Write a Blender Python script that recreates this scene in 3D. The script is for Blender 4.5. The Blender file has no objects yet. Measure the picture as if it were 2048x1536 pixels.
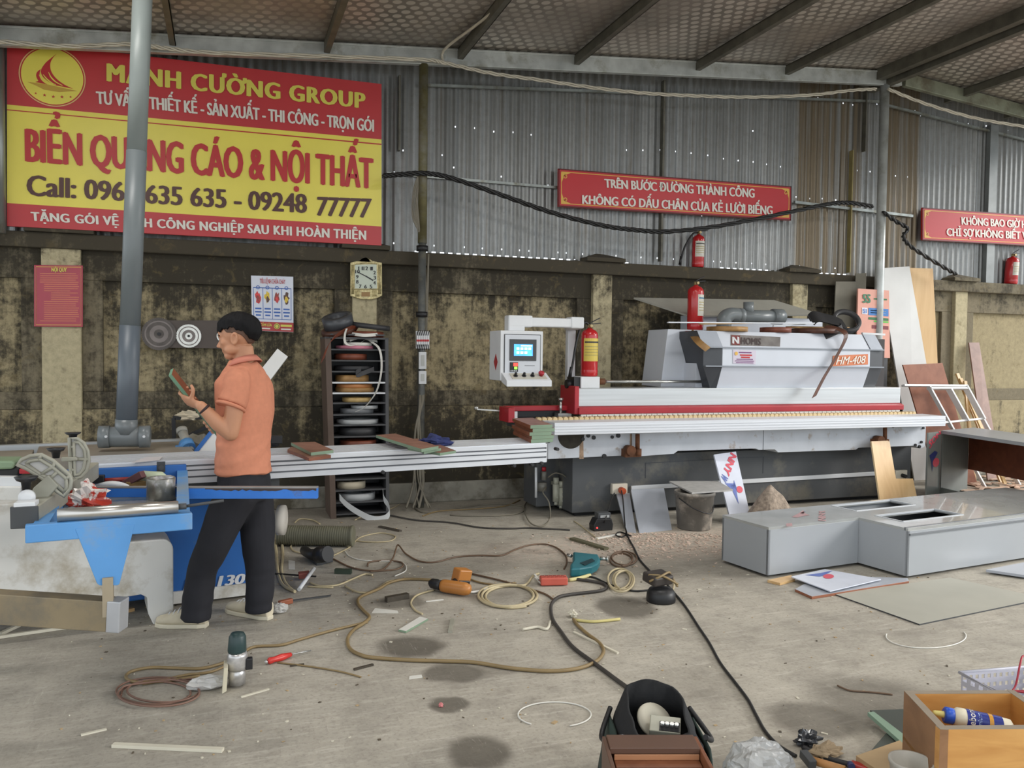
import bpy, bmesh, math, random
from mathutils import Vector, Matrix, noise as mnoise
random.seed(7)
SC = bpy.context.scene
COL = SC.collection

# ------------------------------------------------------------------ camera
FPX = 1640.0
CAM = Vector((0, 0, 1.47))
_yaw, _pitch, _roll = math.radians(19.37), math.radians(2.1), 0.012
CF = Vector((math.sin(_yaw) * math.cos(_pitch), math.cos(_yaw) * math.cos(_pitch), -math.sin(_pitch)))
_r0 = Vector((math.cos(_yaw), -math.sin(_yaw), 0)); _u0 = _r0.cross(CF)
CR = math.cos(_roll) * _r0 + math.sin(_roll) * _u0
CU = -math.sin(_roll) * _r0 + math.cos(_roll) * _u0
cd = bpy.data.cameras.new('camera'); cam = bpy.data.objects.new('camera', cd); COL.objects.link(cam)
cd.sensor_width = 36; cd.lens = FPX / 2048 * 36; cd.clip_start = .05; cd.clip_end = 200
cam.matrix_world = Matrix(((CR.x, CU.x, -CF.x, CAM.x), (CR.y, CU.y, -CF.y, CAM.y), (CR.z, CU.z, -CF.z, CAM.z), (0, 0, 0, 1)))
SC.camera = cam

# ------------------------------------------------------------------ world, exposure, lamps
w = bpy.data.worlds.new('overcast_sky'); SC.world = w; w.use_nodes = True
bg = w.node_tree.nodes['Background']; bg.inputs[0].default_value = (.86, .93, 1, 1); bg.inputs[1].default_value = 0.85
SC.view_settings.view_transform = 'Standard'; SC.view_settings.look = 'None'
SC.view_settings.gamma = 1; SC.view_settings.use_curve_mapping = False
SC.view_settings.exposure = 1.2
sd = bpy.data.lights.new('low_daylight', 'SUN'); so = bpy.data.objects.new('low_daylight', sd); COL.objects.link(so)
sd.energy = 1.3; sd.angle = math.radians(22); sd.color = (1, .97, .92)
so.rotation_euler = Vector((-.82, .42, -.40)).to_track_quat('-Z', 'Y').to_euler()

for lx in (-1.2, 2.6, 6.4):
    for ly in (1.0, 4.5):
        ld = bpy.data.lights.new('roof_lamp', 'AREA'); lo = bpy.data.objects.new('roof_lamp', ld); COL.objects.link(lo)
        ld.shape = 'RECTANGLE'; ld.size = 1.2; ld.size_y = .25; ld.energy = 15; ld.color = (1, .98, .94); lo.location = (lx, ly, 4.0)

# ------------------------------------------------------------------ helpers
def V(*a): return Vector(a)
def ray(x, y): return CF + CR * ((x - 1024) / FPX) - CU * ((y - 768) / FPX)
def FL(x, y, z=0.0):
    d = ray(x, y); return CAM + d * ((z - CAM.z) / d.z)
def WL(x, y, Y):
    d = ray(x, y); return CAM + d * (Y / d.y)
def PLN(x, y, p, n):
    d = ray(x, y); return CAM + d * ((p - CAM).dot(n) / d.dot(n))

def tagp(o, label=None, cat=None, group=None, kind=None):
    if label: o['label'] = label
    if cat: o['category'] = cat
    if group: o['group'] = group
    if kind: o['kind'] = kind
    return o
def thing(name, label, cat, loc=(0, 0, 0), group=None, rz=0):
    o = bpy.data.objects.new(name, None); COL.objects.link(o); o.empty_display_size = .1
    o.location = loc; o.rotation_euler = (0, 0, rz)
    return tagp(o, label, cat, group)
def wloc(o):
    p = Vector((0, 0, 0))
    while o is not None:
        p = p + Vector(o.location); o = o.parent
    return p
def copy_tree(o, parent=None):
    c = o.copy(); COL.objects.link(c)
    if parent is not None:
        c.parent = parent; c.matrix_parent_inverse = o.matrix_parent_inverse.copy()
    for ch in list(o.children): copy_tree(ch, c)
    return c

class MB:
    def __init__(s): s.v = []; s.f = []; s.m = []; s.sm = []
    def add(s, vs, fs, m=0, smooth=False):
        b = len(s.v); s.v += [Vector(v) for v in vs]
        for f in fs: s.f.append(tuple(b + i for i in f)); s.m.append(m); s.sm.append(smooth)
        return s
    def box(s, c, d, rot=None, m=0):
        c = Vector(c); x, y, z = d[0] / 2, d[1] / 2, d[2] / 2
        vs = [Vector(p) for p in ((-x, -y, -z), (x, -y, -z), (x, y, -z), (-x, y, -z), (-x, -y, z), (x, -y, z), (x, y, z), (-x, y, z))]
        if rot is not None:
            if not isinstance(rot, Matrix):
                from mathutils import Euler
                rot = Euler(rot).to_matrix()
            vs = [rot @ v for v in vs]
        return s.add([c + v for v in vs], [(0, 3, 2, 1), (4, 5, 6, 7), (0, 1, 5, 4), (1, 2, 6, 5), (2, 3, 7, 6), (3, 0, 4, 7)], m)
    def bx(s, x0, x1, y0, y1, z0, z1, m=0):
        return s.box(((x0 + x1) / 2, (y0 + y1) / 2, (z0 + z1) / 2), (abs(x1 - x0), abs(y1 - y0), abs(z1 - z0)), None, m)
    def prism(s, pts, ext, m=0, m2=None):
        pts = [Vector(p) for p in pts]; ext = Vector(ext); n = len(pts)
        nr = Vector((0, 0, 0))
        for i in range(n): nr += pts[i].cross(pts[(i + 1) % n])
        if nr.dot(ext) > 0: pts = pts[::-1]
        vs = pts + [p + ext for p in pts]
        s.add(vs, [tuple(range(n))], m)
        b = len(s.v) - 2 * n
        fs = [tuple(range(2 * n - 1, n - 1, -1))] + [((i + 1) % n, i, n + i, n + (i + 1) % n) for i in range(n)]
        for k, f in enumerate(fs):
            s.f.append(tuple(b + i for i in f)); s.m.append(m if k == 0 or m2 is None else m2); s.sm.append(False)
        return s
    def bar(s, a, b, wd, ht, up=(0, 0, 1), m=0):
        a = Vector(a); b = Vector(b); d = b - a; L = d.length; d.normalize(); up = Vector(up)
        sx = d.cross(up)
        if sx.length < 1e-5: sx = d.cross(Vector((0, 1, 0)))
        sx.normalize(); u = sx.cross(d)
        return s.box((a + b) / 2, (L, wd, ht), Matrix((d, -sx, u)).transposed(), m)
    def tube(s, pts, r, seg=8, caps=True, m=0, close=False, flat=None):
        pts = [Vector(p) for p in pts]; n = len(pts)
        rs = r if isinstance(r, (list, tuple)) else [r] * n
        rings = []; prev = None; b0 = len(s.v); vs = []
        for i in range(n):
            if close: t = pts[(i + 1) % n] - pts[i - 1]
            elif i == 0: t = pts[1] - pts[0]
            elif i == n - 1: t = pts[-1] - pts[-2]
            else: t = (pts[i + 1] - pts[i]).normalized() + (pts[i] - pts[i - 1]).normalized()
            if t.length < 1e-9: t = Vector((0, 0, 1))
            t.normalize()
            if prev is None:
                u = t.cross(Vector((0, 0, 1)))
                if u.length < .05: u = t.cross(Vector((0, 1, 0)))
            else: u = prev - t * prev.dot(t)
            if u.length < 1e-6: u = t.orthogonal()
            u.normalize(); prev = u; v2 = t.cross(u)
            for k in range(seg):
                a = 2 * math.pi * k / seg
                vs.append(pts[i] + (u * math.cos(a) + v2 * math.sin(a) * (flat or 1)) * rs[i])
        fs = []
        for i in range(n if close else n - 1):
            j = (i + 1) % n
            for k in range(seg):
                fs.append((i * seg + k, i * seg + (k + 1) % seg, j * seg + (k + 1) % seg, j * seg + k))
        s.add(vs, fs, m, True)
        if caps and not close:
            s.f.append(tuple(b0 + k for k in range(seg - 1, -1, -1))); s.m.append(m); s.sm.append(False)
            s.f.append(tuple(b0 + (n - 1) * seg + k for k in range(seg))); s.m.append(m); s.sm.append(False)
        return s
    def cyl(s, a, b, r, seg=24, m=0, r2=None):
        return s.tube([a, b], [r, r if r2 is None else r2], seg, True, m)
    def lathe(s, base, axis, prof, seg=28, m=0, caps=True):
        base = Vector(base); ax = Vector(axis).normalized()
        u = ax.cross(Vector((0, 0, 1)))
        if u.length < .01: u = Vector((1, 0, 0))
        u.normalize(); v2 = ax.cross(u); vs = []; n = len(prof); b0 = len(s.v)
        for r, h in prof:
            for k in range(seg):
                a = 2 * math.pi * k / seg
                vs.append(base + ax * h + (u * math.cos(a) + v2 * math.sin(a)) * max(r, 1e-4))
        fs = [(i * seg + k, i * seg + (k + 1) % seg, (i + 1) * seg + (k + 1) % seg, (i + 1) * seg + k) for i in range(n - 1) for k in range(seg)]
        s.add(vs, fs, m, True)
        if caps:
            s.f.append(tuple(b0 + k for k in range(seg - 1, -1, -1))); s.m.append(m); s.sm.append(False)
            s.f.append(tuple(b0 + (n - 1) * seg + k for k in range(seg))); s.m.append(m); s.sm.append(False)
        return s
    def quad(s, a, b, c, d, m=0): return s.add([a, b, c, d], [(0, 1, 2, 3)], m)
    def strip(s, pts, wv, th=.001, m=0):
        """a bent flat band: centre line pts, half-width vector(s) wv, thickness th"""
        n = len(pts); pts = [Vector(p) for p in pts]
        wvs = [Vector(x) for x in wv] if isinstance(wv, list) else [Vector(wv)] * n
        vs = []
        for i in range(n):
            t = (pts[min(i + 1, n - 1)] - pts[max(i - 1, 0)]).normalized(); nn = t.cross(wvs[i])
            nn = nn.normalized() * th / 2 if nn.length > 1e-6 else Vector((0, 0, th / 2))
            vs += [pts[i] - wvs[i] - nn, pts[i] + wvs[i] - nn, pts[i] + wvs[i] + nn, pts[i] - wvs[i] + nn]
        fs = []
        for i in range(n - 1):
            for k in range(4): fs.append((i * 4 + k, i * 4 + (k + 1) % 4, (i + 1) * 4 + (k + 1) % 4, (i + 1) * 4 + k))
        fs += [(3, 2, 1, 0), tuple((n - 1) * 4 + k for k in range(4))]
        return s.add(vs, fs, m, False)
    def build(s, name, mat, parent=None, label=None, cat=None, group=None, kind=None, bev=0, sub=0, origin=None, fixn=True):
        me = bpy.data.meshes.new(name)
        if parent is not None: off = wloc(parent)
        elif origin is not None: off = Vector(origin)
        else:
            xs = [v.x for v in s.v]; ys = [v.y for v in s.v]; zs = [v.z for v in s.v]
            off = Vector(((min(xs) + max(xs)) / 2, (min(ys) + max(ys)) / 2, min(zs)))
        me.from_pydata([v - off for v in s.v], [], s.f)
        mats = mat if isinstance(mat, (list, tuple)) else [mat]
        for q in mats: me.materials.append(q)
        for p, mi, sm in zip(me.polygons, s.m, s.sm): p.material_index = mi; p.use_smooth = sm
        if fixn:
            bm = bmesh.new(); bm.from_mesh(me); bmesh.ops.recalc_face_normals(bm, faces=bm.faces); bm.to_mesh(me); bm.free()
        o = bpy.data.objects.new(name, me); COL.objects.link(o)
        if parent is not None: o.parent = parent
        else: o.location = off
        if bev:
            md = o.modifiers.new('bevel', 'BEVEL'); md.width = bev; md.segments = 2; md.limit_method = 'ANGLE'; md.angle_limit = math.radians(40)
        if sub:
            md = o.modifiers.new('sub', 'SUBSURF'); md.levels = sub; md.render_levels = sub
        return tagp(o, label, cat, group, kind)

def spline(pts, n=8, close=False):
    pts = [Vector(p) for p in pts]; out = []; N = len(pts)
    for i in range(N if close else N - 1):
        if close: p0, p1, p2, p3 = pts[i - 1], pts[i], pts[(i + 1) % N], pts[(i + 2) % N]
        else: p0, p1, p2, p3 = pts[max(i - 1, 0)], pts[i], pts[i + 1], pts[min(i + 2, N - 1)]
        for k in range(n):
            t = k / n
            out.append(.5 * ((2 * p1) + (-p0 + p2) * t + (2 * p0 - 5 * p1 + 4 * p2 - p3) * t * t + (-p0 + 3 * p1 - 3 * p2 + p3) * t ** 3))
    if not close: out.append(pts[-1])
    return out

_cap = [None]
def text_mesh(txt, spacing=1.0, shear=0.0):
    cu = bpy.data.curves.new('lettering', 'FONT'); cu.body = txt; cu.space_character = spacing; cu.shear = shear
    cu.resolution_u = 3; cu.fill_mode = 'FRONT'
    ob = bpy.data.objects.new('lettering', cu); COL.objects.link(ob)
    bpy.context.view_layer.update()
    dg = bpy.context.evaluated_depsgraph_get()
    me = ob.evaluated_get(dg).to_mesh()
    vs = [Vector(v.co) for v in me.vertices]; fs = [tuple(p.vertices) for p in me.polygons]
    bpy.data.objects.remove(ob); bpy.data.curves.remove(cu)
    return vs, fs
HORN = {'Ơ': 'O', 'Ờ': 'Ò', 'Ớ': 'Ó', 'Ở': 'Ỏ', 'Ợ': 'Ọ'}
_plain_text = text_mesh
def text_mesh(txt, spacing=1.0, shear=0.0):
    """the horn of O-horn is drawn as a small hook of its own"""
    if not any(c in HORN for c in txt): return _plain_text(txt, spacing, shear)
    t2 = ''.join(HORN.get(c, c) for c in txt); vs, fs = _plain_text(t2, spacing, shear)
    for i, c in enumerate(txt):
        if c not in HORN: continue
        pre = ''.join('O' if k in HORN else k for k in txt[:i + 1]); pv, _ = _plain_text(pre, spacing, shear); x1 = max(v.x for v in pv); ch = .7 if _cap[0] is None else _cap[0]
        w_ = ch * .16; b0 = len(vs); ol = [(-w_ * .95, ch * .84), (-w_ * .35, ch * .86), (w_ * .10, ch * .93), (w_ * .12, ch * 1.08), (w_ * .75, ch * 1.08), (w_ * .72, ch * .86), (w_ * .25, ch * .74), (-w_ * .5, ch * .72)]
        vs += [Vector((x1 + a, b, 0)) for a, b in ol]; fs.append(tuple(range(b0, b0 + len(ol))))
    return vs, fs
def lettering(txt, bl, br, tr, tl, mat, parent, bold=.015, spacing=1.0, off=(0, -.003, 0), shear=0, name='lettering', mb=None, m=0):
    """writes txt so that its baseline runs bl-br and its capitals reach tl-tr; bold thickens the strokes"""
    if _cap[0] is None:
        hv, _ = text_mesh('H'); _cap[0] = max(v.y for v in hv)
    vs, fs = text_mesh(txt, spacing, shear)
    if not vs: return None
    x0 = min(v.x for v in vs) - bold; x1 = max(v.x for v in vs) + bold; off = Vector(off)
    bl, br, tr, tl = map(Vector, (bl, br, tr, tl))
    own = mb is None
    if own: mb = MB()
    nn = (br - bl).cross(tl - bl).normalized() * .00004
    sh = [(0, 0)] if bold <= 0 else [(0, 0), (-1, 0), (1, 0), (-.5, 0), (.5, 0), (0, -.18), (0, .18)]
    for k_, (sx, sy) in enumerate(sh):
        out = []
        for v in vs:
            u = (v.x + sx * bold - x0) / (x1 - x0); t = (v.y + sy * bold) / _cap[0]
            out.append((bl * (1 - u) + br * u) * (1 - t) + (tl * (1 - u) + tr * u) * t + off + nn * k_)
        mb.add(out, fs, m)
    if own: return mb.build(name, mat, parent, fixn=False)

# ------------------------------------------------------------------ materials
MATS = {}
def NT(m): return m.node_tree.nodes, m.node_tree.links
def mat(name, col, rough=.55, metal=0, var=.12, scale=6, bump=0, spec=.5, dirt=None, dscale=3, damt=.5, emit=0, trans=0, alpha=1, stretch=None, coat=0):
    if name in MATS: return MATS[name]
    m = bpy.data.materials.new(name); m.use_nodes = True; n, l = NT(m); b = n['Principled BSDF']
    b.inputs['Roughness'].default_value = rough; b.inputs['Metallic'].default_value = metal
    b.inputs['Specular IOR Level'].default_value = spec; b.inputs['Coat Weight'].default_value = coat
    b.inputs['Transmission Weight'].default_value = trans; b.inputs['Alpha'].default_value = alpha
    tc = n.new('ShaderNodeTexCoord'); mp = n.new('ShaderNodeMapping'); l.new(tc.outputs['Object'], mp.inputs[0])
    if stretch: mp.inputs['Scale'].default_value = stretch
    nz = n.new('ShaderNodeTexNoise'); nz.inputs['Scale'].default_value = scale; nz.inputs['Detail'].default_value = 6; l.new(mp.outputs[0], nz.inputs['Vector'])
    mx = n.new('ShaderNodeMix'); mx.data_type = 'RGBA'
    mx.inputs[6].default_value = (*[c * (1 - var) for c in col], 1); mx.inputs[7].default_value = (*[min(1, c * (1 + var)) for c in col], 1)
    cr = n.new('ShaderNodeMapRange'); cr.inputs[1].default_value = .3; cr.inputs[2].default_value = .7; l.new(nz.outputs['Fac'], cr.inputs[0]); l.new(cr.outputs[0], mx.inputs[0])
    out = mx.outputs[2]
    if dirt:
        nd = n.new('ShaderNodeTexNoise'); nd.inputs['Scale'].default_value = dscale; nd.inputs['Detail'].default_value = 9; nd.inputs['Roughness'].default_value = .65; l.new(mp.outputs[0], nd.inputs['Vector'])
        r2 = n.new('ShaderNodeMapRange'); r2.inputs[1].default_value = .62 - damt * .3; r2.inputs[2].default_value = .72 - damt * .15; l.new(nd.outputs['Fac'], r2.inputs[0])
        m2 = n.new('ShaderNodeMix'); m2.data_type = 'RGBA'; m2.inputs[7].default_value = (*dirt, 1); l.new(out, m2.inputs[6]); l.new(r2.outputs[0], m2.inputs[0]); out = m2.outputs[2]
    l.new(out, b.inputs['Base Color'])
    if emit:
        l.new(out, b.inputs['Emission Color']); b.inputs['Emission Strength'].default_value = emit
    if bump:
        bp = n.new('ShaderNodeBump'); bp.inputs['Strength'].default_value = bump; bp.inputs['Distance'].default_value = .01; l.new(nz.outputs['Fac'], bp.inputs['Height']); l.new(bp.outputs[0], b.inputs['Normal'])
    MATS[name] = m; return m
def wood(name, c1, c2, rough=.5, scale=(1, 1, 1), rings=9):
    if name in MATS: return MATS[name]
    m = bpy.data.materials.new(name); m.use_nodes = True; n, l = NT(m); b = n['Principled BSDF']; b.inputs['Roughness'].default_value = rough
    tc = n.new('ShaderNodeTexCoord'); mp = n.new('ShaderNodeMapping'); mp.inputs['Scale'].default_value = scale; l.new(tc.outputs['Object'], mp.inputs[0])
    wv = n.new('ShaderNodeTexNoise'); wv.inputs['Scale'].default_value = rings; wv.inputs['Detail'].default_value = 8; wv.inputs['Distortion'].default_value = .6; l.new(mp.outputs[0], wv.inputs['Vector'])
    r = n.new('ShaderNodeValToRGB'); r.color_ramp.elements[0].position = .32; r.color_ramp.elements[1].position = .68
    r.color_ramp.elements[0].color = (*c1, 1); r.color_ramp.elements[1].color = (*c2, 1)
    l.new(wv.outputs['Fac'], r.inputs[0]); l.new(r.outputs[0], b.inputs['Base Color'])
    MATS[name] = m; return m
def S(r, g, b):   # 0-255 display colour to linear
    return tuple(((c / 255) / 12.92) if c / 255 <= .04045 else (((c / 255) + .055) / 1.055) ** 2.4 for c in (r, g, b))
# ------------------------------------------------------------------ the hall
YW = 7.88
ZC = 2.44
def nodes_new(name):
    m = bpy.data.materials.new(name); m.use_nodes = True; n, l = NT(m); return m, n, l, n['Principled BSDF']
def mth(n, l, op, a, b=None, clamp=False):
    q = n.new('ShaderNodeMath'); q.operation = op; q.use_clamp = clamp
    for i, x in enumerate((a, b)):
        if x is None: continue
        if isinstance(x, (int, float)): q.inputs[i].default_value = x
        else: l.new(x, q.inputs[i])
    return q.outputs[0]
def mixc(n, l, f, a, b):
    q = n.new('ShaderNodeMix'); q.data_type = 'RGBA'
    if isinstance(f, (int, float)): q.inputs[0].default_value = f
    else: l.new(f, q.inputs[0])
    for i, x in ((6, a), (7, b)):
        if isinstance(x, tuple): q.inputs[i].default_value = (*x, 1)
        else: l.new(x, q.inputs[i])
    return q.outputs[2]
def mr(n, l, v, a, b, c=0, d=1, smooth=True):
    q = n.new('ShaderNodeMapRange'); q.interpolation_type = 'SMOOTHSTEP' if smooth else 'LINEAR'
    l.new(v, q.inputs[0]); q.inputs[1].default_value = a; q.inputs[2].default_value = b; q.inputs[3].default_value = c; q.inputs[4].default_value = d
    return q.outputs[0]
def nz(n, l, vec, scale, detail=8, rough=.6, dist=0):
    q = n.new('ShaderNodeTexNoise'); q.inputs['Scale'].default_value = scale; q.inputs['Detail'].default_value = detail
    q.inputs['Roughness'].default_value = rough; q.inputs['Distortion'].default_value = dist; l.new(vec, q.inputs['Vector']); return q.outputs['Fac']
def mapping(n, l, vec, sc=(1, 1, 1), loc=(0, 0, 0)):
    q = n.new('ShaderNodeMapping'); q.inputs['Scale'].default_value = sc; q.inputs['Location'].default_value = loc; l.new(vec, q.inputs[0]); return q.outputs[0]

# floor: worn concrete with oil and water stains, plus soft shade painted into its colour
m_floor, n, l, b = nodes_new('worn_concrete'); b.inputs['Roughness'].default_value = .8
geo = n.new('ShaderNodeNewGeometry'); P = geo.outputs['Position']
big = nz(n, l, P, .7, 6); mid = nz(n, l, P, 4.5, 9, .7); fine = nz(n, l, P, 60, 4); scr = nz(n, l, mapping(n, l, P, (1.3, 9, 1)), 3.5, 8, .7)
c = mixc(n, l, mr(n, l, big, .3, .7), S(158, 152, 140), S(184, 177, 163))
c = mixc(n, l, mth(n, l, 'MULTIPLY', mr(n, l, mid, .42, .7), .6), c, S(132, 126, 116))
c = mixc(n, l, mth(n, l, 'MULTIPLY', mr(n, l, scr, .48, .7), .5), c, S(200, 194, 181))
c = mixc(n, l, mth(n, l, 'MULTIPLY', mr(n, l, fine, .48, .72), .4), c, S(116, 110, 101))
wob = n.new('ShaderNodeTexNoise'); wob.inputs['Scale'].default_value = 5; l.new(P, wob.inputs['Vector'])
sub = n.new('ShaderNodeVectorMath'); sub.operation = 'SUBTRACT'; l.new(wob.outputs['Color'], sub.inputs[0]); sub.inputs[1].default_value = (.5, .5, .5)
sca = n.new('ShaderNodeVectorMath'); sca.operation = 'SCALE'; l.new(sub.outputs[0], sca.inputs[0]); sca.inputs['Scale'].default_value = .12
addv = n.new('ShaderNodeVectorMath'); addv.operation = 'ADD'; l.new(P, addv.inputs[0]); l.new(sca.outputs[0], addv.inputs[1])
def stain(px, py, rx, ry, amt, soft=.25):  # dark ellipse in the floor colour, for stains and for painted shade
    global c
    p = FL(px, py); q1 = FL(px + rx, py); q2 = FL(px, py + ry)
    a = (q1 - p).length; d = (q2 - p).length
    dx = (q1 - p).normalized(); ang = math.atan2(dx.y, dx.x)
    mp = n.new('ShaderNodeMapping'); mp.vector_type = 'TEXTURE'
    mp.inputs['Location'].default_value = p; mp.inputs['Rotation'].default_value = (0, 0, ang); mp.inputs['Scale'].default_value = (a, d, 1)
    l.new(addv.outputs[0], mp.inputs[0])
    ln = n.new('ShaderNodeVectorMath'); ln.operation = 'LENGTH'; l.new(mp.outputs[0], ln.inputs[0])
    f = mth(n, l, 'MULTIPLY', mr(n, l, ln.outputs['Value'], 1 + soft, 1 - soft), amt)
    c = mixc(n, l, f, c, S(84, 78, 68))
for a in ((820, 1293, 66, 23, .85), (905, 1346, 62, 20, .75), (990, 1338, 45, 10, .35), (893, 1406, 37, 15, .8), (956, 1502, 66, 35, .8), (1253, 1215, 58, 22, .8), (800, 1203, 48, 14, .6),
          (1630, 1440, 95, 36, .62), (1760, 1400, 130, 45, .6, .4), (1240, 1142, 110, 12, .35, .5), (1380, 1370, 80, 40, .28, .6), (985, 1192, 55, 15, .4, .5), (1075, 1103, 40, 5, .4),  # the wide soft patch left of the wooden box is painted shade
          (540, 1330, 300, 60, .10, .6), (110, 1360, 160, 90, .22, .7), (250, 1480, 300, 60, .16, .7), (560, 1250, 200, 30, .12, .6), (1340, 1130, 240, 30, .25, .5), (620, 1040, 200, 30, .35, .6)):  # wide faint ones paint shade on the left floor and by the cabinet
    stain(*a)
# pale sawdust drifted along the foot of the edge bander
dp = FL(1330, 1085)
mp = n.new('ShaderNodeMapping'); mp.vector_type = 'TEXTURE'; mp.inputs['Location'].default_value = dp; mp.inputs['Scale'].default_value = (1.7, .55, 1); l.new(addv.outputs[0], mp.inputs[0])
ln = n.new('ShaderNodeVectorMath'); ln.operation = 'LENGTH'; l.new(mp.outputs[0], ln.inputs[0])
saw = mth(n, l, 'MULTIPLY', mr(n, l, ln.outputs['Value'], 1.2, .5), mr(n, l, nz(n, l, P, 22, 8, .8), .38, .62))
c = mixc(n, l, mth(n, l, 'MULTIPLY', saw, .75), c, S(196, 176, 160))
c = mixc(n, l, mth(n, l, 'MULTIPLY', mr(n, l, nz(n, l, mapping(n, l, P, (1, 1, 1), (4, 8, 0)), 11, 9, .78), .52, .66), .45), c, S(126, 118, 106))
c = mixc(n, l, mth(n, l, 'MULTIPLY', mr(n, l, nz(n, l, mapping(n, l, P, (30, 3, 1)), 2.2, 6, .7, 1.2), .58, .72), .3), c, S(206, 199, 186))
l.new(c, b.inputs['Base Color'])
bp = n.new('ShaderNodeBump'); bp.inputs['Strength'].default_value = .35; bp.inputs['Distance'].default_value = .006; l.new(mid, bp.inputs['Height']); l.new(bp.outputs[0], b.inputs['Normal'])
MB().bx(-30, 40, -30, 30, -.2, 0).build('floor', m_floor, kind='structure', origin=(0, 0, 0))

# masonry: mouldy lime render
def masonry(name, light, amt, dark=S(58, 53, 42)):
    m, n, l, b = nodes_new(name); b.inputs['Roughness'].default_value = .92
    geo = n.new('ShaderNodeNewGeometry'); P = geo.outputs['Position']; sep = n.new('ShaderNodeSeparateXYZ'); l.new(P, sep.inputs[0])
    streak = nz(n, l, mapping(n, l, P, (6, 1, .55)), 1.2, 9, .7); blot = nz(n, l, P, 3.6, 10, .72, .4); spk = nz(n, l, P, 22, 8, .8); xl = nz(n, l, mapping(n, l, P, (1, 1, .3), (3, 0, 0)), .8, 3)
    c = mixc(n, l, mr(n, l, spk, .3, .7), light, tuple(x * .72 for x in light))
    f = mth(n, l, 'ADD', mth(n, l, 'MULTIPLY', streak, .55), mth(n, l, 'ADD', mth(n, l, 'MULTIPLY', blot, .5), mth(n, l, 'MULTIPLY', mth(n, l, 'SUBTRACT', nz(n, l, P, 13, 8, .75), .5), .55)))
    f = mth(n, l, 'ADD', f, mth(n, l, 'MULTIPLY', xl, .3))
    # mould is thickest near the top and the foot of the wall
    zt = mr(n, l, sep.outputs['Z'], 1.75, 2.4, 0, .14); zb = mr(n, l, sep.outputs['Z'], 1.25, .3, 0, .16)
    xr = mr(n, l, sep.outputs['X'], 7.3, 8.8, 0, -.22)  # paler to the right: the brighter light there is put into the colour
    f = mth(n, l, 'ADD', mth(n, l, 'ADD', mth(n, l, 'ADD', f, zt), zb), xr)
    c = mixc(n, l, mr(n, l, f, .58 - amt, .82 - amt), c, dark)
    c = mixc(n, l, mth(n, l, 'MULTIPLY', mr(n, l, nz(n, l, P, 7, 6, .7, .6), .55, .68), .45), c, S(112, 98, 66))
    c = mixc(n, l, mr(n, l, nz(n, l, mapping(n, l, P, (1, 1, 1), (9, 2, 5)), 5.5, 8, .75), .66, .72), c, S(186, 172, 132))
    l.new(c, b.inputs['Base Color'])
    bp = n.new('ShaderNodeBump'); bp.inputs['Strength'].default_value = .6; bp.inputs['Distance'].default_value = .012; l.new(blot, bp.inputs['Height']); l.new(bp.outputs[0], b.inputs['Normal'])
    return m
m_mas = masonry('mouldy_render', S(172, 158, 124), .05)
m_masd = masonry('mouldy_render_frame', S(134, 124, 102), .05)
m_pil = masonry('pilaster_render', S(196, 184, 150), -.11)
m_cop = masonry('coping_render', S(128, 119, 98), .07, S(70, 64, 52))
X0, X1 = -5.0, 13.0
mb = MB(); mb.bx(X0, X1, YW + .05, YW + .22, 0, ZC - .12)            # recessed panels of the wall
wall = mb.build('wall_back', m_mas, kind='structure', origin=(0, YW, 0))
MB().bx(X0, X1, YW - .085, YW + .28, ZC - .13, ZC).build('coping', m_cop, wall, bev=.012)
pils = [(WL((a_ + b_) / 2, y_, YW - .05).x, w_) for a_, b_, y_, w_ in ((82, 163, 600, .30), (702, 757, 620, .23), (1183, 1228, 600, .22), (1583, 1618, 600, .21), (1908, 1939, 600, .20))]
pils = [(-4.1, .27)] + pils + [(11.6, .27)]
for x, wd in pils:
    MB().bx(x - wd / 2, x + wd / 2, YW - .05, YW + .1, 0, ZC - .10).build('pilaster', m_pil, wall, bev=.008)
    k = MB(); a = wd / 2 + .11
    k.bx(x - a, x + a, YW - .13, YW + .3, ZC, ZC + .04)
    k.add([(x - a, YW - .12, ZC + .04), (x + a, YW - .12, ZC + .04), (x + a, YW + .3, ZC + .04), (x - a, YW + .3, ZC + .04), (x - .04, YW + .06, ZC + .1), (x + .04, YW + .06, ZC + .1), (x + .04, YW + .1, ZC + .1), (x - .04, YW + .1, ZC + .1)],
          [(0, 1, 5, 4), (1, 2, 6, 5), (2, 3, 7, 6), (3, 0, 4, 7), (4, 5, 6, 7)])
    k.build('pilaster_cap', m_cop, wall)
fr = MB()
for (xa, wa), (xb, wb) in zip(pils[:-1], pils[1:]):
    a = xa + wa / 2; d = xb - wb / 2
    fr.bx(a, d, YW, YW + .06, 2.06, 2.32)          # frame above the panel
    fr.bx(a, a + .16, YW, YW + .06, 1.10, 2.06); fr.bx(d - .16, d, YW, YW + .06, 1.10, 2.06)
    fr.bx(a, d, YW, YW + .06, .95, 1.10)
fr.build('panel_frame', m_masd, wall, bev=.006)
MB().bx(X0, X1, YW - .03, YW + .06, 0.0, .95).build('plinth', m_mas, wall, bev=.01)
MB().bx(X0, X1, YW - .055, YW + .06, 0.0, .2).build('foot_course', mat('foot_concrete', S(150, 146, 134), .9, var=.25, scale=5, dirt=S(90, 84, 70), dscale=3, damt=.6), wall, bev=.012)

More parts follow.
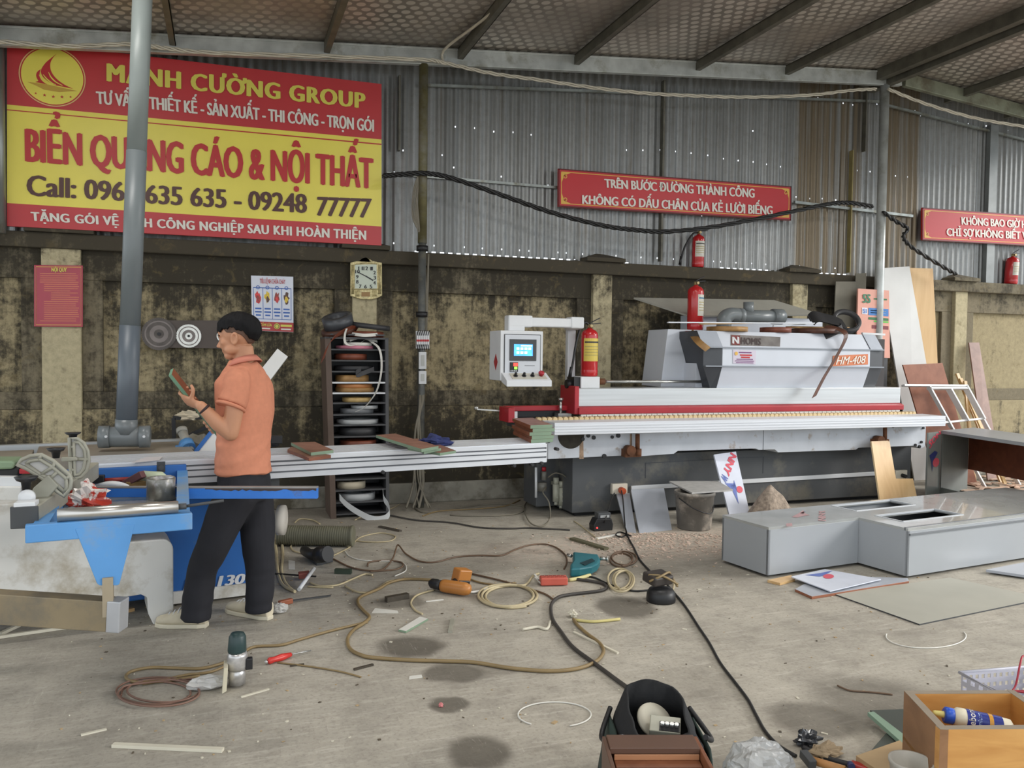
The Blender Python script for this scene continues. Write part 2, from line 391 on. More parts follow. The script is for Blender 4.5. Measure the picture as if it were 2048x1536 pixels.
# corrugated upper wall, with real nail holes that let the sky through
XR, ZR, SL = 7.42, 4.80, .0835
ZRr = -.085
def zroof(x): return ZR - SL * (XR - x) if x < XR else ZR + ZRr * (x - XR)
m_cor, n, l, b = nodes_new('galvanised_sheet'); b.inputs['Roughness'].default_value = .42; b.inputs['Metallic'].default_value = .55
geo = n.new('ShaderNodeNewGeometry'); P = geo.outputs['Position']; sep = n.new('ShaderNodeSeparateXYZ'); l.new(P, sep.inputs[0])
col1 = nz(n, l, mapping(n, l, P, (9, 1, .12)), 1.6, 5, .6); gr = nz(n, l, P, 14, 6, .7)
c = mixc(n, l, mr(n, l, col1, .3, .7), S(132, 135, 136), S(166, 169, 170))
c = mixc(n, l, mth(n, l, 'MULTIPLY', mr(n, l, gr, .4, .75), .4), c, S(118, 118, 112))
sh = n.new('ShaderNodeTexWhiteNoise'); sh.noise_dimensions = '1D'
l.new(mth(n, l, 'FLOOR', mth(n, l, 'DIVIDE', sep.outputs['X'], .97)), sh.inputs['W'])
c = mixc(n, l, mth(n, l, 'MULTIPLY', sh.outputs['Value'], .3), c, S(112, 114, 112))
rust = mr(n, l, nz(n, l, mapping(n, l, P, (16, 1, .25)), 1.3, 6, .7), .56, .70)
def band(a, b2, s=.15):
    return mth(n, l, 'MULTIPLY', mr(n, l, sep.outputs['X'], a - s, a + s), mr(n, l, sep.outputs['X'], b2 + s, b2 - s))
xm = mth(n, l, 'ADD', mth(n, l, 'ADD', band(6.25, 7.15, .05), band(7.5, 8.05, .05)), .14, True)
xm = mth(n, l, 'MULTIPLY', xm, mr(n, l, nz(n, l, mapping(n, l, P, (14, 1, .2)), 1.1, 5, .7), .30, .55))
c = mixc(n, l, mth(n, l, 'MULTIPLY', xm, .85), c, S(112, 96, 70))
c = mixc(n, l, mth(n, l, 'MULTIPLY', rust, .35), c, S(104, 84, 56))
l.new(c, b.inputs['Base Color'])
def pix(px, py): p = WL(px, py, YW + .06); return (p.x, p.z)
HOLES = [pix(*q) for q in ((911, 254), (949, 256), (988, 263), (1026, 265), (1062, 269), (1286, 300), (1319, 300), (1351, 303), (1383, 306), (1415, 311), (1447, 317), (1477, 321), (1505, 324), (1533, 329), (1562, 333),
        (1506, 262), (885, 310), (907, 335), (1003, 353), (1096, 371), (807, 301), (788, 345), (807, 345), (1591, 394), (1620, 397), (1645, 397), (1672, 400), (1699, 401), (1714, 341), (1742, 343), (1790, 352), (1815, 354), (1404, 431),
        (1636, 196), (1665, 201), (1688, 206), (1704, 210), (1729, 203), (1755, 208), (1780, 212), (1803, 218), (1830, 222), (1842, 231), (1867, 235), (1892, 240), (1916, 243), (1938, 247), (1972, 252), (2017, 260),
        (928, 505), (966, 505), (1003, 509), (1038, 508), (1058, 511), (1115, 508), (1132, 508), (1165, 512), (1232, 516), (1283, 516), (1314, 517), (1346, 516), (1427, 524), (1441, 523), (1473, 526), (1502, 529), (1532, 531), (1643, 547), (1669, 548), (1598, 545), (868, 508), (787, 503), (1252, 300))]
PITCH = .085
def profile(x):
    t = (x / PITCH) % 1.0
    a = .5 - .5 * math.cos(2 * math.pi * t); return .018 * a
cw = MB(); NSEG = 8; st = PITCH / NSEG
i0 = int(-5.0 / st); i1 = int(13.0 / st); gap = {}
for (hx, hz) in HOLES: gap.setdefault(int(math.floor(hx / st)), []).append(hz)
for i in range(i0, i1):
    xa = i * st; xb = xa + st; ya = YW + .07 - profile(xa); yb = YW + .07 - profile(xb)
    zt = zroof(xa) + .03; zb = zroof(xb) + .03
    bot = ZC + .004
    if profile(xa + st / 2) < .006 and (1.75 < xa < 4.1 or 5.2 < xa < 7.0): bot = ZC + .03
    zs = [bot]
    for hz in sorted(gap.get(i, [])):
        if hz < 2.56: hz = 2.53
        zs += [hz - .008, hz + .008]
    for k in range(0, len(zs), 2):
        top = zs[k + 1] if k + 1 < len(zs) else None
        cw.add([(xa, ya, zs[k]), (xb, yb, zs[k]), (xb, yb, zb if top is None else top), (xa, ya, zt if top is None else top)], [(0, 1, 2, 3)])
cw.build('wall_back_upper', m_cor, kind='structure', origin=(0, YW, ZC), fixn=False)
# steel: posts, rafters, purlins, girts
m_galv = mat('galvanised_steel', S(150, 155, 152), .4, .6, var=.2, scale=9, dirt=S(120, 116, 100), dscale=5, damt=.35, stretch=(1, 1, .4))
m_galv2 = mat('bright_galvanised_steel', S(186, 190, 188), .4, .3, var=.2, scale=7, dirt=S(140, 138, 124), dscale=3, damt=.3)
m_darkst = mat('dull_purlin_steel', S(104, 102, 92), .55, .35, var=.25, scale=8)
m_olive = mat('olive_painted_post', S(104, 98, 66), .6, .2, var=.25, scale=9, dirt=S(120, 118, 108), dscale=4, damt=.5)
def trim(name, mb, m, **k): return mb.build(name, m, kind='structure', **k)
YB = 7.6
r1 = MB()
r1.bar((-5, YB, zroof(-5) - .10), (XR - .03, YB, zroof(XR - .03) - .10), .06, .15)
r1.bar((-5, YB - .035, zroof(-5) - .03), (XR - .03, YB - .035, zroof(XR) - .03), .01, .02)
trim('trim_1', r1, m_galv2, bev=.006)
r2 = MB(); r2.bar((XR + .03, YB, zroof(XR) - .10), (10.8, YB, zroof(10.8) - .10), .06, .15); trim('trim_2', r2, mat('pale_green_steel', S(140, 144, 126), .5, .3, var=.18, scale=6, dirt=S(110, 104, 88), dscale=4, damt=.4), bev=.006)
purl = [345, 652, 918, 1150, 1392, 1570, 1752, 1925, 2046]
k = 3
for px in [-330, -20] + purl + [2160]:
    py = 60 + .056 * px if px < 1770 else 165 + .25 * (px - 1770)
    X = WL(px, py, YB).x
    if X < -4.8: continue
    zt = zroof(X)
    q = MB()
    if px == 1752:
        q.bx(X - .02, X + .07, -2.5, YB + .25, zt - .125, zt + .0); q.bx(X + .12, X + .2, -2.5, YB + .25, zt - .17, zt - .03)
    else:
        q.bx(X - .022, X + .022, -2.5, YB + .25, zt - .03, zt - .024); q.bx(X - .022, X - .016, -2.5, YB + .25, zt - .11, zt - .02); q.bx(X - .022, X + .03, -2.5, YB + .25, zt - .116, zt - .11)
        q.bx(X + .024, X + .03, -2.5, YB + .25, zt - .116, zt - .1)
    trim('trim_%d' % k, q, m_darkst); k += 1
def post(px0, py0, px1, py1, Y, r, mats, zlo=0, ztop=None):
    global k
    a = WL(px0, py0, Y); b2 = WL(px1, py1, Y); x = (a.x + b2.x) / 2
    q = MB(); q.cyl((x, Y, zlo), (x, Y, ztop or zroof(x) - .17), r, 20); trim('trim_%d' % k, q, mats); k += 1
    return x
xpost = post(850, 120, 842, 500, YB, .042, m_olive, 2.5)
q = MB(); q.cyl((xpost, YB, 0), (xpost, YB, 2.5), .036, 20); trim('trim_%d' % k, q, mat('grey_pipe_post', S(98, 100, 98), .5, .3, var=.25, scale=8, dirt=S(130, 126, 110), dscale=5, damt=.4)); k += 1
xrp = post(1773, 175, 1756, 540, YB, .052, m_galv2)
q = MB(); q.cyl((-1.72, YB + .1, 2.4), (-1.72, YB + .1, 4.0), .05, 20); trim('trim_%d' % k, q, m_galv); k += 1
# girts and thin uprights on the sheeting
def upright(px0, py0, px1, py1, wd, m, dp=.05):
    global k
    a = WL(px0, py0, YW - .02); b2 = WL(px1, py1, YW - .02); q = MB()
    q.bx(a.x - wd / 2, a.x + wd / 2, YW - .02, YW + .04, b2.z, a.z); trim('trim_%d' % k, q, m); k += 1
upright(1330, 160, 1322, 522, .022, m_darkst); upright(1707, 300, 1702, 545, .014, mat('yellowed_pipe', S(150, 138, 92), .5, .2, var=.2)); upright(800, 150, 797, 300, .02, m_darkst)
upright(1990, 250, 1984, 572, .13, mat('flat_grey_upright', S(130, 134, 134), .5, .3, var=.15)); upright(1735, 170, 1712, 300, .014, m_darkst)
g = MB()
a = WL(775, 345, YW); b2 = WL(1118, 374, YW); g.bar((a.x, YW + .03, a.z), (b2.x, YW + .03, b2.z), .012, .025)
a = WL(1590, 404, YW); b2 = WL(1826, 432, YW); g.bar((a.x, YW + .01, a.z), (b2.x, YW + .01, b2.z), .03, .03)
trim('trim_%d' % k, g, m_galv); k += 1
g = MB(); g.bar((1.8, YW + .01, zroof(1.8) - .27), (XR, YW + .01, zroof(XR) - .27), .03, .025); g.bar((XR, YW + .01, zroof(XR) - .30), (11, YW + .01, zroof(11) - .30), .03, .025)
trim('trim_%d' % k, g, m_galv); k += 1

# insulated roof with its pattern of round foil dots
m_roof, n, l, b = nodes_new('foil_insulation'); b.inputs['Roughness'].default_value = .38
geo = n.new('ShaderNodeNewGeometry'); P = geo.outputs['Position']
def dots(offx, offy):
    mp2 = mapping(n, l, P, (1 / .11, 1 / .19, 0), (offx, offy, 0))
    fr = n.new('ShaderNodeVectorMath'); fr.operation = 'FRACTION'; l.new(mp2, fr.inputs[0])
    s2 = n.new('ShaderNodeVectorMath'); s2.operation = 'SUBTRACT'; l.new(fr.outputs[0], s2.inputs[0]); s2.inputs[1].default_value = (.5, .5, 0)
    s3 = n.new('ShaderNodeVectorMath'); s3.operation = 'MULTIPLY'; l.new(s2.outputs[0], s3.inputs[0]); s3.inputs[1].default_value = (.11, .19, 0)
    ln2 = n.new('ShaderNodeVectorMath'); ln2.operation = 'LENGTH'; l.new(s3.outputs[0], ln2.inputs[0])
    return mr(n, l, ln2.outputs['Value'], .042, .034)
d = mth(n, l, 'MAXIMUM', dots(0, 0), dots(.5, .5))
base = mixc(n, l, mr(n, l, nz(n, l, P, 1.3, 6, .7), .3, .7), S(112, 106, 98), S(150, 140, 130))
base = mixc(n, l, mth(n, l, 'MULTIPLY', mr(n, l, nz(n, l, mapping(n, l, P, (3, 14, 1)), 2, 6, .7), .5, .7), .4), base, S(84, 82, 78))
c = mixc(n, l, mth(n, l, 'MULTIPLY', d, mr(n, l, nz(n, l, P, .8, 3, .5, .5), .35, .6, .25, .95)), base, S(212, 204, 194))
l.new(c, b.inputs['Base Color']); l.new(mth(n, l, 'MULTIPLY', d, .35), b.inputs['Metallic'])
bp = n.new('ShaderNodeBump'); bp.inputs['Strength'].default_value = .25; bp.inputs['Distance'].default_value = .02; l.new(nz(n, l, P, 3, 5), bp.inputs['Height']); l.new(bp.outputs[0], b.inputs['Normal'])
rf = MB(); Y0, Y1 = -2.6, YW + .5
def slab(xa, za, xb, zb):
    rf.add([(xa, Y0, za), (xb, Y0, zb), (xb, Y1, zb), (xa, Y1, za), (xa, Y0, za + .06), (xb, Y0, zb + .06), (xb, Y1, zb + .06), (xa, Y1, za + .06)],
           [(0, 1, 2, 3), (7, 6, 5, 4), (0, 4, 5, 1), (1, 5, 6, 2), (2, 6, 7, 3), (3, 7, 4, 0)])
slab(-5.5, zroof(-5.5), XR, ZR); slab(XR, ZR, 10.9, zroof(10.9))
rf.build('ceiling', m_roof, kind='structure', origin=(XR, 0, ZR))
# ------------------------------------------------------------------ signs, notices, clock and other things on the back wall
m_red = mat('sign_red', S(190, 54, 58), .38, var=.05, scale=3); m_yel = mat('sign_yellow', S(234, 220, 92), .36, var=.05, scale=3)
m_ltr_y = mat('lettering_yellow', S(220, 210, 92), .4, var=.02); m_ltr_w = mat('lettering_white', S(226, 222, 212), .4, var=.02); m_ltr_r = mat('lettering_red', S(188, 44, 46), .4, var=.02)
m_ltr_b = mat('lettering_brown', S(82, 46, 38), .4, var=.02); m_cream = mat('sign_cream', S(226, 190, 128), .4, var=.03); m_gold = mat('sign_gold', S(222, 176, 78), .4, var=.05)
m_white = mat('white_paint', S(214, 216, 218), .4, var=.04); m_blk = mat('black_plastic', S(30, 30, 32), .45, var=.2); m_dk = mat('dark_grey_plastic', S(66, 68, 70), .5, var=.12)
def panel(name, corners, Y, th, m, parent=None, **k):
    ps = [WL(x, y, Y) for x, y in corners]
    return MB().prism(ps, (0, th, 0)).build(name, m, parent, **k)
def ltr(txt, bl, tl, br, tr, Y, m, parent, bold=.02, **k):
    lettering(txt, WL(*bl, Y), WL(*br, Y), WL(*tr, Y), WL(*tl, Y), m, parent, bold, **k)
def disc(mb, c, r, Y=None, n=40, m=0, ry=None, off=-.002):
    vs = [Vector((c.x + r * math.cos(2 * math.pi * i / n), c.y + off, c.z + (ry or r) * math.sin(2 * math.pi * i / n))) for i in range(n)]
    mb.add(vs, [tuple(range(n))], m)
def ring(mb, c, r0, r1, n=48, m=0, off=-.003):
    vs = []
    for i in range(n):
        a = 2 * math.pi * i / n
        for r in (r0, r1): vs.append(Vector((c.x + r * math.cos(a), c.y + off, c.z + r * math.sin(a))))
    mb.add(vs, [(2 * i, 2 * i + 1, 2 * ((i + 1) % n) + 1, 2 * ((i + 1) % n)) for i in range(n)], m)

YS = YW - .14
base = WL(388, 472, YS)
sg = thing('company_billboard', 'large red and yellow company sign board with a sail emblem and phone numbers', 'sign', base)
panel('board', ((14, 79), (763, 168), (763, 491), (14, 452)), YS, .04, m_red, sg)
yb = YS - .0015
panel('yellow_field', ((14, 209), (763, 279), (763, 453), (14, 406)), yb, .002, m_yel, sg)
panel('rule', ((14, 218.5), (763, 287.5), (763, 290), (14, 220.5)), yb - .001, .001, m_ltr_r, sg)
yl = yb - .004
ltr('MẠNH CƯỜNG GROUP', (213, 162), (213, 127), (731, 217), (731, 187), yl, m_ltr_y, sg, .06, spacing=1.12)
ltr('TƯ VẤN - THIẾT KẾ - SẢN XUẤT - THI CÔNG - TRỌN GÓI', (193, 207), (191.5, 183), (748, 263.5), (748, 240), yl, m_ltr_w, sg, .055)
ltr('BIỂN QUẢNG CÁO & NỘI THẤT', (50, 322), (49, 258), (747, 377), (747, 318), yl, m_ltr_r, sg, .06)
ltr('Call: 096', (53, 390.6), (53, 350), (250, 402), (250, 365), yl, m_ltr_b, sg, .042)
ltr('635 635 - 09248', (290, 406), (290, 370), (614, 426), (614, 389), yl, m_ltr_b, sg, .042)
ltr('77777', (634, 431), (632, 394), (744, 435.5), (744, 398), yl, m_ltr_b, sg, .042, shear=.15)
ltr('TẶNG GÓI VỆ SINH CÔNG NGHIỆP SAU KHI HOÀN THIỆN', (62.5, 441), (61, 424), (732.4, 479.7), (732.4, 461.7), yl, m_ltr_w, sg, .055, spacing=1.1)
lc = WL(105, 153, yl); lr = .245
em = MB(); disc(em, lc, lr, off=.002, n=56, m=0); disc(em, lc, lr * .965, off=.001, n=56, m=1); disc(em, lc, lr * .93, off=0, n=56, m=2)
def sail(pts, m):
    vs = [lc + Vector((x * lr, -.002, z * lr)) for x, z in pts]; em.add(vs, [tuple(range(len(vs)))], m)
def arcp(a, b, bow, n=10):
    a = Vector(a); b = Vector(b); d = b - a; nn = Vector((-d.y, d.x)); return [(a + d * i / n + nn * bow * math.sin(math.pi * i / n))[:] for i in range(n + 1)]
def cr2(pts): return [(p.x, p.y) for p in spline([V(x, y, 0) for x, y in pts], 5)]
sail(cr2([(.14, .78), (-.06, .58), (-.22, .40), (-.34, .16), (-.30, -.02), (-.16, -.16), (.06, -.28)]) + cr2([(.06, -.28), (.34, -.31), (.62, -.34)])[1:] + cr2([(.62, -.34), (.34, -.22), (.10, -.04), (-.04, .18), (-.06, .42), (.02, .62), (.14, .78)])[1:-1], 1)
sail(cr2([(-.35, .20), (-.46, .08), (-.48, -.06), (-.42, -.20)]) + [(-.52, -.25), (-.16, -.28)] + cr2([(-.16, -.28), (-.30, -.14), (-.38, .02), (-.35, .20)])[1:-1], 1)
for pl_ in (((-.28, .02), (-.18, -.12), (-.02, -.24), (.10, -.28)), ((-.40, 0), (-.34, -.14), (-.24, -.24), (-.14, -.28)), ((-.12, .12), (-.06, -.04), (.08, -.18), (.3, -.28))):
    P_ = spline([V(x, y, 0) for x, y in pl_], 4); vs = []
    for i, p in enumerate(P_): vs += [lc + V(p.x * lr, -.0035, p.y * lr), lc + V((p.x + .035 * math.sin(math.pi * i / (len(P_) - 1)) + .004) * lr, -.0035, (p.y + .02) * lr)]
    em.add(vs, [(2 * i, 2 * i + 1, 2 * i + 3, 2 * i + 2) for i in range(len(P_) - 1)], 2)
sail([(-.75, -.27), (-.2, -.28), (.75, -.40), (.5, -.44), (.2, -.50), (-.25, -.47), (-.5, -.36)], 3)
for i in range(5):
    cx, cz = -.5 + .26 * i, -.62 - (.03 if i in (1, 3) else .05 if i == 2 else 0); s_ = .06 if i in (1, 2, 3) else .045
    vs = [lc + Vector(((cx + s_ * (1 if j % 2 == 0 else .4) * math.sin(math.pi * j / 5)) * lr, -.002, (cz + s_ * (1 if j % 2 == 0 else .4) * math.cos(math.pi * j / 5)) * lr)) for j in range(10)]
    em.add(vs, [tuple(range(10))], 1)
em.build('emblem', [m_cream, m_ltr_r, m_yel, mat('emblem_ochre', S(196, 160, 62), .4, var=.02)], sg, fixn=False)

def slogan(name, cs, lines, label, Y, texts):
    b2 = WL(*cs[3], Y); s = thing(name, label, 'sign', b2, 'red slogan boards')
    P0 = [WL(x, y, Y) for x, y in cs]
    panel('board', cs, Y, .025, mat('slogan_red', S(192, 42, 48), .4, var=.05, scale=2), s)
    fm = MB(); ex = (P0[1] - P0[0]).normalized(); L = (P0[1] - P0[0]).length; Hh = (P0[0] - P0[3]).length; ez = Vector((0, 0, 1))
    o_ = P0[3]
    def q(u, v): return o_ + (P0[2] - P0[3]) * (u / L) + (P0[0] - P0[3]) * (v / Hh) + Vector((0, -.002, 0))
    for ins, wd, m in ((.0, .012, 1), (.028, .008, 0)):
        for (u0, v0, u1, v1) in ((ins, ins, L - ins, ins + wd), (ins, Hh - ins - wd, L - ins, Hh - ins), (ins, ins, ins + wd, Hh - ins), (L - ins - wd, ins, L - ins, Hh - ins)):
            fm.add([q(u0, v0), q(u1, v0), q(u1, v1), q(u0, v1)], [(0, 1, 2, 3)], m)
    for (u, v, sx, sz) in ((.036, .036, 1, 1), (L - .036, .036, -1, 1), (.036, Hh - .036, 1, -1), (L - .036, Hh - .036, -1, -1)):
        fm.add([q(u, v), q(u + sx * .10, v), q(u + sx * .05, v + sz * .02), q(u + sx * .03, v + sz * .03), q(u + sx * .02, v + sz * .05), q(u, v + sz * .10)], [(0, 1, 2, 3, 4, 5)], 0)
        rc = q(u + sx * .04, v + sz * .04); ring(fm, rc, .012, .02, 16, 0, 0)
    fm.build('gilt_border', [m_gold, mat('slogan_dark_edge', S(94, 22, 24), .5, var=.05)], s, fixn=False)
    for t in texts: ltr(*t, Y - .004, m_ltr_w, s, .05)
    return s
slogan('slogan_board', ((1117, 337), (1583, 375), (1582, 441), (1117, 413)), 2, 'long red slogan board with gilt corners above the two fire extinguishers behind the machine', YW - .05,
       [('TRÊN BƯỚC ĐƯỜNG THÀNH CÔNG', (1209, 375), (1208, 358), (1509, 395.5), (1509, 378)), ('KHÔNG CÓ DẤU CHÂN CỦA KẺ LƯỜI BIẾNG', (1164, 407.5), (1164, 390.5), (1545, 430), (1545, 412.5))])
slogan('slogan_board', ((1845, 415), (2215, 443.5), (2215, 500), (1845, 480)), 2, 'red slogan board cut off by the frame, right of the bright steel post', YW - .05,
       [('KHÔNG BAO GIỜ HẾT VIỆC', (1923, 449), (1922, 434), (2102, 459), (2102, 445)), ('CHỈ SỢ KHÔNG BIẾT VIỆC', (1893, 471.5), (1892.5, 456.5), (2076, 479.5), (2076, 465))])

# red house-rules notice
YN = YW - .075
nb = thing('rules_notice', 'red metal notice with yellow heading and fine print on the left pilaster', 'notice', WL(117, 653, YN))
panel('plate', ((68, 530), (165.5, 531), (165.5, 654), (68, 653)), YN, .015, mat('notice_red', S(170, 44, 62), .22, var=.05, scale=3), nb, bev=.002)
q = MB()
for a, b2 in (((72, 533.5), (162, 534.5)), ((72, 649.5), (162, 650))):
    q.bar(WL(*a, YN - .001), WL(*b2, YN - .001), .001, .005)
for x in (72, 162): q.bar(WL(x, 534, YN - .001), WL(x, 650, YN - .001), .005, .001)
q.build('border', m_gold, nb)
ltr('NỘI QUY', (103, 543), (103, 535.5), (134, 543.5), (134, 536), YN - .003, m_ltr_y, nb, .05)
q = MB(); random.seed(3); y = 547
while y < 645:
    ind = 80 if y < 566 or y > 640 else (102 if 585 < y < 602 else 88)
    xe = random.choice((140, 152, 157, 158, 156))
    q.bar(WL(ind, y, YN - .001), WL(xe, y + .4, YN - .001), .0006, .006); y += 4.3
q.build('fine_print', mat('print_orange', S(214, 128, 92), .4, var=.05), nb)

# fire drill poster
YP = YW - .012
pp = thing('fire_drill_poster', 'white fire drill poster with four blue framed columns and red footer, on the wall', 'poster', WL(545, 664, YP))
panel('sheet', ((502, 551), (586.5, 553.5), (587, 664.5), (504, 661)), YP, .003, mat('poster_paper', S(216, 220, 232), .35, var=.03), pp)
ltr('TIÊU LỆNH CHỮA CHÁY', (520, 566.5), (519.5, 557.5), (570.5, 568), (570.5, 559.5), YP - .002, m_ltr_r, pp, .02)
m_bl = mat('print_blue', S(58, 100, 178), .4, var=.05)
def pj(u, v, Y=None):  # poster coordinates
    a = Vector((502, 551)).lerp(Vector((586.5, 553.5)), u); b2 = Vector((504, 661)).lerp(Vector((587, 664.5)), u); p = a.lerp(b2, v); return WL(p.x, p.y, Y or YP - .002)
bl_ = MB(); pic = MB()
def rect(mb, u0, v0, u1, v1, m=0, dy=0):
    mb.add([pj(u0, v0, YP - .002 - dy), pj(u1, v0, YP - .002 - dy), pj(u1, v1, YP - .002 - dy), pj(u0, v1, YP - .002 - dy)], [(0, 1, 2, 3)], m)
rect(bl_, .05, .21, .95, .225); rect(bl_, .05, .775, .95, .785)
for u in (.05, .275, .5, .725, .945): rect(bl_, u - .006, .21, u + .006, .785)
for i in range(4):
    c_ = pj(.16 + .225 * i, .21); ring(bl_, c_, .011, .017, 20); 
    for (v, wd) in ((.58, .15), (.64, .16), (.70, .12)):
        rect(bl_, .16 + .225 * i - wd / 2, v, .16 + .225 * i + wd / 2, v + .028)
bl_.build('blue_columns', m_bl, pp, fixn=False)
cols = [S(206, 60, 60), S(222, 190, 60), S(150, 60, 54), S(90, 60, 50)]
random.seed(5)
pm = [mat('print_%d' % i, c_, .4, var=.3, scale=60) for i, c_ in enumerate(cols)]
for i in range(4):
    cx, cz = .16 + .225 * i, .39
    vs = []
    for j in range(14):
        a = 2 * math.pi * j / 14; r = random.uniform(.5, 1); vs.append(pj(cx + .085 * r * math.cos(a), cz + .125 * r * math.sin(a)))
    pic.add(vs, [tuple(range(14))], i)
    vs = [pj(cx + .05 * math.cos(a) * random.uniform(.4, 1), cz + .03 + .06 * math.sin(a), YP - .003) for a in [2 * math.pi * j / 9 for j in range(9)]]
    pic.add(vs, [tuple(range(9))], (i + 2) % 4)
pic.build('pictures', pm, pp, fixn=False)
ft = MB(); rect(ft, 0, .83, 1, .995); ft.build('red_footer', mat('poster_red', S(176, 52, 50), .4, var=.04), pp, fixn=False)
def pl(txt, u0, v1, u1, v0, m, bold=.03): lettering(txt, pj(u0, v1, YP - .004), pj(u1, v1, YP - .004), pj(u1, v0, YP - .004), pj(u0, v0, YP - .004), m, pp, bold)
pl('CẤM LỬA', .20, .91, .48, .865, m_ltr_y); 
q = MB(); disc(q, pj(.60, .905, YP - .004), .026, n=20); ring(q, pj(.6, .905, YP - .005), .016, .020, 20, 1)
rect(q, .69, .87, .96, .91, 0, .001); rect(q, .24, .94, .44, .965, 2, .001); rect(q, .7, .94, .94, .965, 2, .001)
q.build('footer_marks', [m_ltr_y, m_blk, m_ltr_w], pp, fixn=False)

# wall clock
YC = YW - .085
ck = thing('wall_clock', 'ornate pale gilt wall clock with square white dial, hung on the pilaster above the rack', 'clock', WL(731, 598, YC))
gm = mat('pale_gilt', S(196, 182, 134), .35, .25, var=.3, scale=50, bump=.5)
prof = [(701, 525), (718, 521), (724, 516), (731, 514), (738, 516), (745, 521), (764, 525), (764.5, 591), (755, 596), (743, 599), (722, 598.5), (711, 595), (701, 592)]
panel('frame', prof, YC, .03, gm, ck, bev=.004)
panel('dial', [(710, 529.5), (753, 528.5), (754, 577), (710, 577)], YC - .004, .006, mat('dial_paper', S(196, 204, 188), .35, var=.03), ck)
q = MB()
for x in (704, 707, 757.5, 761): q.tube([WL(x, 530, YC - .002), WL(x, 588, YC - .002)], .007, 8)
q.tube([WL(710, 529, YC - .003), WL(731, 525.5, YC - .003), WL(754, 528, YC - .003)], .006, 8); q.tube([WL(709, 578.5, YC - .003), WL(755, 578.5, YC - .003)], .006, 8)
for x in (712, 715, 718, 746, 749, 752): q.tube([WL(x, 581, YC - .002), WL(x, 593, YC - .002)], .005, 6)
q.build('reeded_columns', gm, ck)
panel('plaque', [(723, 584), (740, 584), (740, 593), (723, 593)], YC - .004, .004, mat('plaque_bronze', S(140, 108, 66), .4, .3, var=.1), ck)
hv = {12: (731.5, 537), 1: (743, 537.5), 2: (749, 545.5), 3: (749.5, 556), 4: (749, 566), 5: (742, 573.5), 6: (731, 573.5), 7: (720.5, 573), 8: (714.5, 564), 9: (714.5, 554), 10: (715, 543.5), 11: (721, 537)}
for h_, (x, y) in hv.items():
    wd = 4.6 if h_ >= 10 else 2.6
    ltr(str(h_), (x - wd, y + 3.2), (x - wd, y - 3.8), (x + wd, y + 3.2), (x + wd, y - 3.8), YC - .005, m_blk, ck, .03)
hc = WL(733, 553, YC - .007)
q = MB(); d1 = WL(746.5, 561, YC - .007) - hc; q.bar(hc - d1 * .15, hc + d1, .002, .011); q.build('hour_hand', m_blk, ck)
q = MB(); d1 = WL(714.5, 543.5, YC - .009) - hc; q.bar(hc - d1 * .15, hc + d1, .002, .008); q.build('minute_hand', m_blk, ck)

# circular saw blades hung in front of a brown board
YBL = YW - .035
panel('blade_board', ((300, 640.5), (452, 641), (452, 697), (300, 695)), YBL, .02, mat('brown_board', S(84, 74, 68), .55, var=.1), None, label='brown horizontal board fixed to the wall behind the saw blades', cat='board')
def blade(px, py, r, label, m1, m2, name='saw_blade', Y=YBL - .012):
    c_ = WL(px, py, Y); t = thing(name, label, 'saw blade', c_, 'saw blades on the brown board')
    q = MB(); n_ = 48; vs = []
    for i in range(n_ * 2):
        a = 2 * math.pi * i / (n_ * 2); rr = r * (1 if i % 2 == 0 else .95)
        vs.append(c_ + Vector((rr * math.cos(a), 0, rr * math.sin(a))))
    q.prism(vs, (0, .004, 0)); q.build('toothed_disc', m1, t)
    q = MB(); ring(q, c_, r * .72, r * .80, 48, 0, -.001); ring(q, c_, r * .28, r * .52, 48, 0, -.001); q.build('ground_rings', m2, t, fixn=False)
    q = MB(); q.cyl(c_ + Vector((0, .004, 0)), c_ + Vector((0, -.02, 0)), r * .10, 12); q.build('hanging_peg', m_blk, t)
mdull = mat('dull_blade_steel', S(92, 86, 82), .5, .5, var=.25, scale=12); mbr = mat('bright_blade_steel', S(200, 198, 190), .25, .75, var=.15, scale=14); mmid = mat('mid_blade_steel', S(120, 112, 108), .4, .6, var=.2)
blade(318, 668, .146, 'large dull brown circular saw blade, leftmost on the brown board', mdull, mmid)
blade(377.5, 672, .106, 'bright silver circular saw blade in the middle of the brown board', mbr, mmid)
blade(447, 672, .06, 'small shiny saw blade half hidden behind the man', mbr, mmid)

# breaker box and switches strapped to the pipe post
YQ = YB - .045
t = thing('breaker_box', 'white breaker panel with red striped switches strapped to the grey post', 'breaker box', WL(845, 697, YQ))
panel('back_plate', ((832, 662), (859, 662.5), (859, 697.5), (832, 697)), YQ, .02, m_white, t, bev=.003)
for i in range(7):
    x = 833.5 + i * 3.6
    q = MB(); q.prism([WL(x, 671, YQ - .03), WL(x + 3, 671, YQ - .03), WL(x + 3, 689, YQ - .03), WL(x, 689, YQ - .03)], (0, .03, 0)); br = q.build('breaker', m_white, t)
    q = MB(); q.prism([WL(x, 679, YQ - .033), WL(x + 3, 679, YQ - .033), WL(x + 3, 683, YQ - .033), WL(x, 683, YQ - .033)], (0, .01, 0)); q.build('red_switch', m_ltr_r, br)
q = MB()
for i in range(6):
    x = 834 + i * 4.4; q.tube(spline([WL(x, 671, YQ - .02), WL(x + 1.5, 665, YQ - .045), WL(x + 3, 661, YQ - .01)], 5), .004, 6); q.tube(spline([WL(x, 689, YQ - .02), WL(x + 1, 694, YQ - .04), WL(x + 2, 700, YQ - .01)], 5), .004, 6)
q.build('wiring', m_blk, t)
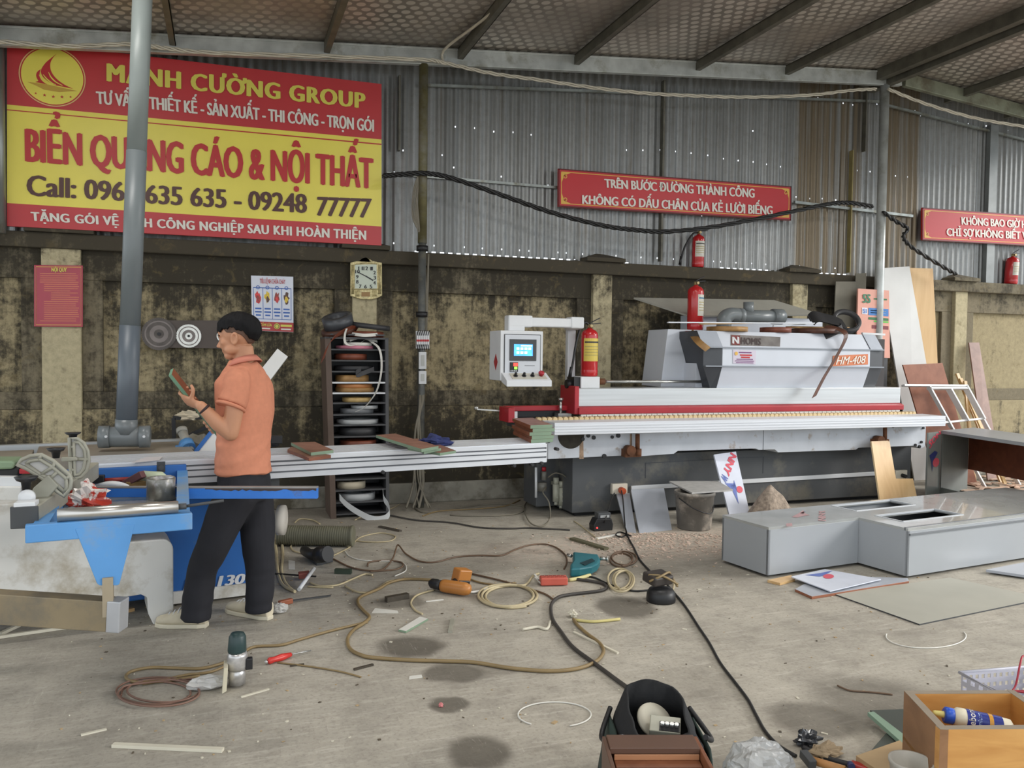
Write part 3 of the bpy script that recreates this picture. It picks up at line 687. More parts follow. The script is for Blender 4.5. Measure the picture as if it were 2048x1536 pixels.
for (y0, y1, lab) in ((704, 738, 'white two-gang wall switch on the post, just under the breaker panel'), (742, 768, 'white wall switch on the post, lowest of the stacked electrical boxes')):
    t = thing('switch_box', lab, 'switch', WL(845, y1, YQ), 'switches on the grey post')
    panel('housing', ((838, y0), (853, y0), (853, y1), (838, y1)), YQ, .03, m_white, t, bev=.003)
    panel('rocker', ((842, y0 + 6), (849, y0 + 6), (849, y1 - 6), (842, y1 - 6)), YQ - .004, .01, mat('switch_grey', S(184, 186, 182), .4, var=.04), t)

# cables
m_wcab = mat('white_cable', S(206, 200, 184), .5, var=.1); m_bcab = mat('black_cable', S(26, 26, 26), .5, var=.2); m_gcab = mat('grey_cable', S(120, 114, 100), .6, var=.2)
def cable(name, label, pts, Y, r, m, twist=0, n=8, group=None, cat='cable', strands=1):
    P_ = spline([WL(x, y, Y if not isinstance(Y, (list, tuple)) else Y[i]) for i, (x, y) in enumerate(pts)], n); q = MB()
    for s in range(strands):
        ph = 2 * math.pi * s / strands
        pp_ = [p + Vector((0, math.cos(ph + i * .9) * twist, math.sin(ph + i * .9) * twist)) for i, p in enumerate(P_)] if twist else P_
        q.tube(pp_, r, 7)
    return q.build(name, m, None, label, cat, group)
cable('white_cable', 'bundle of white cables sagging below the long rafter', [(-60, 80), (0, 83), (130, 92), (262, 88), (330, 96), (420, 105), (640, 112), (845, 119), (890, 126), (980, 146), (1080, 160), (1200, 177), (1300, 187), (1400, 192), (1500, 194), (1620, 190), (1700, 181), (1752, 178)], YB - .1, .008, m_wcab, .012, strands=3)
cable('white_cable', 'white cables running down right from the top of the bright steel post', [(1776, 178), (1850, 207), (1950, 236), (2048, 253), (2150, 270)], YB - .1, .009, m_wcab, .012, strands=3)
cable('white_conduit', 'thin white conduit climbing along a roof purlin', [(888, 128), (888, 100), (950, 52), (1017, 0), (1070, -40)], [YB - .1, YB - .1, 6.9, 6.25, 5.8], .013, m_wcab, n=4)
cable('black_cable', 'thick black twisted cable sagging between the olive post and the bright steel post', [(766, 352), (800, 349), (852, 347), (905, 357), (1000, 389), (1100, 424), (1200, 450), (1270, 460), (1340, 463), (1450, 450), (1600, 420), (1660, 408), (1700, 406), (1745, 413)], YB - .09, .013, m_bcab, .013, strands=3, n=10)
cable('black_cable', 'twisted black cable dropping right from the bright steel post to the wall top', [(1766, 424), (1790, 442), (1815, 457), (1806, 472), (1818, 490), (1850, 512), (1890, 536), (1912, 549)], YB - .08, .014, m_bcab, .013, strands=2, n=8)
q = MB()
for i in range(5):
    x = 827 + i * 2.2; q.tube(spline([WL(836, 350 + i, YB - .06), WL(x, 380, YB - .07), WL(x - 3, 425 + i * 5, YB - .07), WL(x + 3, 445 + i * 4, YB - .07), WL(834, 395, YB - .07)], 8), .005, 6)
q.build('hanging_wire', m_gcab, None, 'loops of grey wire hanging left of the olive post', 'wire')
random.seed(11)
q = MB()
for i in range(7):
    x0 = 838 + random.uniform(-5, 9); q.tube(spline([WL(846 + random.uniform(-9, 11), 500 + i * 4, YB + .05), WL(843 + random.uniform(-9, 11), 640, YB + .05), WL(842 + random.uniform(-4, 8), 762, YB + .05), WL(842 + random.uniform(-4, 8), 800, YB - .05), WL(x0 - 3, 860, YB - .09), WL(x0 + random.uniform(-9, 9), 960, YB - .11), WL(x0 + random.uniform(-22, 22), 1016, YB - .2)], 8), random.choice((.006, .008, .01)), 7)
q.build('wire_bundle', m_gcab, None, 'bundle of grey wires running down the pipe post to the floor', 'wire')
for y, lab in ((498, 'black tape strap wound round the post at the height of the wall top'), (630, 'black tape strap wound round the post just above the breaker panel')):
    q = MB(); q.lathe(Vector((xpost, YB, WL(843, y, YB).z - .02)), (0, 0, 1), [(.044, 0), (.055, 0), (.055, .05), (.044, .05)], 20); q.build('cable_tie', m_blk, None, lab, 'strap', 'straps on the grey post')

# fire extinguishers
m_ext = mat('extinguisher_red', S(186, 34, 38), .22, var=.06, coat=.3)
def extinguisher(px, pyb, pyt, Y, wpx, label, lab_col, hose=1, tilt=0, z0=None, dusty=False):
    b_ = WL(px, pyb, Y); tp = WL(px, pyt, Y); h = tp.z - b_.z
    if z0 is not None: h = tp.z - z0; b_.z = z0
    r = wpx / 2 * (b_ - CAM).dot(CF) / FPX
    t = thing('fire_extinguisher', label, 'fire extinguisher', b_, 'fire extinguishers')
    o = Vector(b_); A = Vector((math.sin(tilt), 0, math.cos(tilt)))
    hb = h
    q = MB(); q.lathe(o, A, [(r * .9, 0), (r, .012), (r, hb * .86), (r * .93, hb * .92), (r * .7, hb * .97), (r * .3, hb), (r * .28, hb * 1.02)], 28); q.build('cylinder', m_ext, t)
    q = MB(); q.lathe(o, A, [(r * 1.004, .03), (r * 1.02, .045), (r * 1.004, .06)], 28, caps=False); q.build('foot_ring', m_ext, t)
    va = o + A * hb * 1.02
    q = MB(); q.cyl(va, va + A * .035, r * .26, 14); q.cyl(va + A * .02 + Vector((0, -r * .25, 0)), va + A * .02 + Vector((0, -r * .55, 0)), .014, 14); q.build('valve', mat('valve_brass', S(168, 150, 110), .35, .6, var=.1), t)
    q = MB(); v1 = va + A * .035
    q.bar(v1, v1 + Vector((.11, 0, .012)), .018, .008); q.bar(v1 + Vector((0, 0, .01)), v1 + Vector((.10, 0, .06)), .018, .006); q.build('squeeze_handle', m_blk, t)
    # label wraps the front of the cylinder
    q = MB(); n_ = 10; z0_, z1_ = (hb * .32, hb * .80) if lab_col[1] else (hb * .25, hb * .72); vs = []
    a0, a1 = lab_col[2]
    for i in range(n_ + 1):
        a = math.radians(a0 + (a1 - a0) * i / n_); d_ = Vector((math.cos(a), math.sin(a), 0)) * (r * 1.012); vs += [o + d_ + A * z0_, o + d_ + A * z1_]
    q.add(vs, [(2 * i, 2 * i + 2, 2 * i + 3, 2 * i + 1) for i in range(n_)], 0)
    vs = []
    for (f0, f1, mi) in ((.80, .87, 1), (.62, .66, 2), (.5, .53, 2), (.38, .41, 2), (.25, .28, 2)):
        vs = []
        for i in range(n_ + 1):
            a = math.radians(a0 + 8 + (a1 - a0 - 16) * i / n_); d_ = Vector((math.cos(a), math.sin(a), 0)) * (r * 1.018); vs += [o + d_ + A * (z0_ + (z1_ - z0_) * f0), o + d_ + A * (z0_ + (z1_ - z0_) * f1)]
        q.add(vs, [(2 * i, 2 * i + 2, 2 * i + 3, 2 * i + 1) for i in range(n_)], mi)
    q.build('label_sticker', [lab_col[0], lab_col[3], mat('label_print', S(176, 160, 92), .5, var=.2)], t, fixn=False)
    if hose:
        hs = va + A * .02
        if hose == 1: pts = [hs, hs + Vector((-.05, -.01, .03)), hs + Vector((-.12, -.06, -.02)), hs + Vector((-.17, -.08, -.16)), hs + Vector((-.20, -.08, -.34)), hs + Vector((-.22, -.08, -.44))]
        elif hose == 2: pts = [hs, hs + Vector((-.08, -.01, -.02)), hs + Vector((-.17, 0, -.16)), hs + Vector((-.215, 0, -.3)), hs + Vector((-.22, 0, -.33))]
        else: pts = [hs, hs + Vector((-.02, .02, .06)), hs + Vector((-.07, .04, -.02)), hs + Vector((-.085, .03, -.2)), hs + Vector((-.08, .03, -hb * .9))]
        q = MB(); P_ = spline(pts, 6); q.tube(P_, .011, 8); ho = q.build('hose', m_blk, t)
        q = MB(); q.cyl(P_[-1] + Vector((.005, 0, .06)), P_[-1] + Vector((-.008, 0, -.03)), .013, 10, r2=.017); q.build('nozzle', m_blk, ho)
    return t
m_laby = mat('label_yellow', S(214, 190, 84), .4, var=.06); m_labw = mat('label_white', S(204, 200, 188), .45, var=.15, scale=20); m_band = mat('label_black_band', S(60, 54, 50), .5, var=.2); m_bandb = mat('label_blue_band', S(60, 120, 150), .5, var=.2)
# ------------------------------------------------------------------ edge banding machine
m_mw = mat('machine_white', S(206, 211, 220), .4, var=.04, scale=3)
m_mw2 = mat('machine_white_dirty', S(200, 204, 210), .45, var=.08, scale=5, dirt=S(158, 142, 126), dscale=6, damt=.12)
m_mg = mat('machine_charcoal', S(76, 78, 80), .5, var=.12, scale=3, dirt=S(112, 108, 98), dscale=2.2, damt=.3)
m_mg2 = mat('hood_charcoal', S(64, 67, 72), .42, var=.08); m_mr = mat('machine_red', S(168, 36, 46), .38, var=.08)
m_alu = mat('aluminium', S(196, 200, 202), .32, .45, var=.08, scale=4, stretch=(.3, 1, 12)); m_aluw = mat('pale_aluminium', S(214, 217, 222), .36, .15, var=.05, stretch=(.3, 1, 10))
m_rol = mat('roller_beige', S(212, 186, 140), .5, var=.12); m_rolw = mat('roller_white', S(226, 222, 214), .5, var=.06); m_rust = mat('rust', S(104, 66, 42), .8, .2, var=.35, scale=14)
m_steel = mat('steel_rod', S(190, 190, 186), .25, .8, var=.1)
eb = thing('edge_banding_machine', 'long white, red and charcoal edge banding machine along the back wall', 'machine', (4.8, 6.9, 0))
# base
MB().bx(2.96, 6.86, 6.75, 7.45, .04, .56).build('base', m_mg, eb, bev=.006)
MB().bx(3.02, 6.8, 6.83, 7.40, 0, .04).build('base_plinth', m_blk, eb)
MB().bx(2.74, 2.97, 7.08, 7.42, .05, .60).build('recessed_end_panel', m_mg, eb, bev=.004)
q = MB(); q.bar((2.9 + .8, 6.748, .47), (5.0, 6.748, .49), .002, .006); q.bar((3.7, 6.748, .47), (3.7, 6.748, .33), .002, .006, up=(1, 0, 0)); q.bar((5.0, 6.748, .49), (5.0, 6.748, .33), .002, .006, up=(1, 0, 0))
q.build('access_panel_seam', m_mg2, eb)
# beam-like body with slots under its lower edge
YBD = 6.55
def bz(px, py): p = WL(px, py, YBD); return (p.x, YBD, p.z)
ol = [(2.64, .83), (6.84, .83), (6.84, .565), (6.78, .545), (6.70, .575), (5.98, .575), (5.95, .555), (5.02, .555), (4.98, .585), (4.80, .585), (4.76, .60), (3.92, .60), (3.88, .575), (3.6, .565), (3.45, .56), (3.42, .575), (2.64, .565)]
MB().prism([(x, YBD, z) for x, z in ol], (0, .62, 0)).build('body', m_mw2, eb, bev=.004)
q = MB(); q.bar((4.846, YBD - .001, .83), (4.846, YBD - .001, .58), .006, .002, up=(1, 0, 0)); q.bar((3.44, YBD - .001, .83), (3.44, YBD - .001, .56), .008, .002, up=(1, 0, 0)); q.build('panel_seam', m_dk, eb)
q = MB(); c_ = WL(1142, 870, YBD); vs = [c_ + V(.125 * math.cos(a), -.002, -.12 * math.sin(a)) for a in [math.pi * i / 18 for i in range(19)]]
q.add(vs, [tuple(range(19))]); q.build('end_hole', mat('hole_dirt', S(58, 54, 46), .9, var=.3, scale=20), eb, fixn=False)
for (x, y, r) in ((1165, 878, .017), (1176, 871, .018), (1187, 875, .018), (1224, 874, .015), (1236, 871, .02), (1208, 912, .02), (1097, 883, .012), (1785, 853, .014), (1775, 850, .012), (1838, 893, .016), (1830, 890, .014), (1846, 856, .012), (1842, 884, .014)):
    p = WL(x, y, YBD); q = MB(); q.cyl(p + V(0, .01, 0), p + V(0, -.012, 0), r, 12); q.build('bolt', m_blk, eb)
for (x, y0, y1, r) in ((1275, 868, 900, .02), (1770, 852, 880, .02)):
    a = WL(x, y0, YBD - .06); b2 = WL(x, y1, YBD - .06)
    q = MB(); q.cyl(a, b2, r, 14); q.cyl(b2 + V(0, 0, .01), b2 - V(0, 0, .05), r * 2, 6); q.bx(b2.x - .13, b2.x + .03, YBD - .08, YBD, b2.z - .06, b2.z + .01); q.cyl(V(b2.x - .08, YBD - .1, b2.z), V(b2.x - .08, YBD - .02, b2.z), .045, 16)
    q.build('height_screw', m_rust, eb)
q = MB(); 
for (x, y0, y1, w_) in ((1163, 882, 918, .035), (1262, 868, 905, .02)):
    a = WL(x, y0, YBD - .001); b2 = WL(x, y1, YBD - .001); q.quad(a + V(-w_ / 2, 0, 0), a + V(w_ / 2, 0, 0), b2 + V(w_ * .6, 0, 0), b2 + V(-w_ * .6, 0, 0))
q.build('rust_run', mat('rust_stain', S(158, 132, 108), .7, var=.3, scale=30), eb, fixn=False)
# support table: extruded front and bed
q = MB(); q.prism([(2.60, 6.31, .90), (2.60, 6.31, .80), (2.60, 6.335, .795), (2.60, 6.60, .80), (2.60, 6.60, .90)], (4.24, 0, 0))
for z in (.825, .85, .872): q.bx(2.60, 6.84, 6.306, 6.311, z - .004, z + .004)
q.build('support_table', m_aluw, eb)
MB().bx(2.50, 6.75, 6.60, 7.25, .80, .885).build('conveyor_bed', m_dk, eb)
MB().bx(2.45, 3.0, 6.85, 7.25, .885, .90).build('infeed_plate', m_blk, eb)
rp = None
for i in range(84):
    x = 2.57 + i * .05
    if rp is None:
        q = MB(); q.cyl((x, 6.585, .905), (x, 6.64, .905), .021, 14); rp = q.build('table_roller', m_rol, eb)
    else:
        c2 = rp.copy(); COL.objects.link(c2); c2.parent = eb; c2.location = Vector(rp.location) + V(i * .05, 0, 0)
# pressure beam
MB().bx(3.02, 6.74, 6.80, 7.12, 1.00, 1.165).build('pressure_beam', m_alu, eb, bev=.006)
MB().prism([(3.02, 6.805, 1.00), (3.02, 6.758, .985), (3.02, 6.758, .932), (3.02, 6.81, .93), (3.02, 7.1, .93), (3.02, 7.1, 1.00)], (3.73, 0, 0)).build('red_guard', m_mr, eb, bev=.004)
MB().bx(2.985, 3.03, 6.78, 7.12, .93, 1.185).build('red_end_block', m_mr, eb, bev=.006)
rp = None
for i in range(66):
    x = 3.07 + i * .0555
    if rp is None:
        q = MB(); q.cyl((x, 6.765, .928), (x, 6.80, .928), .026, 14); rp = q.build('pressure_roller', m_rolw, eb)
    else:
        c2 = rp.copy(); COL.objects.link(c2); c2.parent = eb; c2.location = Vector(rp.location) + V(i * .0555, 0, 0)
# infeed fence at the left end
q = MB(); q.bx(2.39, 3.0, 6.95, 7.05, .955, 1.0); q.build('infeed_fence', m_mr, eb, bev=.005)
MB().bx(2.36, 2.42, 6.80, 7.06, .865, .995).build('infeed_end_block', m_mr, eb, bev=.005)
MB().prism([(2.43, 6.84, .96), (2.46, 6.84, .96), (2.46, 6.84, .90), (2.54, 6.84, .875), (2.43, 6.84, .875)], (0, .02, 0)).build('white_angle', m_white, eb)
q = MB(); q.bx(2.44, 3.0, 6.98, 7.02, .90, .955); q.build('infeed_belt', m_blk, eb)
q = MB(); q.bar((2.33, 6.98, .96), (2.12, 6.98, .975), .05, .012); q.cyl((2.12, 6.98, .97), (2.12, 6.98, 1.0), .02, 12); q.build('infeed_lug', m_steel, eb)
q = MB(); q.cyl((2.90, 6.9, .91), (2.90, 6.9, 1.06), .013, 12); q.cyl((2.90, 6.9, 1.05), (2.90, 6.9, 1.075), .024, 12); q.bx(2.86, 2.99, 6.86, 6.95, .89, .935); q.build('clamp_screw', m_steel, eb)
# feed drive box, rod and bracket post
MB().bx(3.08, 3.27, 6.86, 7.06, 1.165, 1.27).build('drive_box', m_white, eb, bev=.005)
q = MB(); q.bx(3.02, 3.08, 6.88, 7.04, 1.17, 1.265); q.cyl((2.97, 6.95, 1.2), (3.03, 6.95, 1.2), .04, 12); q.build('drive_motor', m_blk, eb)
q = MB(); q.cyl((3.27, 6.95, 1.222), (3.36, 6.95, 1.222), .03, 12); q.build('coupling', m_rust, eb)
q = MB(); q.cyl((3.36, 6.95, 1.222), (4.40, 6.95, 1.222), .014, 12); q.build('drive_rod', m_steel, eb)
# hood with three facets
XL, XRh = 4.50, 6.27
def hood_prof(x, inset=0): return [(x, 7.5, 1.16), (x, 6.83, 1.16), (x, 6.74, 1.375), (x, 6.74, 1.555), (x, 6.86, 1.715), (x, 7.5, 1.715)]
MB().prism(hood_prof(XL), (XRh - XL, 0, 0)).build('hood', m_mw, eb, bev=.004)
for nm, xa, xb, sl in (('hood_end', 4.30, XL, 1), ('hood_end', XRh, 6.45, -1)):
    q = MB(); pa = hood_prof(xa); pb = hood_prof(xb)
    if sl == 1:
        pa = [(xa + (.14 if z < 1.3 else .0), y + .02, z) for x, y, z in pa]
    else:
        pb = [(xb - (.01 if z < 1.3 else 0), y + .02, z) for x, y, z in pb]
    vs = [Vector(p) for p in pa + pb]; n_ = len(pa)
    q.add(vs, [tuple(range(n_)), tuple(range(2 * n_ - 1, n_ - 1, -1))] + [(i, (i + 1) % n_, n_ + (i + 1) % n_, n_ + i) for i in range(n_)])
    q.build(nm, m_mg2, eb, bev=.003)
    q = MB(); a_, b_ = xa, xb
    q.add([(a_, 6.755, 1.56), (b_, 6.735, 1.56), (b_, 6.852, 1.716), (a_, 6.875, 1.716)] if sl == 1 else [(a_, 6.735, 1.56), (b_, 6.755, 1.56), (b_, 6.875, 1.716), (a_, 6.852, 1.716)], [(0, 1, 2, 3)]); q.build('hood_end_top', mat('hood_grey_top', S(170, 176, 186), .4, var=.06), eb, fixn=False)
q = MB()
for z in (1.377, 1.556): q.bx(4.31, 6.44, 6.725, 6.75, z - .006, z + .006)
q.build('hood_seam', mat('seam_grey', S(138, 144, 152), .4, var=.05), eb)
# side cabinet behind the hood
MB().prism([(4.10, 7.2, 1.16), (4.17, 7.2, 1.735), (4.62, 7.2, 1.735), (4.62, 7.2, 1.16)], (0, .4, 0)).build('side_cabinet', m_mw, eb, bev=.005)
MB().bx(4.36, 4.56, 6.98, 7.21, 1.16, 1.40).build('bracket_plate', m_mw, eb, bev=.004)
def edec(name, px, Y, m, dy=.002): return MB().prism([WL(x, y, Y) for x, y in px], (0, dy, 0)).build(name, m, eb)
edec('dark_decal', ((1371, 662), (1398, 662), (1398, 718), (1370, 718)), 7.195, m_blk)
edec('red_decal', ((1371, 662), (1398, 662), (1398, 672), (1371, 672)), 7.19, m_ltr_r)
lettering('!', WL(1375, 671, 7.185), WL(1378, 671, 7.185), WL(1378, 665, 7.185), WL(1375, 665, 7.185), m_ltr_y, eb, .03)
# logo plate on the sloped top facet, stickers on the middle facet
def on_top(px, py, lift=.002):
    nrm = V(0, -.16, .12).normalized(); p0 = V(4.5, 6.74, 1.555); return PLN(px, py, p0 + nrm * lift, nrm)
MB().prism([on_top(*p) for p in ((1461, 669), (1561, 674), (1560, 693), (1461, 691))], V(0, .004, -.003)).build('logo_plate', mat('logo_plate_silver', S(158, 154, 152), .3, .5, var=.25, scale=9), eb)
q = MB(); q.add([on_top(*p, .004) for p in ((1463, 670.5), (1480, 671.3), (1480, 690), (1463, 689))], [(0, 1, 2, 3)], 0)
for (a, b2) in (((1466.5, 687), (1466.5, 674)), ((1466.5, 674), (1476.5, 687)), ((1476.5, 687), (1476.5, 674))):
    q.bar(on_top(*a, .006), on_top(*b2, .006), .02, .002, up=V(0, -.16, .12))
q.m = [0] + [1] * (len(q.m) - 1)
q.build('logo_mark', [mat('logo_maroon', S(128, 66, 66), .4, var=.08), m_white], eb, fixn=False)
def lt(txt, a, b2, c_, d_, f, m, bold=.02): lettering(txt, f(*a), f(*b2), f(*c_), f(*d_), m, eb, bold, off=(0, -.001, .001))
lt('HOMIS', (1482, 688), (1522, 690), (1522, 677), (1482, 675), lambda x, y: on_top(x, y, .006), mat('logo_grey', S(96, 86, 86), .4, .3, var=.05), .03)
YF = 6.735
edec('warning_sticker', ((1466, 699), (1512, 701), (1511, 729), (1466, 727)), YF, mat('sticker_lilac', S(206, 198, 212), .4, var=.04))
q = MB()
for (x0, x1, y, h_, mi) in ((1478, 1503, 703.5, 2.5, 0), (1480, 1504, 708.5, 3, 1), (1482, 1500, 713, 3, 1), (1473, 1506, 717.5, 1.6, 0), (1470, 1508, 721, 1.6, 0), (1472, 1507, 724.5, 1.6, 0)):
    q.add([WL(x0, y, YF - .002), WL(x1, y + .6, YF - .002), WL(x1, y + h_ + .6, YF - .002), WL(x0, y + h_, YF - .002)], [(0, 3, 2, 1)], mi)
disc(q, WL(1472.5, 707, YF - .003), .018, n=16, m=2)
q.build('warning_print', [mat('print_purple', S(120, 70, 120), .5, var=.1), m_ltr_r, m_gold], eb, fixn=False)
edec('model_plate', ((1666, 711.5), (1736, 708), (1736, 729), (1664, 732.5)), YF, mat('model_plate_orange', S(204, 120, 78), .45, var=.05))
lettering('HM-408', WL(1671, 729.5, YF - .003), WL(1731, 726.5, YF - .003), WL(1731, 711.5, YF - .003), WL(1673, 714, YF - .003), m_ltr_w, eb, .012, shear=.25)
# control cabinet on its arm
YA = 6.62
q = MB(); q.bx(3.03, 3.11, 7.06, 7.12, 1.165, 1.70); q.build('arm_post', m_white, eb, bev=.006)
q = MB(); q.bx(2.30, 2.98, 6.60, 6.70, 1.705, 1.785); q.build('control_arm', m_white, eb, bev=.012)
q = MB(); q.bx(2.28, 2.50, 6.59, 6.71, 1.70, 1.80); q.bx(2.28, 2.43, 6.59, 6.71, 1.66, 1.72); q.build('arm_elbow', m_white, eb, bev=.012)
q = MB(); q.prism([(2.86, 6.59, 1.70), (2.98, 6.59, 1.70), (3.12, 6.98, 1.70), (3.12, 7.13, 1.70), (3.02, 7.13, 1.70), (2.86, 6.71, 1.70)], (0, 0, .10)); q.build('arm_elbow', m_white, eb, bev=.012)
MB().bx(2.18, 2.56, 6.50, 6.80, 1.245, 1.665).build('control_cabinet', m_white, eb, bev=.005)
MB().prism([(2.19, 6.50, 1.235), (2.19, 6.36, 1.20), (2.19, 6.36, 1.25), (2.19, 6.50, 1.315)], (.40, 0, 0)).build('control_desk', m_white, eb, bev=.004)
YCB = 6.497
def cbx(name, u0, v0, u1, v1, m, dep=.004, parent=None, Y=YCB): # u: 0..1 across, v: 0..1 from top of cabinet
    x0, x1 = 2.18 + .38 * u0, 2.18 + .38 * u1; z0, z1 = 1.665 - .42 * v1, 1.665 - .42 * v0
    return MB().bx(x0, x1, Y - dep, Y, z0, z1).build(name, m, parent or eb)
cbx('door_gasket', .08, .07, .94, .95, m_blk, .003); cbx('control_door', .095, .082, .925, .938, mat('door_grey_white', S(200, 204, 210), .4, var=.03), .006)
cbx('touch_panel', .20, .17, .83, .60, m_dk, .012)
scr = cbx('screen', .30, .27, .74, .50, mat('screen_blue', S(60, 130, 214), .3, var=.2, scale=16, emit=1.2), .002, None, YCB - .012)
q = MB()
for r_ in range(2):
    for c_ in range(4 if r_ == 0 else 3):
        x0 = 2.18 + .38 * (.36 + .092 * c_); z0 = 1.665 - .42 * (.375 if r_ == 0 else .455); q.bx(x0, x0 + .024, YCB - .0155, YCB - .014, z0 - .001, z0 + .018)
q.bx(2.18 + .38 * .46, 2.18 + .38 * .72, YCB - .0155, YCB - .014, 1.665 - .42 * .31, 1.665 - .42 * .285)
q.build('screen_icons', mat('screen_icon', S(206, 232, 250), .3, var=.02, emit=1.2), eb)
cbx('digital_meter', .21, .63, .40, .82, m_blk, .012); cbx('red_digits', .29, .645, .39, .71, mat('digit_red', S(240, 60, 50), .3, var=.02, emit=1.0), .002, None, YCB - .0125); cbx('green_digits', .31, .72, .38, .77, mat('digit_green', S(120, 200, 60), .3, var=.02, emit=1.0), .002, None, YCB - .0125)
q = MB()
for x in (2.265, 2.28, 2.295, 2.31): q.bx(x, x + .009, YCB - .016, YCB - .012, 1.325, 1.333)
q.build('meter_keys', m_alu, eb)
cbx('door_print', .56, .69, .80, .70, m_dk, .0065); 
dn = V(0, -.065, -.14).normalized()
def desk(x, t): return V(x, 6.50 - .14 * t, 1.315 - .065 * t)
MB().prism([desk(2.25, .15) + V(0, 0, .001), desk(2.56, .15) + V(0, 0, .001), desk(2.56, .82) + V(0, 0, .001), desk(2.25, .82) + V(0, 0, .001)], (0, -.001, .003)).build('desk_plate', mat('desk_plate_cream', S(190, 186, 172), .4, var=.04), eb)
up = V(0, -.065 * -1 * -1, .14).normalized()
for x in (2.29, 2.365, 2.44):
    p = desk(x, .5); q = MB(); q.cyl(p, p + up * .012, .019, 16); q.cyl(p + up * .012, p + up * .03, .012, 12); q.bar(p + up * .032 + V(0, -.016, 0), p + up * .032 + V(0, .016, 0), .007, .014); q.build('selector_switch', m_blk, eb)
p = desk(2.52, .45); q = MB(); q.lathe(p, up, [(.016, 0), (.016, .018), (.024, .02), (.026, .034), (.018, .044)], 18); q.build('emergency_stop', m_mr, eb)
dm = [V(2.179, 6.62, 1.47), V(2.179, 6.67, 1.40), V(2.179, 6.62, 1.33), V(2.179, 6.57, 1.40)]
MB().prism(dm, (-.002, 0, 0)).build('red_diamond_sticker', m_mr, eb)
# air regulators on the recessed end and hose loop
for (x, y, y1) in ((1112, 968, 1003), (1122, 975, 1010)):
    a = WL(x, y, 7.0); b2 = WL(x, y1, 7.0); q = MB(); q.cyl(b2, a, .032, 14); q.cyl(b2 - V(0, 0, .03), b2, .018, 12); q.cyl(a, a + V(0, 0, .06), .026, 12)
    for t_ in (.25, .5, .75): q.cyl(b2.lerp(a, t_) + V(0, -.036, 0), b2.lerp(a, t_) + V(0, -.02, 0), .008, 8)
    q.bar(a + V(0, 0, .0), V(a.x, 7.09, a.z), .03, .03); q.build('air_regulator', mat('regulator_grey', S(168, 168, 152), .4, var=.15), eb)
q = MB(); q.cyl(WL(1088, 942, 7.05), WL(1088, 934, 7.05), .02, 12); q.build('red_valve_knob', m_mr, eb)
a = WL(1088, 960, 7.04); q = MB(); q.cyl(a, a + V(0, 0, .08), .025, 12); q.cyl(a + V(-.02, 0, -.1), a + V(-.02, 0, -.02), .045, 14); q.build('water_trap', mat('trap_grey', S(120, 118, 110), .4, var=.2), eb)
q = MB(); q.tube(spline([WL(1096, 955, 6.98), WL(1112, 946, 6.9), WL(1133, 955, 6.9), WL(1136, 975, 6.92), WL(1125, 990, 6.98)], 8), .006, 8); q.tube(spline([WL(1092, 975, 6.98), WL(1086, 985, 6.9), WL(1098, 1005, 6.85), WL(1100, 1035, 6.8), FL(1085, 1052, .012), FL(1060, 1045, .012), FL(1048, 1015, .012), FL(1060, 1000, .012), FL(1078, 1005, .012)], 8), .006, 8); q.build('air_hose', m_gcab, eb)
q = MB(); q.cyl(WL(1072, 935, 7.0), WL(1072, 995, 7.0), .012, 10); q.build('white_pipe', m_white, eb)
# white trunking and socket boxes on the charcoal base
q = MB(); a = WL(1262, 976, 6.74); b2 = WL(1752, 947, 6.74); q.bar(a + V(0, .0, 0), b2 + V(0, 0, 0), .02, .04); q.build('cable_trunking', m_white, eb, bev=.003)
for (x0, x1, y0, y1, orange) in ((1224, 1254, 968, 987, 1), (1790, 1813, 941, 956, 0)):
    a = WL(x0, y0, 6.72); b2 = WL(x1, y1, 6.72); q = MB(); q.bx(a.x, b2.x, 6.71, 6.755, b2.z, a.z); so_ = q.build('socket_box', mat('socket_cream', S(214, 206, 188), .4, var=.04), eb, bev=.004)
    q = MB(); c_ = (a + b2) / 2; q.cyl(V(c_.x + .01, 6.712, c_.z - .01), V(c_.x + .01, 6.66, c_.z - .015), .03 if orange else .02, 12); q.build('plug', mat('plug_orange', S(190, 84, 50), .4, var=.1) if orange else m_blk, so_)
# cords from that socket
def fcord(name, label, pts, r, m, n=8, cat='cord', group=None):
    q = MB(); q.tube(spline(pts, n), r, 7); return q.build(name, m, None, label, cat, group)
# things standing on the machine
extinguisher(1178, 752, 658, 6.95, 34, 'red fire extinguisher with yellow label standing on the small white drive box of the machine', (m_laby, 1, (205, 345), m_band), 1, z0=1.271)
extinguisher(1390, 661, 572, 7.36, 32, 'tall red fire extinguisher with white label standing on the grey cabinet beside the hood', (m_labw, 1, (255, 350), m_bandb), 0, z0=1.736)
extinguisher(1395, 540, 470, YW - .03, 24, 'dusty red fire extinguisher on the wall top under the long slogan board', (m_labw, 1, (210, 330), m_band), 2, z0=ZC + .001, tilt=.02)
extinguisher(2021, 568, 514, YW - .02, 24, 'red fire extinguisher on the wall top below the cut off slogan board', (m_labw, 1, (230, 330), m_labw), 0, z0=ZC + .001, tilt=.07)
# tilted grey sheet resting on the rear of the machine, leaning to the wall
MB().bx(4.62, 6.3, 7.5, 7.72, 1.16, 1.90).build('dust_duct_box', m_mw, eb, bev=.004)
gs = [V(4.02, YW - .30, 2.075), V(5.75, YW - .30, 2.085), V(6.40, 7.30, 1.90), V(4.42, 7.30, 1.885)]
gs = [WL(1268, 595, 7.70), WL(1548, 600, 7.70), WL(1645, 629, 7.42), WL(1378, 631, 7.42)]
nrm = (gs[1] - gs[0]).cross(gs[3] - gs[0]).normalized() * .018
MB().prism(gs, nrm).build('grey_sheet', mat('grey_laminate', S(158, 156, 146), .5, var=.06), None, 'large grey sheet lying tilted on the back of the machine, behind the extinguisher', 'sheet')
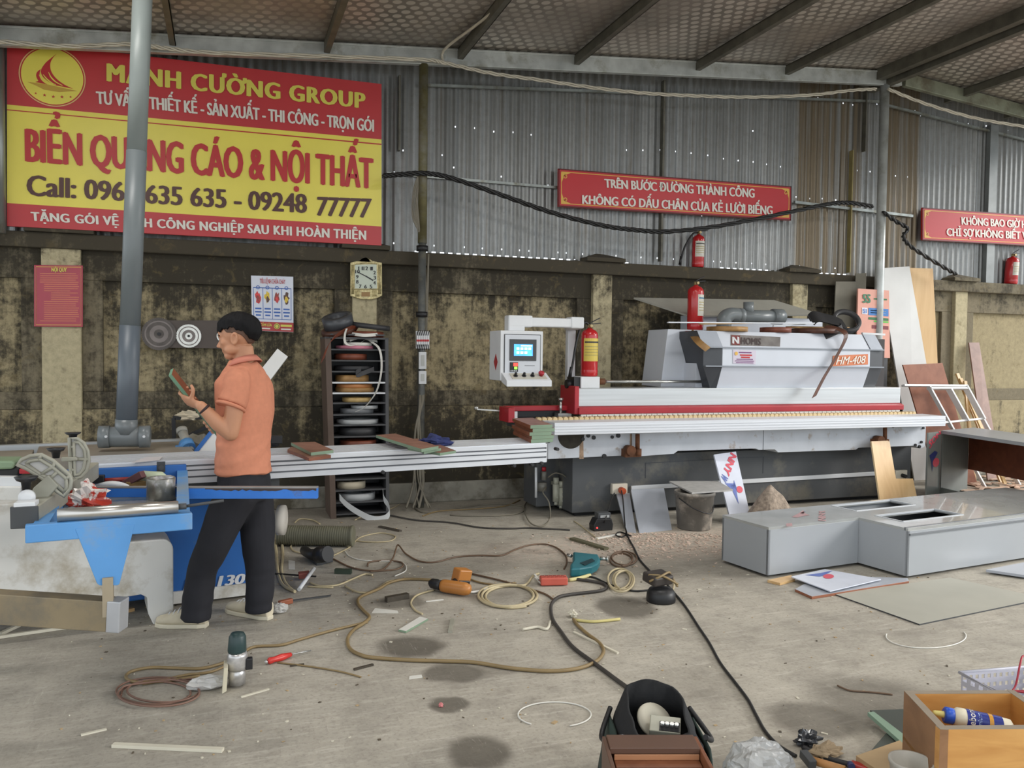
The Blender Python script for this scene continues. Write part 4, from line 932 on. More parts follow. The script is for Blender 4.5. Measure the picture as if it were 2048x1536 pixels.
# grey PVC pipe with elbow lying on the hood
m_pvc = mat('grey_pvc', S(112, 118, 120), .32, var=.06)
pv = thing('pvc_pipe_piece', 'grey PVC pipe offcut with elbow lying on the hood of the machine', 'pipe', V(5.1, 7.1, 1.716))
def ht(px, py, z): return FL(px, py, z)
YV = 7.12
q = MB(); q.tube([WL(1462, 633, YV), WL(1566, 634, YV)], .068, 24); q.build('straight_pipe', m_pvc, pv)
q = MB(); q.lathe(WL(1476, 632, YV), (1, 0, 0), [(.069, 0), (.08, .001), (.08, .05), (.069, .051)], 24); q.build('collar', m_pvc, pv)
q = MB(); q.lathe(WL(1544, 633, YV), (1, 0, 0), [(.069, 0), (.08, .005), (.08, .12), (.069, .125)], 24); q.build('collar', m_pvc, pv)
q = MB(); e0 = WL(1480, 632, YV); q.tube(spline([e0, WL(1462, 630, YV), WL(1450, 636, YV), WL(1448, 648, YV), WL(1448, 658, YV)], 6), .075, 24); q.build('elbow', m_pvc, pv)
q = MB(); q.cyl(WL(1497, 628, YV), WL(1497, 604, YV), .052, 20); q.build('branch_stub', m_pvc, pv)
# edging rolls, strips and odds on the hood
ZH = 1.717
m_walnut = wood('walnut_edging', S(66, 40, 30), S(96, 58, 42)); m_redbr = wood('red_brown_edging', S(104, 54, 38), S(132, 70, 48)); m_tanb = wood('tan_edging', S(150, 112, 66), S(186, 146, 92)); m_grye = mat('grey_edging', S(120, 122, 124), .5, var=.08); m_blke = mat('charcoal_edging', S(52, 52, 54), .5, var=.1); m_whe = mat('white_edging', S(216, 214, 206), .45, var=.04); m_pink = mat('pink_edging', S(208, 132, 150), .5, var=.05)
def roll(name, c_, r0, r1, h, m, label, group, tilt=None, parts=True):
    t = thing(name, label, 'edging roll', c_, group)
    q = MB(); ax = Vector(tilt) if tilt else Vector((0, 0, 1)); ax.normalize()
    q.lathe(c_, ax, [(r0, 0), (r1, 0), (r1, h), (r0, h), (r0, 0)], 36, caps=False); q.build('coil', m, t)
    q = MB()
    for k_ in range(3):
        r = r0 + (r1 - r0) * (k_ + .6) / 3.4; q.lathe(c_, ax, [(r, h), (r + .002, h + .0015), (r + .004, h)], 36, caps=False)
    q.build('winding', m, t)
    return t
p = FL(1432, 658, ZH); roll('edging_roll', V(4.72, 7.0, ZH + .001), .13, .20, .045, m_tanb, 'flat tan edging roll lying on the left of the hood', 'edging rolls on the hood')
roll('edging_roll', V(5.28, 6.98, ZH + .001), .10, .155, .05, m_redbr, 'red-brown edging roll lying on the middle of the hood', 'edging rolls on the hood')
roll('edging_roll', V(5.80, 7.02, ZH + .001), .15, .24, .05, m_walnut, 'wide dark walnut edging roll on the hood under the black strip', 'edging rolls on the hood')
roll('edging_roll', V(6.22, 7.05, ZH + .128), .11, .15, .045, m_blke, 'black edging roll tilted up at the right end of the hood', 'edging rolls on the hood', tilt=(-.25, -.75, .6))
def stick(name, a, b2, w_, h_, m, label, cat='strip', group=None):
    q = MB(); q.bar(a, b2, w_, h_); return q.build(name, m, None, label, cat, group, bev=.001)
stick('aluminium_strip', V(3.98, 6.88, ZH + .07), V(5.78, 6.92, ZH + .105), .03, .012, m_aluw, 'long thin aluminium strip laid across the edging rolls on the hood')
stick('wooden_strip', V(4.36, 6.93, ZH + .065), V(5.02, 6.99, ZH + .092), .03, .012, wood('pine_strip', S(190, 152, 96), S(214, 178, 120)), 'pale wooden strip laid on the tan edging roll on the hood')
stick('aluminium_strip', V(5.25, 6.98, ZH + .068), V(5.72, 7.08, ZH + .10), .02, .01, m_alu, 'short grey strip leaning on the walnut edging roll')
stick('wooden_board', V(5.55, 7.12, ZH + .066), V(6.30, 7.13, ZH + .072), .10, .02, m_tanb, 'tan board piece lying on the walnut roll at the right of the hood', 'board')
stick('white_tube', V(6.32, 6.92, ZH + .012), V(6.62, 6.92, ZH + .006), .022, .02, m_white, 'white tube poking out at the right end of the hood', 'tube')
def band(name, pts, w_, m, label, th=.002, cat='edging strip', group=None, n=8):
    P_ = spline(pts, n); q = MB(); q.strip(P_, w_, th); return q.build(name, m, None, label, cat, group)
YH2 = 6.70
band('edging_strip', [V(5.83, 6.9, ZH + .075), V(5.90, 6.80, ZH + .05), WL(1692, 672, YH2), WL(1672, 715, YH2 - .01), WL(1648, 755, YH2 - .03), WL(1628, 794, YH2 - .05)], V(.036, .012, .012), m_walnut, 'dark brown edging strip hanging down over the front of the hood', .003)
band('edging_strip', [WL(1649, 672, 6.84), WL(1668, 664, 6.82), WL(1685, 655, 6.86), V(5.98, 6.99, ZH + .13), V(5.85, 7.0, ZH + .16), V(5.72, 7.02, ZH + .16)], V(.0, .022, .034), m_blke, 'dark grey edging strip folded over the walnut roll on the hood', .003)
q = MB(); P_ = [WL(1622, 640, 6.95), WL(1632, 633, 6.95), WL(1652, 637, 6.95), WL(1675, 643, 6.93), WL(1690, 650, 6.9)]; q.strip(spline(P_, 6), V(.0, .05, .055), .01); q.build('rubber_sheet', m_blk, None, 'black curled rubber sheet lying on the walnut roll', 'sheet')
band('edging_strip', [WL(1381, 663, 7.1), WL(1392, 678, 6.85), WL(1402, 688, 6.75), WL(1416, 699, 6.70)], V(.022, -.01, .02), m_tanb, 'short tan edging strip drooping by the hood left end', .003)
# stack of brown and green boards at the left end of the support table
m_brn = wood('brown_laminate', S(112, 62, 40), S(140, 82, 56), .45); m_grn = mat('green_core', S(124, 146, 122), .6, var=.1); m_grn2 = wood('dusty_brown_laminate', S(122, 84, 70), S(150, 110, 94), .5)
# ------------------------------------------------------------------ sliding table panel saw (its own axes: s along, n back)
SD = V(.9886, .151, 0); SN = V(-.151, .9886, 0)
SRM = Matrix((SD, SN, V(0, 0, 1))).transposed()
def T(s, n, z): return SD * s + SN * n + V(0, 0, z)
def sbox(mb, s0, s1, n0, n1, z0, z1, m=0):
    return mb.box(T((s0 + s1) / 2, (n0 + n1) / 2, (z0 + z1) / 2), (abs(s1 - s0), abs(n1 - n0), abs(z1 - z0)), SRM, m)
def SP(px, py, n): return PLN(px, py, SN * n, SN)           # pixel on the upright plane n of the saw
def sinv(p): return (p.dot(SD), p.dot(SN), p.z)
m_bl1 = mat('saw_blue', S(44, 104, 178), .42, var=.1, scale=3, dirt=S(96, 128, 160), dscale=3, damt=.15); m_bl2 = mat('saw_light_blue', S(86, 146, 204), .45, var=.1, scale=4, dirt=S(140, 150, 156), dscale=2, damt=.3)
m_bl3 = mat('saw_bright_blue', S(52, 122, 214), .42, var=.08, dirt=S(96, 96, 96), dscale=6, damt=.12); m_dust = mat('sawdust_white', S(222, 221, 216), .75, var=.06, scale=4, dirt=S(170, 160, 140), dscale=3.2, damt=.5)
m_iron = mat('cast_iron', S(150, 142, 130), .5, .3, var=.18, scale=5); m_fen = mat('grey_fence', S(158, 156, 142), .5, .15, var=.18, scale=6)
sw = thing('panel_saw', 'blue and white sliding table panel saw in front of the man', 'machine', T(.5, 5.0, 0))
# sliding table
q = MB(); sbox(q, .0, 2.795, 4.75, 5.11, .745, .868, 1)
for n_ in (4.77, 4.825, 4.88, 4.935, 4.985, 5.035, 5.09): sbox(q, .0, 2.795, n_ - .02, n_ + .02, .868, .875)
for z0, z1 in ((.745, .775), (.785, .812), (.82, .836), (.846, .868)): sbox(q, 0, 2.795, 4.736, 4.75, z0, z1)
q.build('sliding_table', [m_aluw, mat('aluminium_groove', S(112, 114, 118), .5, .2, var=.1)], sw)
q = MB(); sbox(q, 2.795, 2.80, 4.74, 5.10, .75, .87); q.build('table_end_cap', mat('end_cap_grey', S(180, 182, 184), .4, var=.05), sw)
for px, py in ((1027, 931), (1063, 929), (1082, 926), (1113, 898), (765, 944)):
    p = SP(px, py, 4.736); q = MB(); q.cyl(p + SN * .02, p - SN * .02, .011, 10); q.build('table_bolt', m_blk, sw)
q = MB(); sbox(q, .1, 1.04, 4.80, 5.05, .66, .745); q.build('slide_carriage', m_dk, sw)
# main cast iron table and left extension
q = MB(); a = FL(180, 890, .872); q.add([FL(176, 905, .872), FL(346, 897, .872), FL(346, 860, .872), FL(190, 862, .872)], [(0, 1, 2, 3)])
t0 = T(-.05, 5.11, 0); q = MB(); sbox(q, -.20, .62, 5.13, 5.75, .80, .872); q.build('iron_table', m_iron, sw, bev=.004)
q = MB(); sbox(q, -2.2, -.22, 5.13, 5.62, .80, .868); q.build('extension_table', mat('dusty_extension', S(146, 138, 124), .6, .2, var=.2, scale=4), sw, bev=.004)
q = MB(); sbox(q, -2.2, .64, 5.80, 5.86, .80, .88); q.build('rear_rail', m_alu, sw)
# bases
q = MB(); sbox(q, -.1, 1.04, 5.0, 5.75, .06, .74); q.build('base', m_bl1, sw, bev=.01)
q = MB(); sbox(q, .46, 1.03, 4.985, 5.7, .02, .09); q.build('base_skirt', m_dust, sw)
ol = [(-1.6, .70), (.12, .70), (.14, .50), (.17, .455)]
ol += [(.40 + .06 * math.sin(a), .395 + .06 * math.cos(a)) for a in [math.pi / 2 * i / 6 for i in range(7)]]
ol += [(.46, .02), (.42, 0), (.36, 0), (.335, .06), (.33, .15), (.30, .17), (.05, .155), (-.6, .15), (-.62, .0), (-1.6, 0)]
MB().prism([T(s_, 4.72, z) for s_, z in ol], SN * .26).build('dust_cabinet', m_dust, sw, bev=.006)
# model number on the blue base
def bt(px, py): return SP(px, py, 4.997)
lettering('MJ6130', bt(366, 1181), bt(491, 1166), bt(491, 1147), bt(366, 1159), m_white, sw, .05, off=-SN * .003, shear=.2)
# motor lump with hose at the right of the base
q = MB(); a = WL(553, 1040, 5.1); q.lathe(a, (1, -.3, 0), [(.05, 0), (.09, .01), (.09, .05), (.03, .06)], 18); q.build('side_motor', mat('dusty_motor', S(196, 190, 180), .6, var=.15), sw)
# outrigger table
NR = 3.36; ZT = .835
a0 = sinv(SP(50, 1052, NR)); a1 = sinv(SP(385, 1023, NR))
NR = (FL(385, 1023, ZT).dot(SN) + FL(50, 1055, ZT).dot(SN)) / 2
s0 = sinv(SP(50, 1052, NR))[0]; s1 = sinv(SP(385, 1023, NR))[0]
NB = 4.60
q = MB(); sbox(q, s0, s1, NR, NR + .04, ZT - .065, ZT); q.build('near_rail', m_bl2, sw, bev=.004)
sb1 = sinv(SP(372, 930, NB))[0]
q = MB(); sbox(q, s0 + .1, sb1, NB - .02, NB + .015, .76, .87); q.build('back_panel', m_bl1, sw, bev=.003)
p = SP(322, 935, NB - .02); q = MB(); q.cyl(p + SN * .005, p - SN * .015, .014, 12); q.bx(p.x - .02, p.x + .02, p.y - .004, p.y + .01, p.z - .025, p.z + .03); q.build('panel_bolt', m_dk, sw)
q = MB(); 
pa = T(sb1 - .02, NB - .02, .815); pb = T(s1 - .03, NR + .04, .81)
q.bar(pa, pb, .05, .05); q.build('side_rail', m_bl2, sw)
q = MB(); q.bar(T(s0 + .14, NB - .02, .815), T(s0 + .05, NR + .04, .81), .05, .05); q.build('side_rail', m_bl2, sw)
q = MB(); q.add([T(s0 + .05, NR + .03, .772), T(s1 - .02, NR + .03, .772), T(sb1 - .02, NB - .02, .772), T(s0 + .12, NB - .02, .772)], [(0, 1, 2, 3)]); 
q = MB(); q.prism([T(s0 + .05, NR + .03, .765), T(s1 - .02, NR + .03, .765), T(sb1 - .02, NB - .02, .765), T(s0 + .12, NB - .02, .765)], (0, 0, .007)); q.build('tray', mat('tray_dusty_blue', S(66, 92, 122), .6, var=.25, scale=6, dirt=S(120, 112, 98), dscale=4, damt=.4), sw)
br = [SP(x, y, NR - .002) for x, y in ((150, 1058), (270, 1048), (239, 1168), (235, 1171), (199, 1171), (194, 1167))]
MB().prism(br, SN * .012).build('bracket', m_bl2, sw, bev=.002)
# long blue bar across the outrigger
za = .815
A_ = FL(144, 975, za); B_ = FL(636, 975, za)
q = MB(); q.bar(A_ - V(0, 0, .026), B_ - V(0, 0, .026), .03, .052); lb = q.build('long_bar', m_bl3, sw, bev=.002)
q = MB(); q.bar(A_ - V(0, 0, -.002), B_ - V(0, 0, -.002), .036, .006); q.build('bar_top_strip', mat('worn_grey_strip', S(150, 148, 146), .5, .3, var=.2), sw)
random.seed(2); q = MB(); d_ = (B_ - A_); ny = V(d_.y, -d_.x, 0).normalized() * .0165; top = []; bot = []
for i in range(31):
    u = .54 + .455 * i / 30; p = A_ + d_ * u + ny; top.append(p); bot.append(p - V(0, 0, random.choice((.006, .008, .012, .014, .015))))
q.add(top + bot, [(i, i + 1, 32 + i - 1 + 1, 31 + i) for i in range(30)]); q.build('chipped_paint', mat('chipped_brown', S(70, 58, 54), .7, var=.2), sw, fixn=False)
# support post and swing arm
p = SP(216, 1170, NR); q = MB(); q.bx(p.x - .018, p.x + .018, p.y - .012, p.y + .02, .47, p.z + .03); q.build('bracket_post', mat('tan_post', S(150, 138, 116), .6, var=.15), sw)
ar0 = WL(-60, 1210, 3.95); ar1 = SP(222, 1228, NR + .02)
ar1 = V(ar1.x, ar1.y, ar1.z); ar0 = V(-1.05, 3.62, ar1.z + .035)
m_arm = mat('swing_arm_tan', S(140, 126, 100), .5, .25, var=.22, scale=3, dirt=S(98, 96, 92), dscale=2, damt=.5)
q = MB(); q.bar(ar0 - (ar1 - ar0) * .8, ar1, .07, .115); q.build('swing_arm', m_arm, sw, bev=.003)
q = MB(); dd = (ar1 - ar0).normalized(); q.bar(ar1, ar1 + dd * .05, .075, .118); q.build('arm_end_cap', mat('cap_silver', S(176, 178, 182), .4, .4, var=.1), sw, bev=.004)
# crosscut fence with two angle gauges
cf = MB(); fz = .88
f0 = WL(50, 1034, 3.42); f1 = T(s0 + .22, NB - .12, f0.z + .03)
cf.bar(f0, f1, .085, .075, up=(0, 0, 1)); cfo = cf.build('crosscut_fence', m_fen, sw, bev=.004)
q = MB(); dd = (f1 - f0).normalized(); q.bar(f0 - dd * .012, f0, .092, .082); q.build('fence_end_cap', m_dk, cfo, bev=.003)
def gauge(pts, Y, ribs, plate_m):
    P_ = [WL(x / 7.68, 860 + y / 7.68, Y) for x, y in pts]
    q = MB(); q.prism(P_, (0, .006, 0)); g_ = q.build('angle_gauge', plate_m, sw)
    q = MB(); q.tube([p + V(0, -.004, 0) for p in P_], .0085, 6, close=True)
    for rb in ribs: q.tube([WL(x / 7.68, 860 + y / 7.68, Y) + V(0, -.005, 0) for x, y in rb], .008, 6)
    q.build('gauge_ribs', m_fen, g_); return g_
m_gp = mat('gauge_plate', S(176, 174, 170), .45, .15, var=.12, scale=20)
gauge([(270, 530), (340, 450), (470, 395), (640, 378), (820, 470), (1070, 690), (1097, 770), (1080, 890), (985, 1015), (880, 940), (740, 790), (600, 700), (430, 600)], 3.62,
      [[(400, 520), (470, 470), (620, 450), (800, 560), (1020, 740), (1030, 880), (985, 940)], [(400, 520), (640, 690), (760, 740), (985, 940)], [(640, 378), (600, 450)], [(620, 690), (820, 560), (850, 480)], [(760, 760), (880, 640)], [(1080, 700), (1000, 760)]], m_gp)
gauge([(1070, 118), (1190, 130), (1290, 200), (1350, 320), (1368, 470), (1335, 620), (1250, 720), (1130, 755), (1090, 700)], 4.02,
      [[(1135, 180), (1220, 190), (1300, 300), (1315, 440), (1290, 590), (1220, 680), (1150, 690), (1135, 180)], [(1130, 445), (1360, 445)], [(1100, 260), (1140, 260)], [(1105, 610), (1150, 610)]], m_gp)
q = MB(); P_ = [WL(x / 7.68, 860 + y / 7.68, 3.60) for x, y in ((500, 900), (740, 690), (900, 860), (610, 1190), (480, 1130))]; q.prism(P_, (0, .04, 0)); q.build('gauge_arm', m_fen, sw, bev=.004)
q = MB(); P_ = [WL(x / 7.68, 860 + y / 7.68, 3.99) for x, y in ((940, 420), (1180, 420), (1190, 470), (940, 490))]; q.prism(P_, (0, .03, 0)); q.build('gauge_arm', m_fen, sw, bev=.004)
for (x, y0, y1, Y, wd) in ((52.5, 953, 980, 3.52, .055), (112, 896, 916, 3.95, .05), (146, 865, 877, 4.05, .045)):
    a = WL(x, y1, Y); b2 = WL(x, y0, Y); h_ = b2.z - a.z; q = MB(); q.lathe(a, (0, 0, 1), [(.014, 0), (.018, h_ * .6), (wd * .6, h_ * .72), (wd * .75, h_), (wd * .3, h_ * 1.06)], 14); q.build('clamp_knob', m_blk, sw)
q = MB(); q.bx(f0.x - .035, f0.x + .035, f0.y - .01, f0.y + .06, f0.z + .035, f0.z + .055); p = WL(52, 996, 3.48); q.lathe(p + V(0, .03, 0), (0, -1, 0), [(.028, 0), (.03, .02), (.018, .03)], 18); q.build('fence_stop', m_white, sw, bev=.003)
# left edge odds: white fence rail and green body
q = MB(); q.bar(WL(-80, 962, 4.3), WL(48, 964, 4.3), .05, .05); q.build('white_fence_rail', m_white, sw, bev=.003)
q = MB(); q.bar(WL(-80, 985, 4.28), WL(45, 985, 4.28), .07, .06); q.build('worn_rail', m_dust, sw, bev=.003)
gm_ = thing('bench_grinder', 'green and black power tool body at the left edge behind the gauges', 'tool', WL(10, 950, 4.8))
q = MB(); q.prism([WL(x, y, 4.8) for x, y in ((-70, 922), (24, 922), (30, 926), (26, 938), (-70, 942))], (0, .2, 0)); q.build('body', mat('sage_green', S(130, 152, 122), .5, var=.06), gm_, bev=.01)
q = MB(); q.prism([WL(x, y, 4.82) for x, y in ((-70, 940), (28, 936), (34, 926), (40, 940), (36, 956), (-70, 956))], (0, .18, 0)); q.build('motor', m_blk, gm_, bev=.01)
q = MB(); q.prism([WL(x, y, 4.79) for x, y in ((38, 938), (58, 942), (60, 948), (38, 948))], (0, .08, 0)); q.build('red_switch', m_mr, gm_, bev=.004)
# steel tube lying on the near rail
sa = T(s0 + .10, NR + .03, ZT + .024); sb = T(s1 - .05, NR + .025, ZT + .024)
q = MB(); q.tube([sa, sb], .024, 20); tb = q.build('steel_tube', mat('satin_steel_tube', S(196, 192, 186), .28, .8, var=.06), None, 'thick satin steel tube lying along the near blue rail of the saw', 'tube')
q = MB(); q.cyl(sb + SD * .002, sb + SD * .03, .012, 12); q.tube([sb + SD * .03, sb + SD * .17 + V(0, 0, .012)], .006, 8); q.build('threaded_rod', m_dk, tb)
# dust extraction pipe with T-shaped hood
pt = thing('dust_pipe', 'tall grey PVC dust pipe with T-shaped hood over the saw table', 'pipe', V(-.55, 5.3, .885))
pT = WL(287, -60, 5.3); pB = WL(252, 868, 5.3); pm_ = pB.lerp(pT, .235); pu = pB.lerp(pT, .60)
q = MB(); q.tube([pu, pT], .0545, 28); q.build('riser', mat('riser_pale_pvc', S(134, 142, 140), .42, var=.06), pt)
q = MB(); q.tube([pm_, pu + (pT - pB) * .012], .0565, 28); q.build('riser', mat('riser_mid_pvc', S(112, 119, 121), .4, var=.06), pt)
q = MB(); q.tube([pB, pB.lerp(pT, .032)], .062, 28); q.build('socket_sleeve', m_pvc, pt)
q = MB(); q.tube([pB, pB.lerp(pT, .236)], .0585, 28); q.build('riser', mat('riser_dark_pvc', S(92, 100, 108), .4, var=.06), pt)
q = MB(); tl_ = WL(197, 874, 5.3); tr_ = WL(301, 873, 5.3); q.tube([tl_, tr_], .060, 28); 
for e in (tl_, tr_): q.cyl(e + V(.0, 0, 0) + (V(.002, 0, 0) if e is tl_ else V(-.06, 0, 0)), e + (V(.06, 0, 0) if e is tl_ else V(-.002, 0, 0)), .0655, 28)
q.build('tee_hood', m_pvc, pt)
for x in (212, 288):
    p = WL(x, 873, 5.24); q = MB(); q.cyl(p, p + V(0, -.008, 0), .008, 8); q.build('screw', m_white, pt)
# things in the trays of the outrigger
ZTR = .7725
def TR(px, py, z=ZTR): return FL(px, py, z)
q = MB(); a = TR(166, 971, .79); b2 = TR(282, 962, .79); q.bar(a, b2, .05, .03); q.build('white_strip', m_white, None, 'white plastic strip lying in the back tray of the saw', 'strip')
t = thing('brush', 'black and red brush lying on the white strip in the saw tray', 'brush', TR(196, 966, .806)); q = MB(); c_ = TR(194, 966, .806); q.bx(c_.x - .035, c_.x + .035, c_.y - .02, c_.y + .02, .806, .845); q.build('bristles', m_blk, t, bev=.004); q = MB(); q.tube([c_ + V(.03, 0, .012), c_ + V(.16, 0, .014)], .011, 8); q.build('handle', mat('brush_red', S(150, 50, 44), .5, var=.1), t)
q = MB(); q.bar(TR(250, 968, .80), TR(286, 948, .855), .035, .035); q.build('brown_stick', mat('maroon_stick', S(98, 60, 62), .6, var=.12), None, 'dark maroon stick propped in the back tray of the saw', 'stick', bev=.003)
t = thing('glue_bottle', 'pale green and white glue bottle lying in the back tray of the saw', 'bottle', TR(312, 958, ZTR)); a = TR(284, 953, .83); b2 = TR(330, 958, .83); q = MB(); d_ = (b2 - a); q.lathe(a, d_, [(.01, 0), (.03, .01), (.034, d_.length * .8), (.02, d_.length)], 18); q.build('body', mat('glue_green', S(186, 196, 168), .5, var=.12, scale=20), t); q = MB(); q.lathe(b2, d_, [(.02, 0), (.022, .03), (.02, .045)], 16); q.build('cap', m_white, t)
q = MB(); a = TR(282, 969, .795); q.box(a, (.14, .06, .04), SRM); q.build('tan_block', mat('ochre_block', S(120, 92, 46), .6, var=.2), None, 'ochre block with a pale end in the back tray of the saw', 'block', bev=.004)
t = thing('pliers', 'red-handled pliers lying in the back tray of the saw', 'pliers', TR(330, 970, .80)); q = MB(); q.tube(spline([TR(318, 971, .81), TR(330, 967, .82), TR(344, 969, .815)], 6), .012, 8); q.tube(spline([TR(318, 973, .81), TR(332, 973, .815), TR(345, 973, .81)], 6), .010, 8); q.build('handle', m_ltr_r, t); q = MB(); q.cyl(TR(318, 972, .81), TR(308, 972, .81), .013, 8, r2=.006); q.build('jaws', mat('jaw_blue', S(70, 70, 150), .4, .2, var=.1), t)
q = MB(); P_ = [TR(190, 972.5, .80), TR(225, 969, .81), TR(258, 972.5, .80)]; q.tube(spline(P_, 6), [.006 + .012 * math.sin(math.pi * i / 12) for i in range(13)], 8); q.build('white_scraper', m_white, None, 'white curved plastic scraper in the back tray of the saw', 'scraper')
# near tray: crumpled candy bag, blade half, metal can
def blob(name, c_, r, m, label, cat, seed=1, amp=.35, sq=(1, 1, 1), n1=14, n2=9, group=None, parent=None):
    random.seed(seed); vs = []; fs = []
    for j in range(n2 + 1):
        th = math.pi * j / n2
        for i in range(n1):
            ph = 2 * math.pi * i / n1; d_ = V(math.sin(th) * math.cos(ph), math.sin(th) * math.sin(ph), math.cos(th))
            k_ = 1 + amp * mnoise.noise(d_ * 2.1 + V(seed * 3.1, seed, 0)) + amp * .5 * mnoise.noise(d_ * 5 + V(seed, 0, 0))
            p = V(d_.x * sq[0], d_.y * sq[1], d_.z * sq[2]) * r * k_; vs.append(Vector(c_) + V(p.x, p.y, max(p.z, -r * sq[2] * .8)))
    for j in range(n2):
        for i in range(n1): fs.append((j * n1 + i, j * n1 + (i + 1) % n1, (j + 1) * n1 + (i + 1) % n1, (j + 1) * n1 + i))
    q = MB(); q.add(vs, fs); zmin = Vector(c_).z - r * sq[2] * .8
    return q.build(name, m, parent, label, cat, group)
c_ = TR(172, 1000, ZTR + .05)
m_bag, n, l, b = nodes_new('red_white_wrapper'); b.inputs['Roughness'].default_value = .3
tc = n.new('ShaderNodeTexCoord'); l.new(mixc(n, l, mr(n, l, nz(n, l, tc.outputs['Object'], 14, 4), .46, .52), S(214, 206, 200), S(176, 58, 44)), b.inputs['Base Color'])
blob('snack_bag', c_, .062, m_bag, 'crumpled red and white snack bag in the near tray of the saw', 'bag', 4, .9, (1.25, .8, .9), 22, 14)
q = MB(); c_ = TR(255, 1015, ZTR + .004); vs = [c_ + SD * (.16 * (1 if i % 2 == 0 else .93) * math.cos(math.pi * 2 * i / 80)) + SN * (.16 * (1 if i % 2 == 0 else .93) * math.sin(math.pi * 2 * i / 80)) for i in range(80)]
q.prism(vs, (0, 0, .004)); q.build('saw_blade', mbr, None, 'bright round saw blade lying flat in the near tray of the saw', 'saw blade')
t = thing('metal_can', 'dented grey metal can standing on the near tray of the saw', 'can', TR(324, 1005, ZTR + .001)); c_ = TR(320, 1004, ZTR + .001); c_ = c_ + V(0, .06, 0)
q = MB(); q.lathe(c_, (0, 0, 1), [(.061, 0), (.063, .004), (.062, .06), (.064, .10), (.061, .105), (.058, .10), (.055, .01)], 28); q.build('body', mat('can_grey', S(128, 126, 118), .3, .5, var=.35, scale=18, dirt=S(190, 186, 190), dscale=10, damt=.4), t); q = MB(); q.lathe(c_ + V(0, 0, .1), (0, 0, 1), [(.0, -.03), (.057, -.03), (.057, -.028), (.0, -.028)], 24); q.build('contents', m_dk, t)
# paper sheet on the sliding table
q = MB(); q.prism([FL(x, y, .877) for x, y in ((262, 926), (318, 921), (325, 914), (290, 915))], (0, 0, .0012)); q.build('paper_sheet', mat('paper', S(214, 210, 212), .6, var=.04), None, 'white paper sheet lying on the aluminium sliding table', 'paper')
# vice, black frame and white board behind
t = thing('steel_stand', 'black steel stand frame behind the saw table', 'frame', WL(390, 905, 5.9))
q = MB(); 
for a, b2 in (((346, 836), (450, 834)), ((347, 836), (349, 915)), ((450, 834), (450, 915)), ((372, 874), (440, 842))): q.bar(WL(*a, 5.95), WL(*b2, 5.95), .025, .025)
q.build('tubes', m_blk, t); blob('dusty_rag', WL(376, 832, 5.95), .05, mat('pale_rag', S(196, 184, 160), .8, var=.1), 'pale crumpled rag on top of the black stand frame', 'rag', 3, .5, (1.4, .6, .7))
t = thing('pipe_clamp', 'grey pipe with blue clamp standing behind the saw table', 'clamp', WL(375, 908, 5.45)); q = MB(); q.cyl(WL(381, 905, 5.45), WL(364, 862, 5.6), .028, 16); q.cyl(WL(365, 866, 5.59), WL(363, 858, 5.61), .034, 16); q.build('pipe', mat('clamp_pipe_grey', S(168, 166, 156), .5, var=.1), t); q = MB(); q.cyl(WL(377, 897, 5.46), WL(372, 886, 5.5), .045, 14); q.box(WL(365, 897, 5.47), (.08, .05, .04)); q.build('blue_clamp', m_bl2, t)
blob('black_hose_heap', WL(395, 893, 5.75), .09, m_gcab, 'dark coiled hose lump behind the saw table', 'hose', 9, .4, (1.2, .7, .8))
P_ = [WL(x, y, Y) for x, y, Y in ((388, 908, 5.32), (555, 697, 5.62), (576, 713, 5.62), (424, 915, 5.32))]
nrm = (P_[1] - P_[0]).cross(P_[3] - P_[0]).normalized()
if nrm.y < 0: nrm = -nrm
q = MB(); q.prism(P_, nrm * .03); wbd = q.build('white_board', mat('white_board_face', S(208, 208, 206), .45, var=.04), None, 'long white board leaning up diagonally behind the man', 'board', bev=.002)
q = MB(); e0, e1 = P_[0], P_[0].lerp(P_[1], .35); q.bar(e0 - nrm * .004, e1 - nrm * .004, .014, .02); q.build('blue_edge_tape', m_bl1, wbd)
t = thing('black_lamp_head', 'small black fitting standing on the table just behind the man', 'tool', WL(552, 900, 5.3)); q = MB(); a = WL(551, 903, 5.3); q.cyl(V(a.x, a.y, .875), a + V(0, 0, .06), .022, 12); q.bx(a.x - .04, a.x + .04, a.y - .03, a.y + .03, a.z + .05, a.z + .10); q.build('body', m_blk, t, bev=.004)

# ------------------------------------------------------------------ boards on the sliding table and the stack at its end
def slab(name, px4, z, th, label, mtop, mside, group, up=0, cat='board'):
    P_ = [FL(x, y, z + th) for x, y in px4]; q = MB(); q.prism(P_, (0, 0, -th), 0, 1)
    return q.build(name, [mtop, mside], None, label, cat, group, bev=.0008)
slab('laminate_board', ((583, 893), (662, 910), (618, 916), (575, 899)), .8755, .018, 'lower brown board of the pair nearest the man on the sliding table', m_grn2, m_brn, 'boards on the sliding table')
slab('laminate_board', ((582, 885), (630, 883.5), (667, 900), (622, 905)), .894, .018, 'upper brown and green-edged board of the pair nearest the man', m_grn2, m_grn, 'boards on the sliding table')
slab('laminate_board', ((815, 895), (880, 889), (912, 901), (880, 906)), .8755, .016, 'short brown board on the sliding table by the blue rag, lowest of the pile', m_grn2, m_grn, 'boards on the sliding table')
q = MB(); P_ = [FL(752, 870, .925), FL(790, 867, .925), FL(877, 892, .925), FL(843, 898, .925)]; q.prism(P_, (0, 0, -.018), 0, 1); q.build('laminate_board', [m_grn2, m_grn], None, 'long brown board with pale green edges lying on top beside the blue rag', 'board', 'boards on the sliding table')
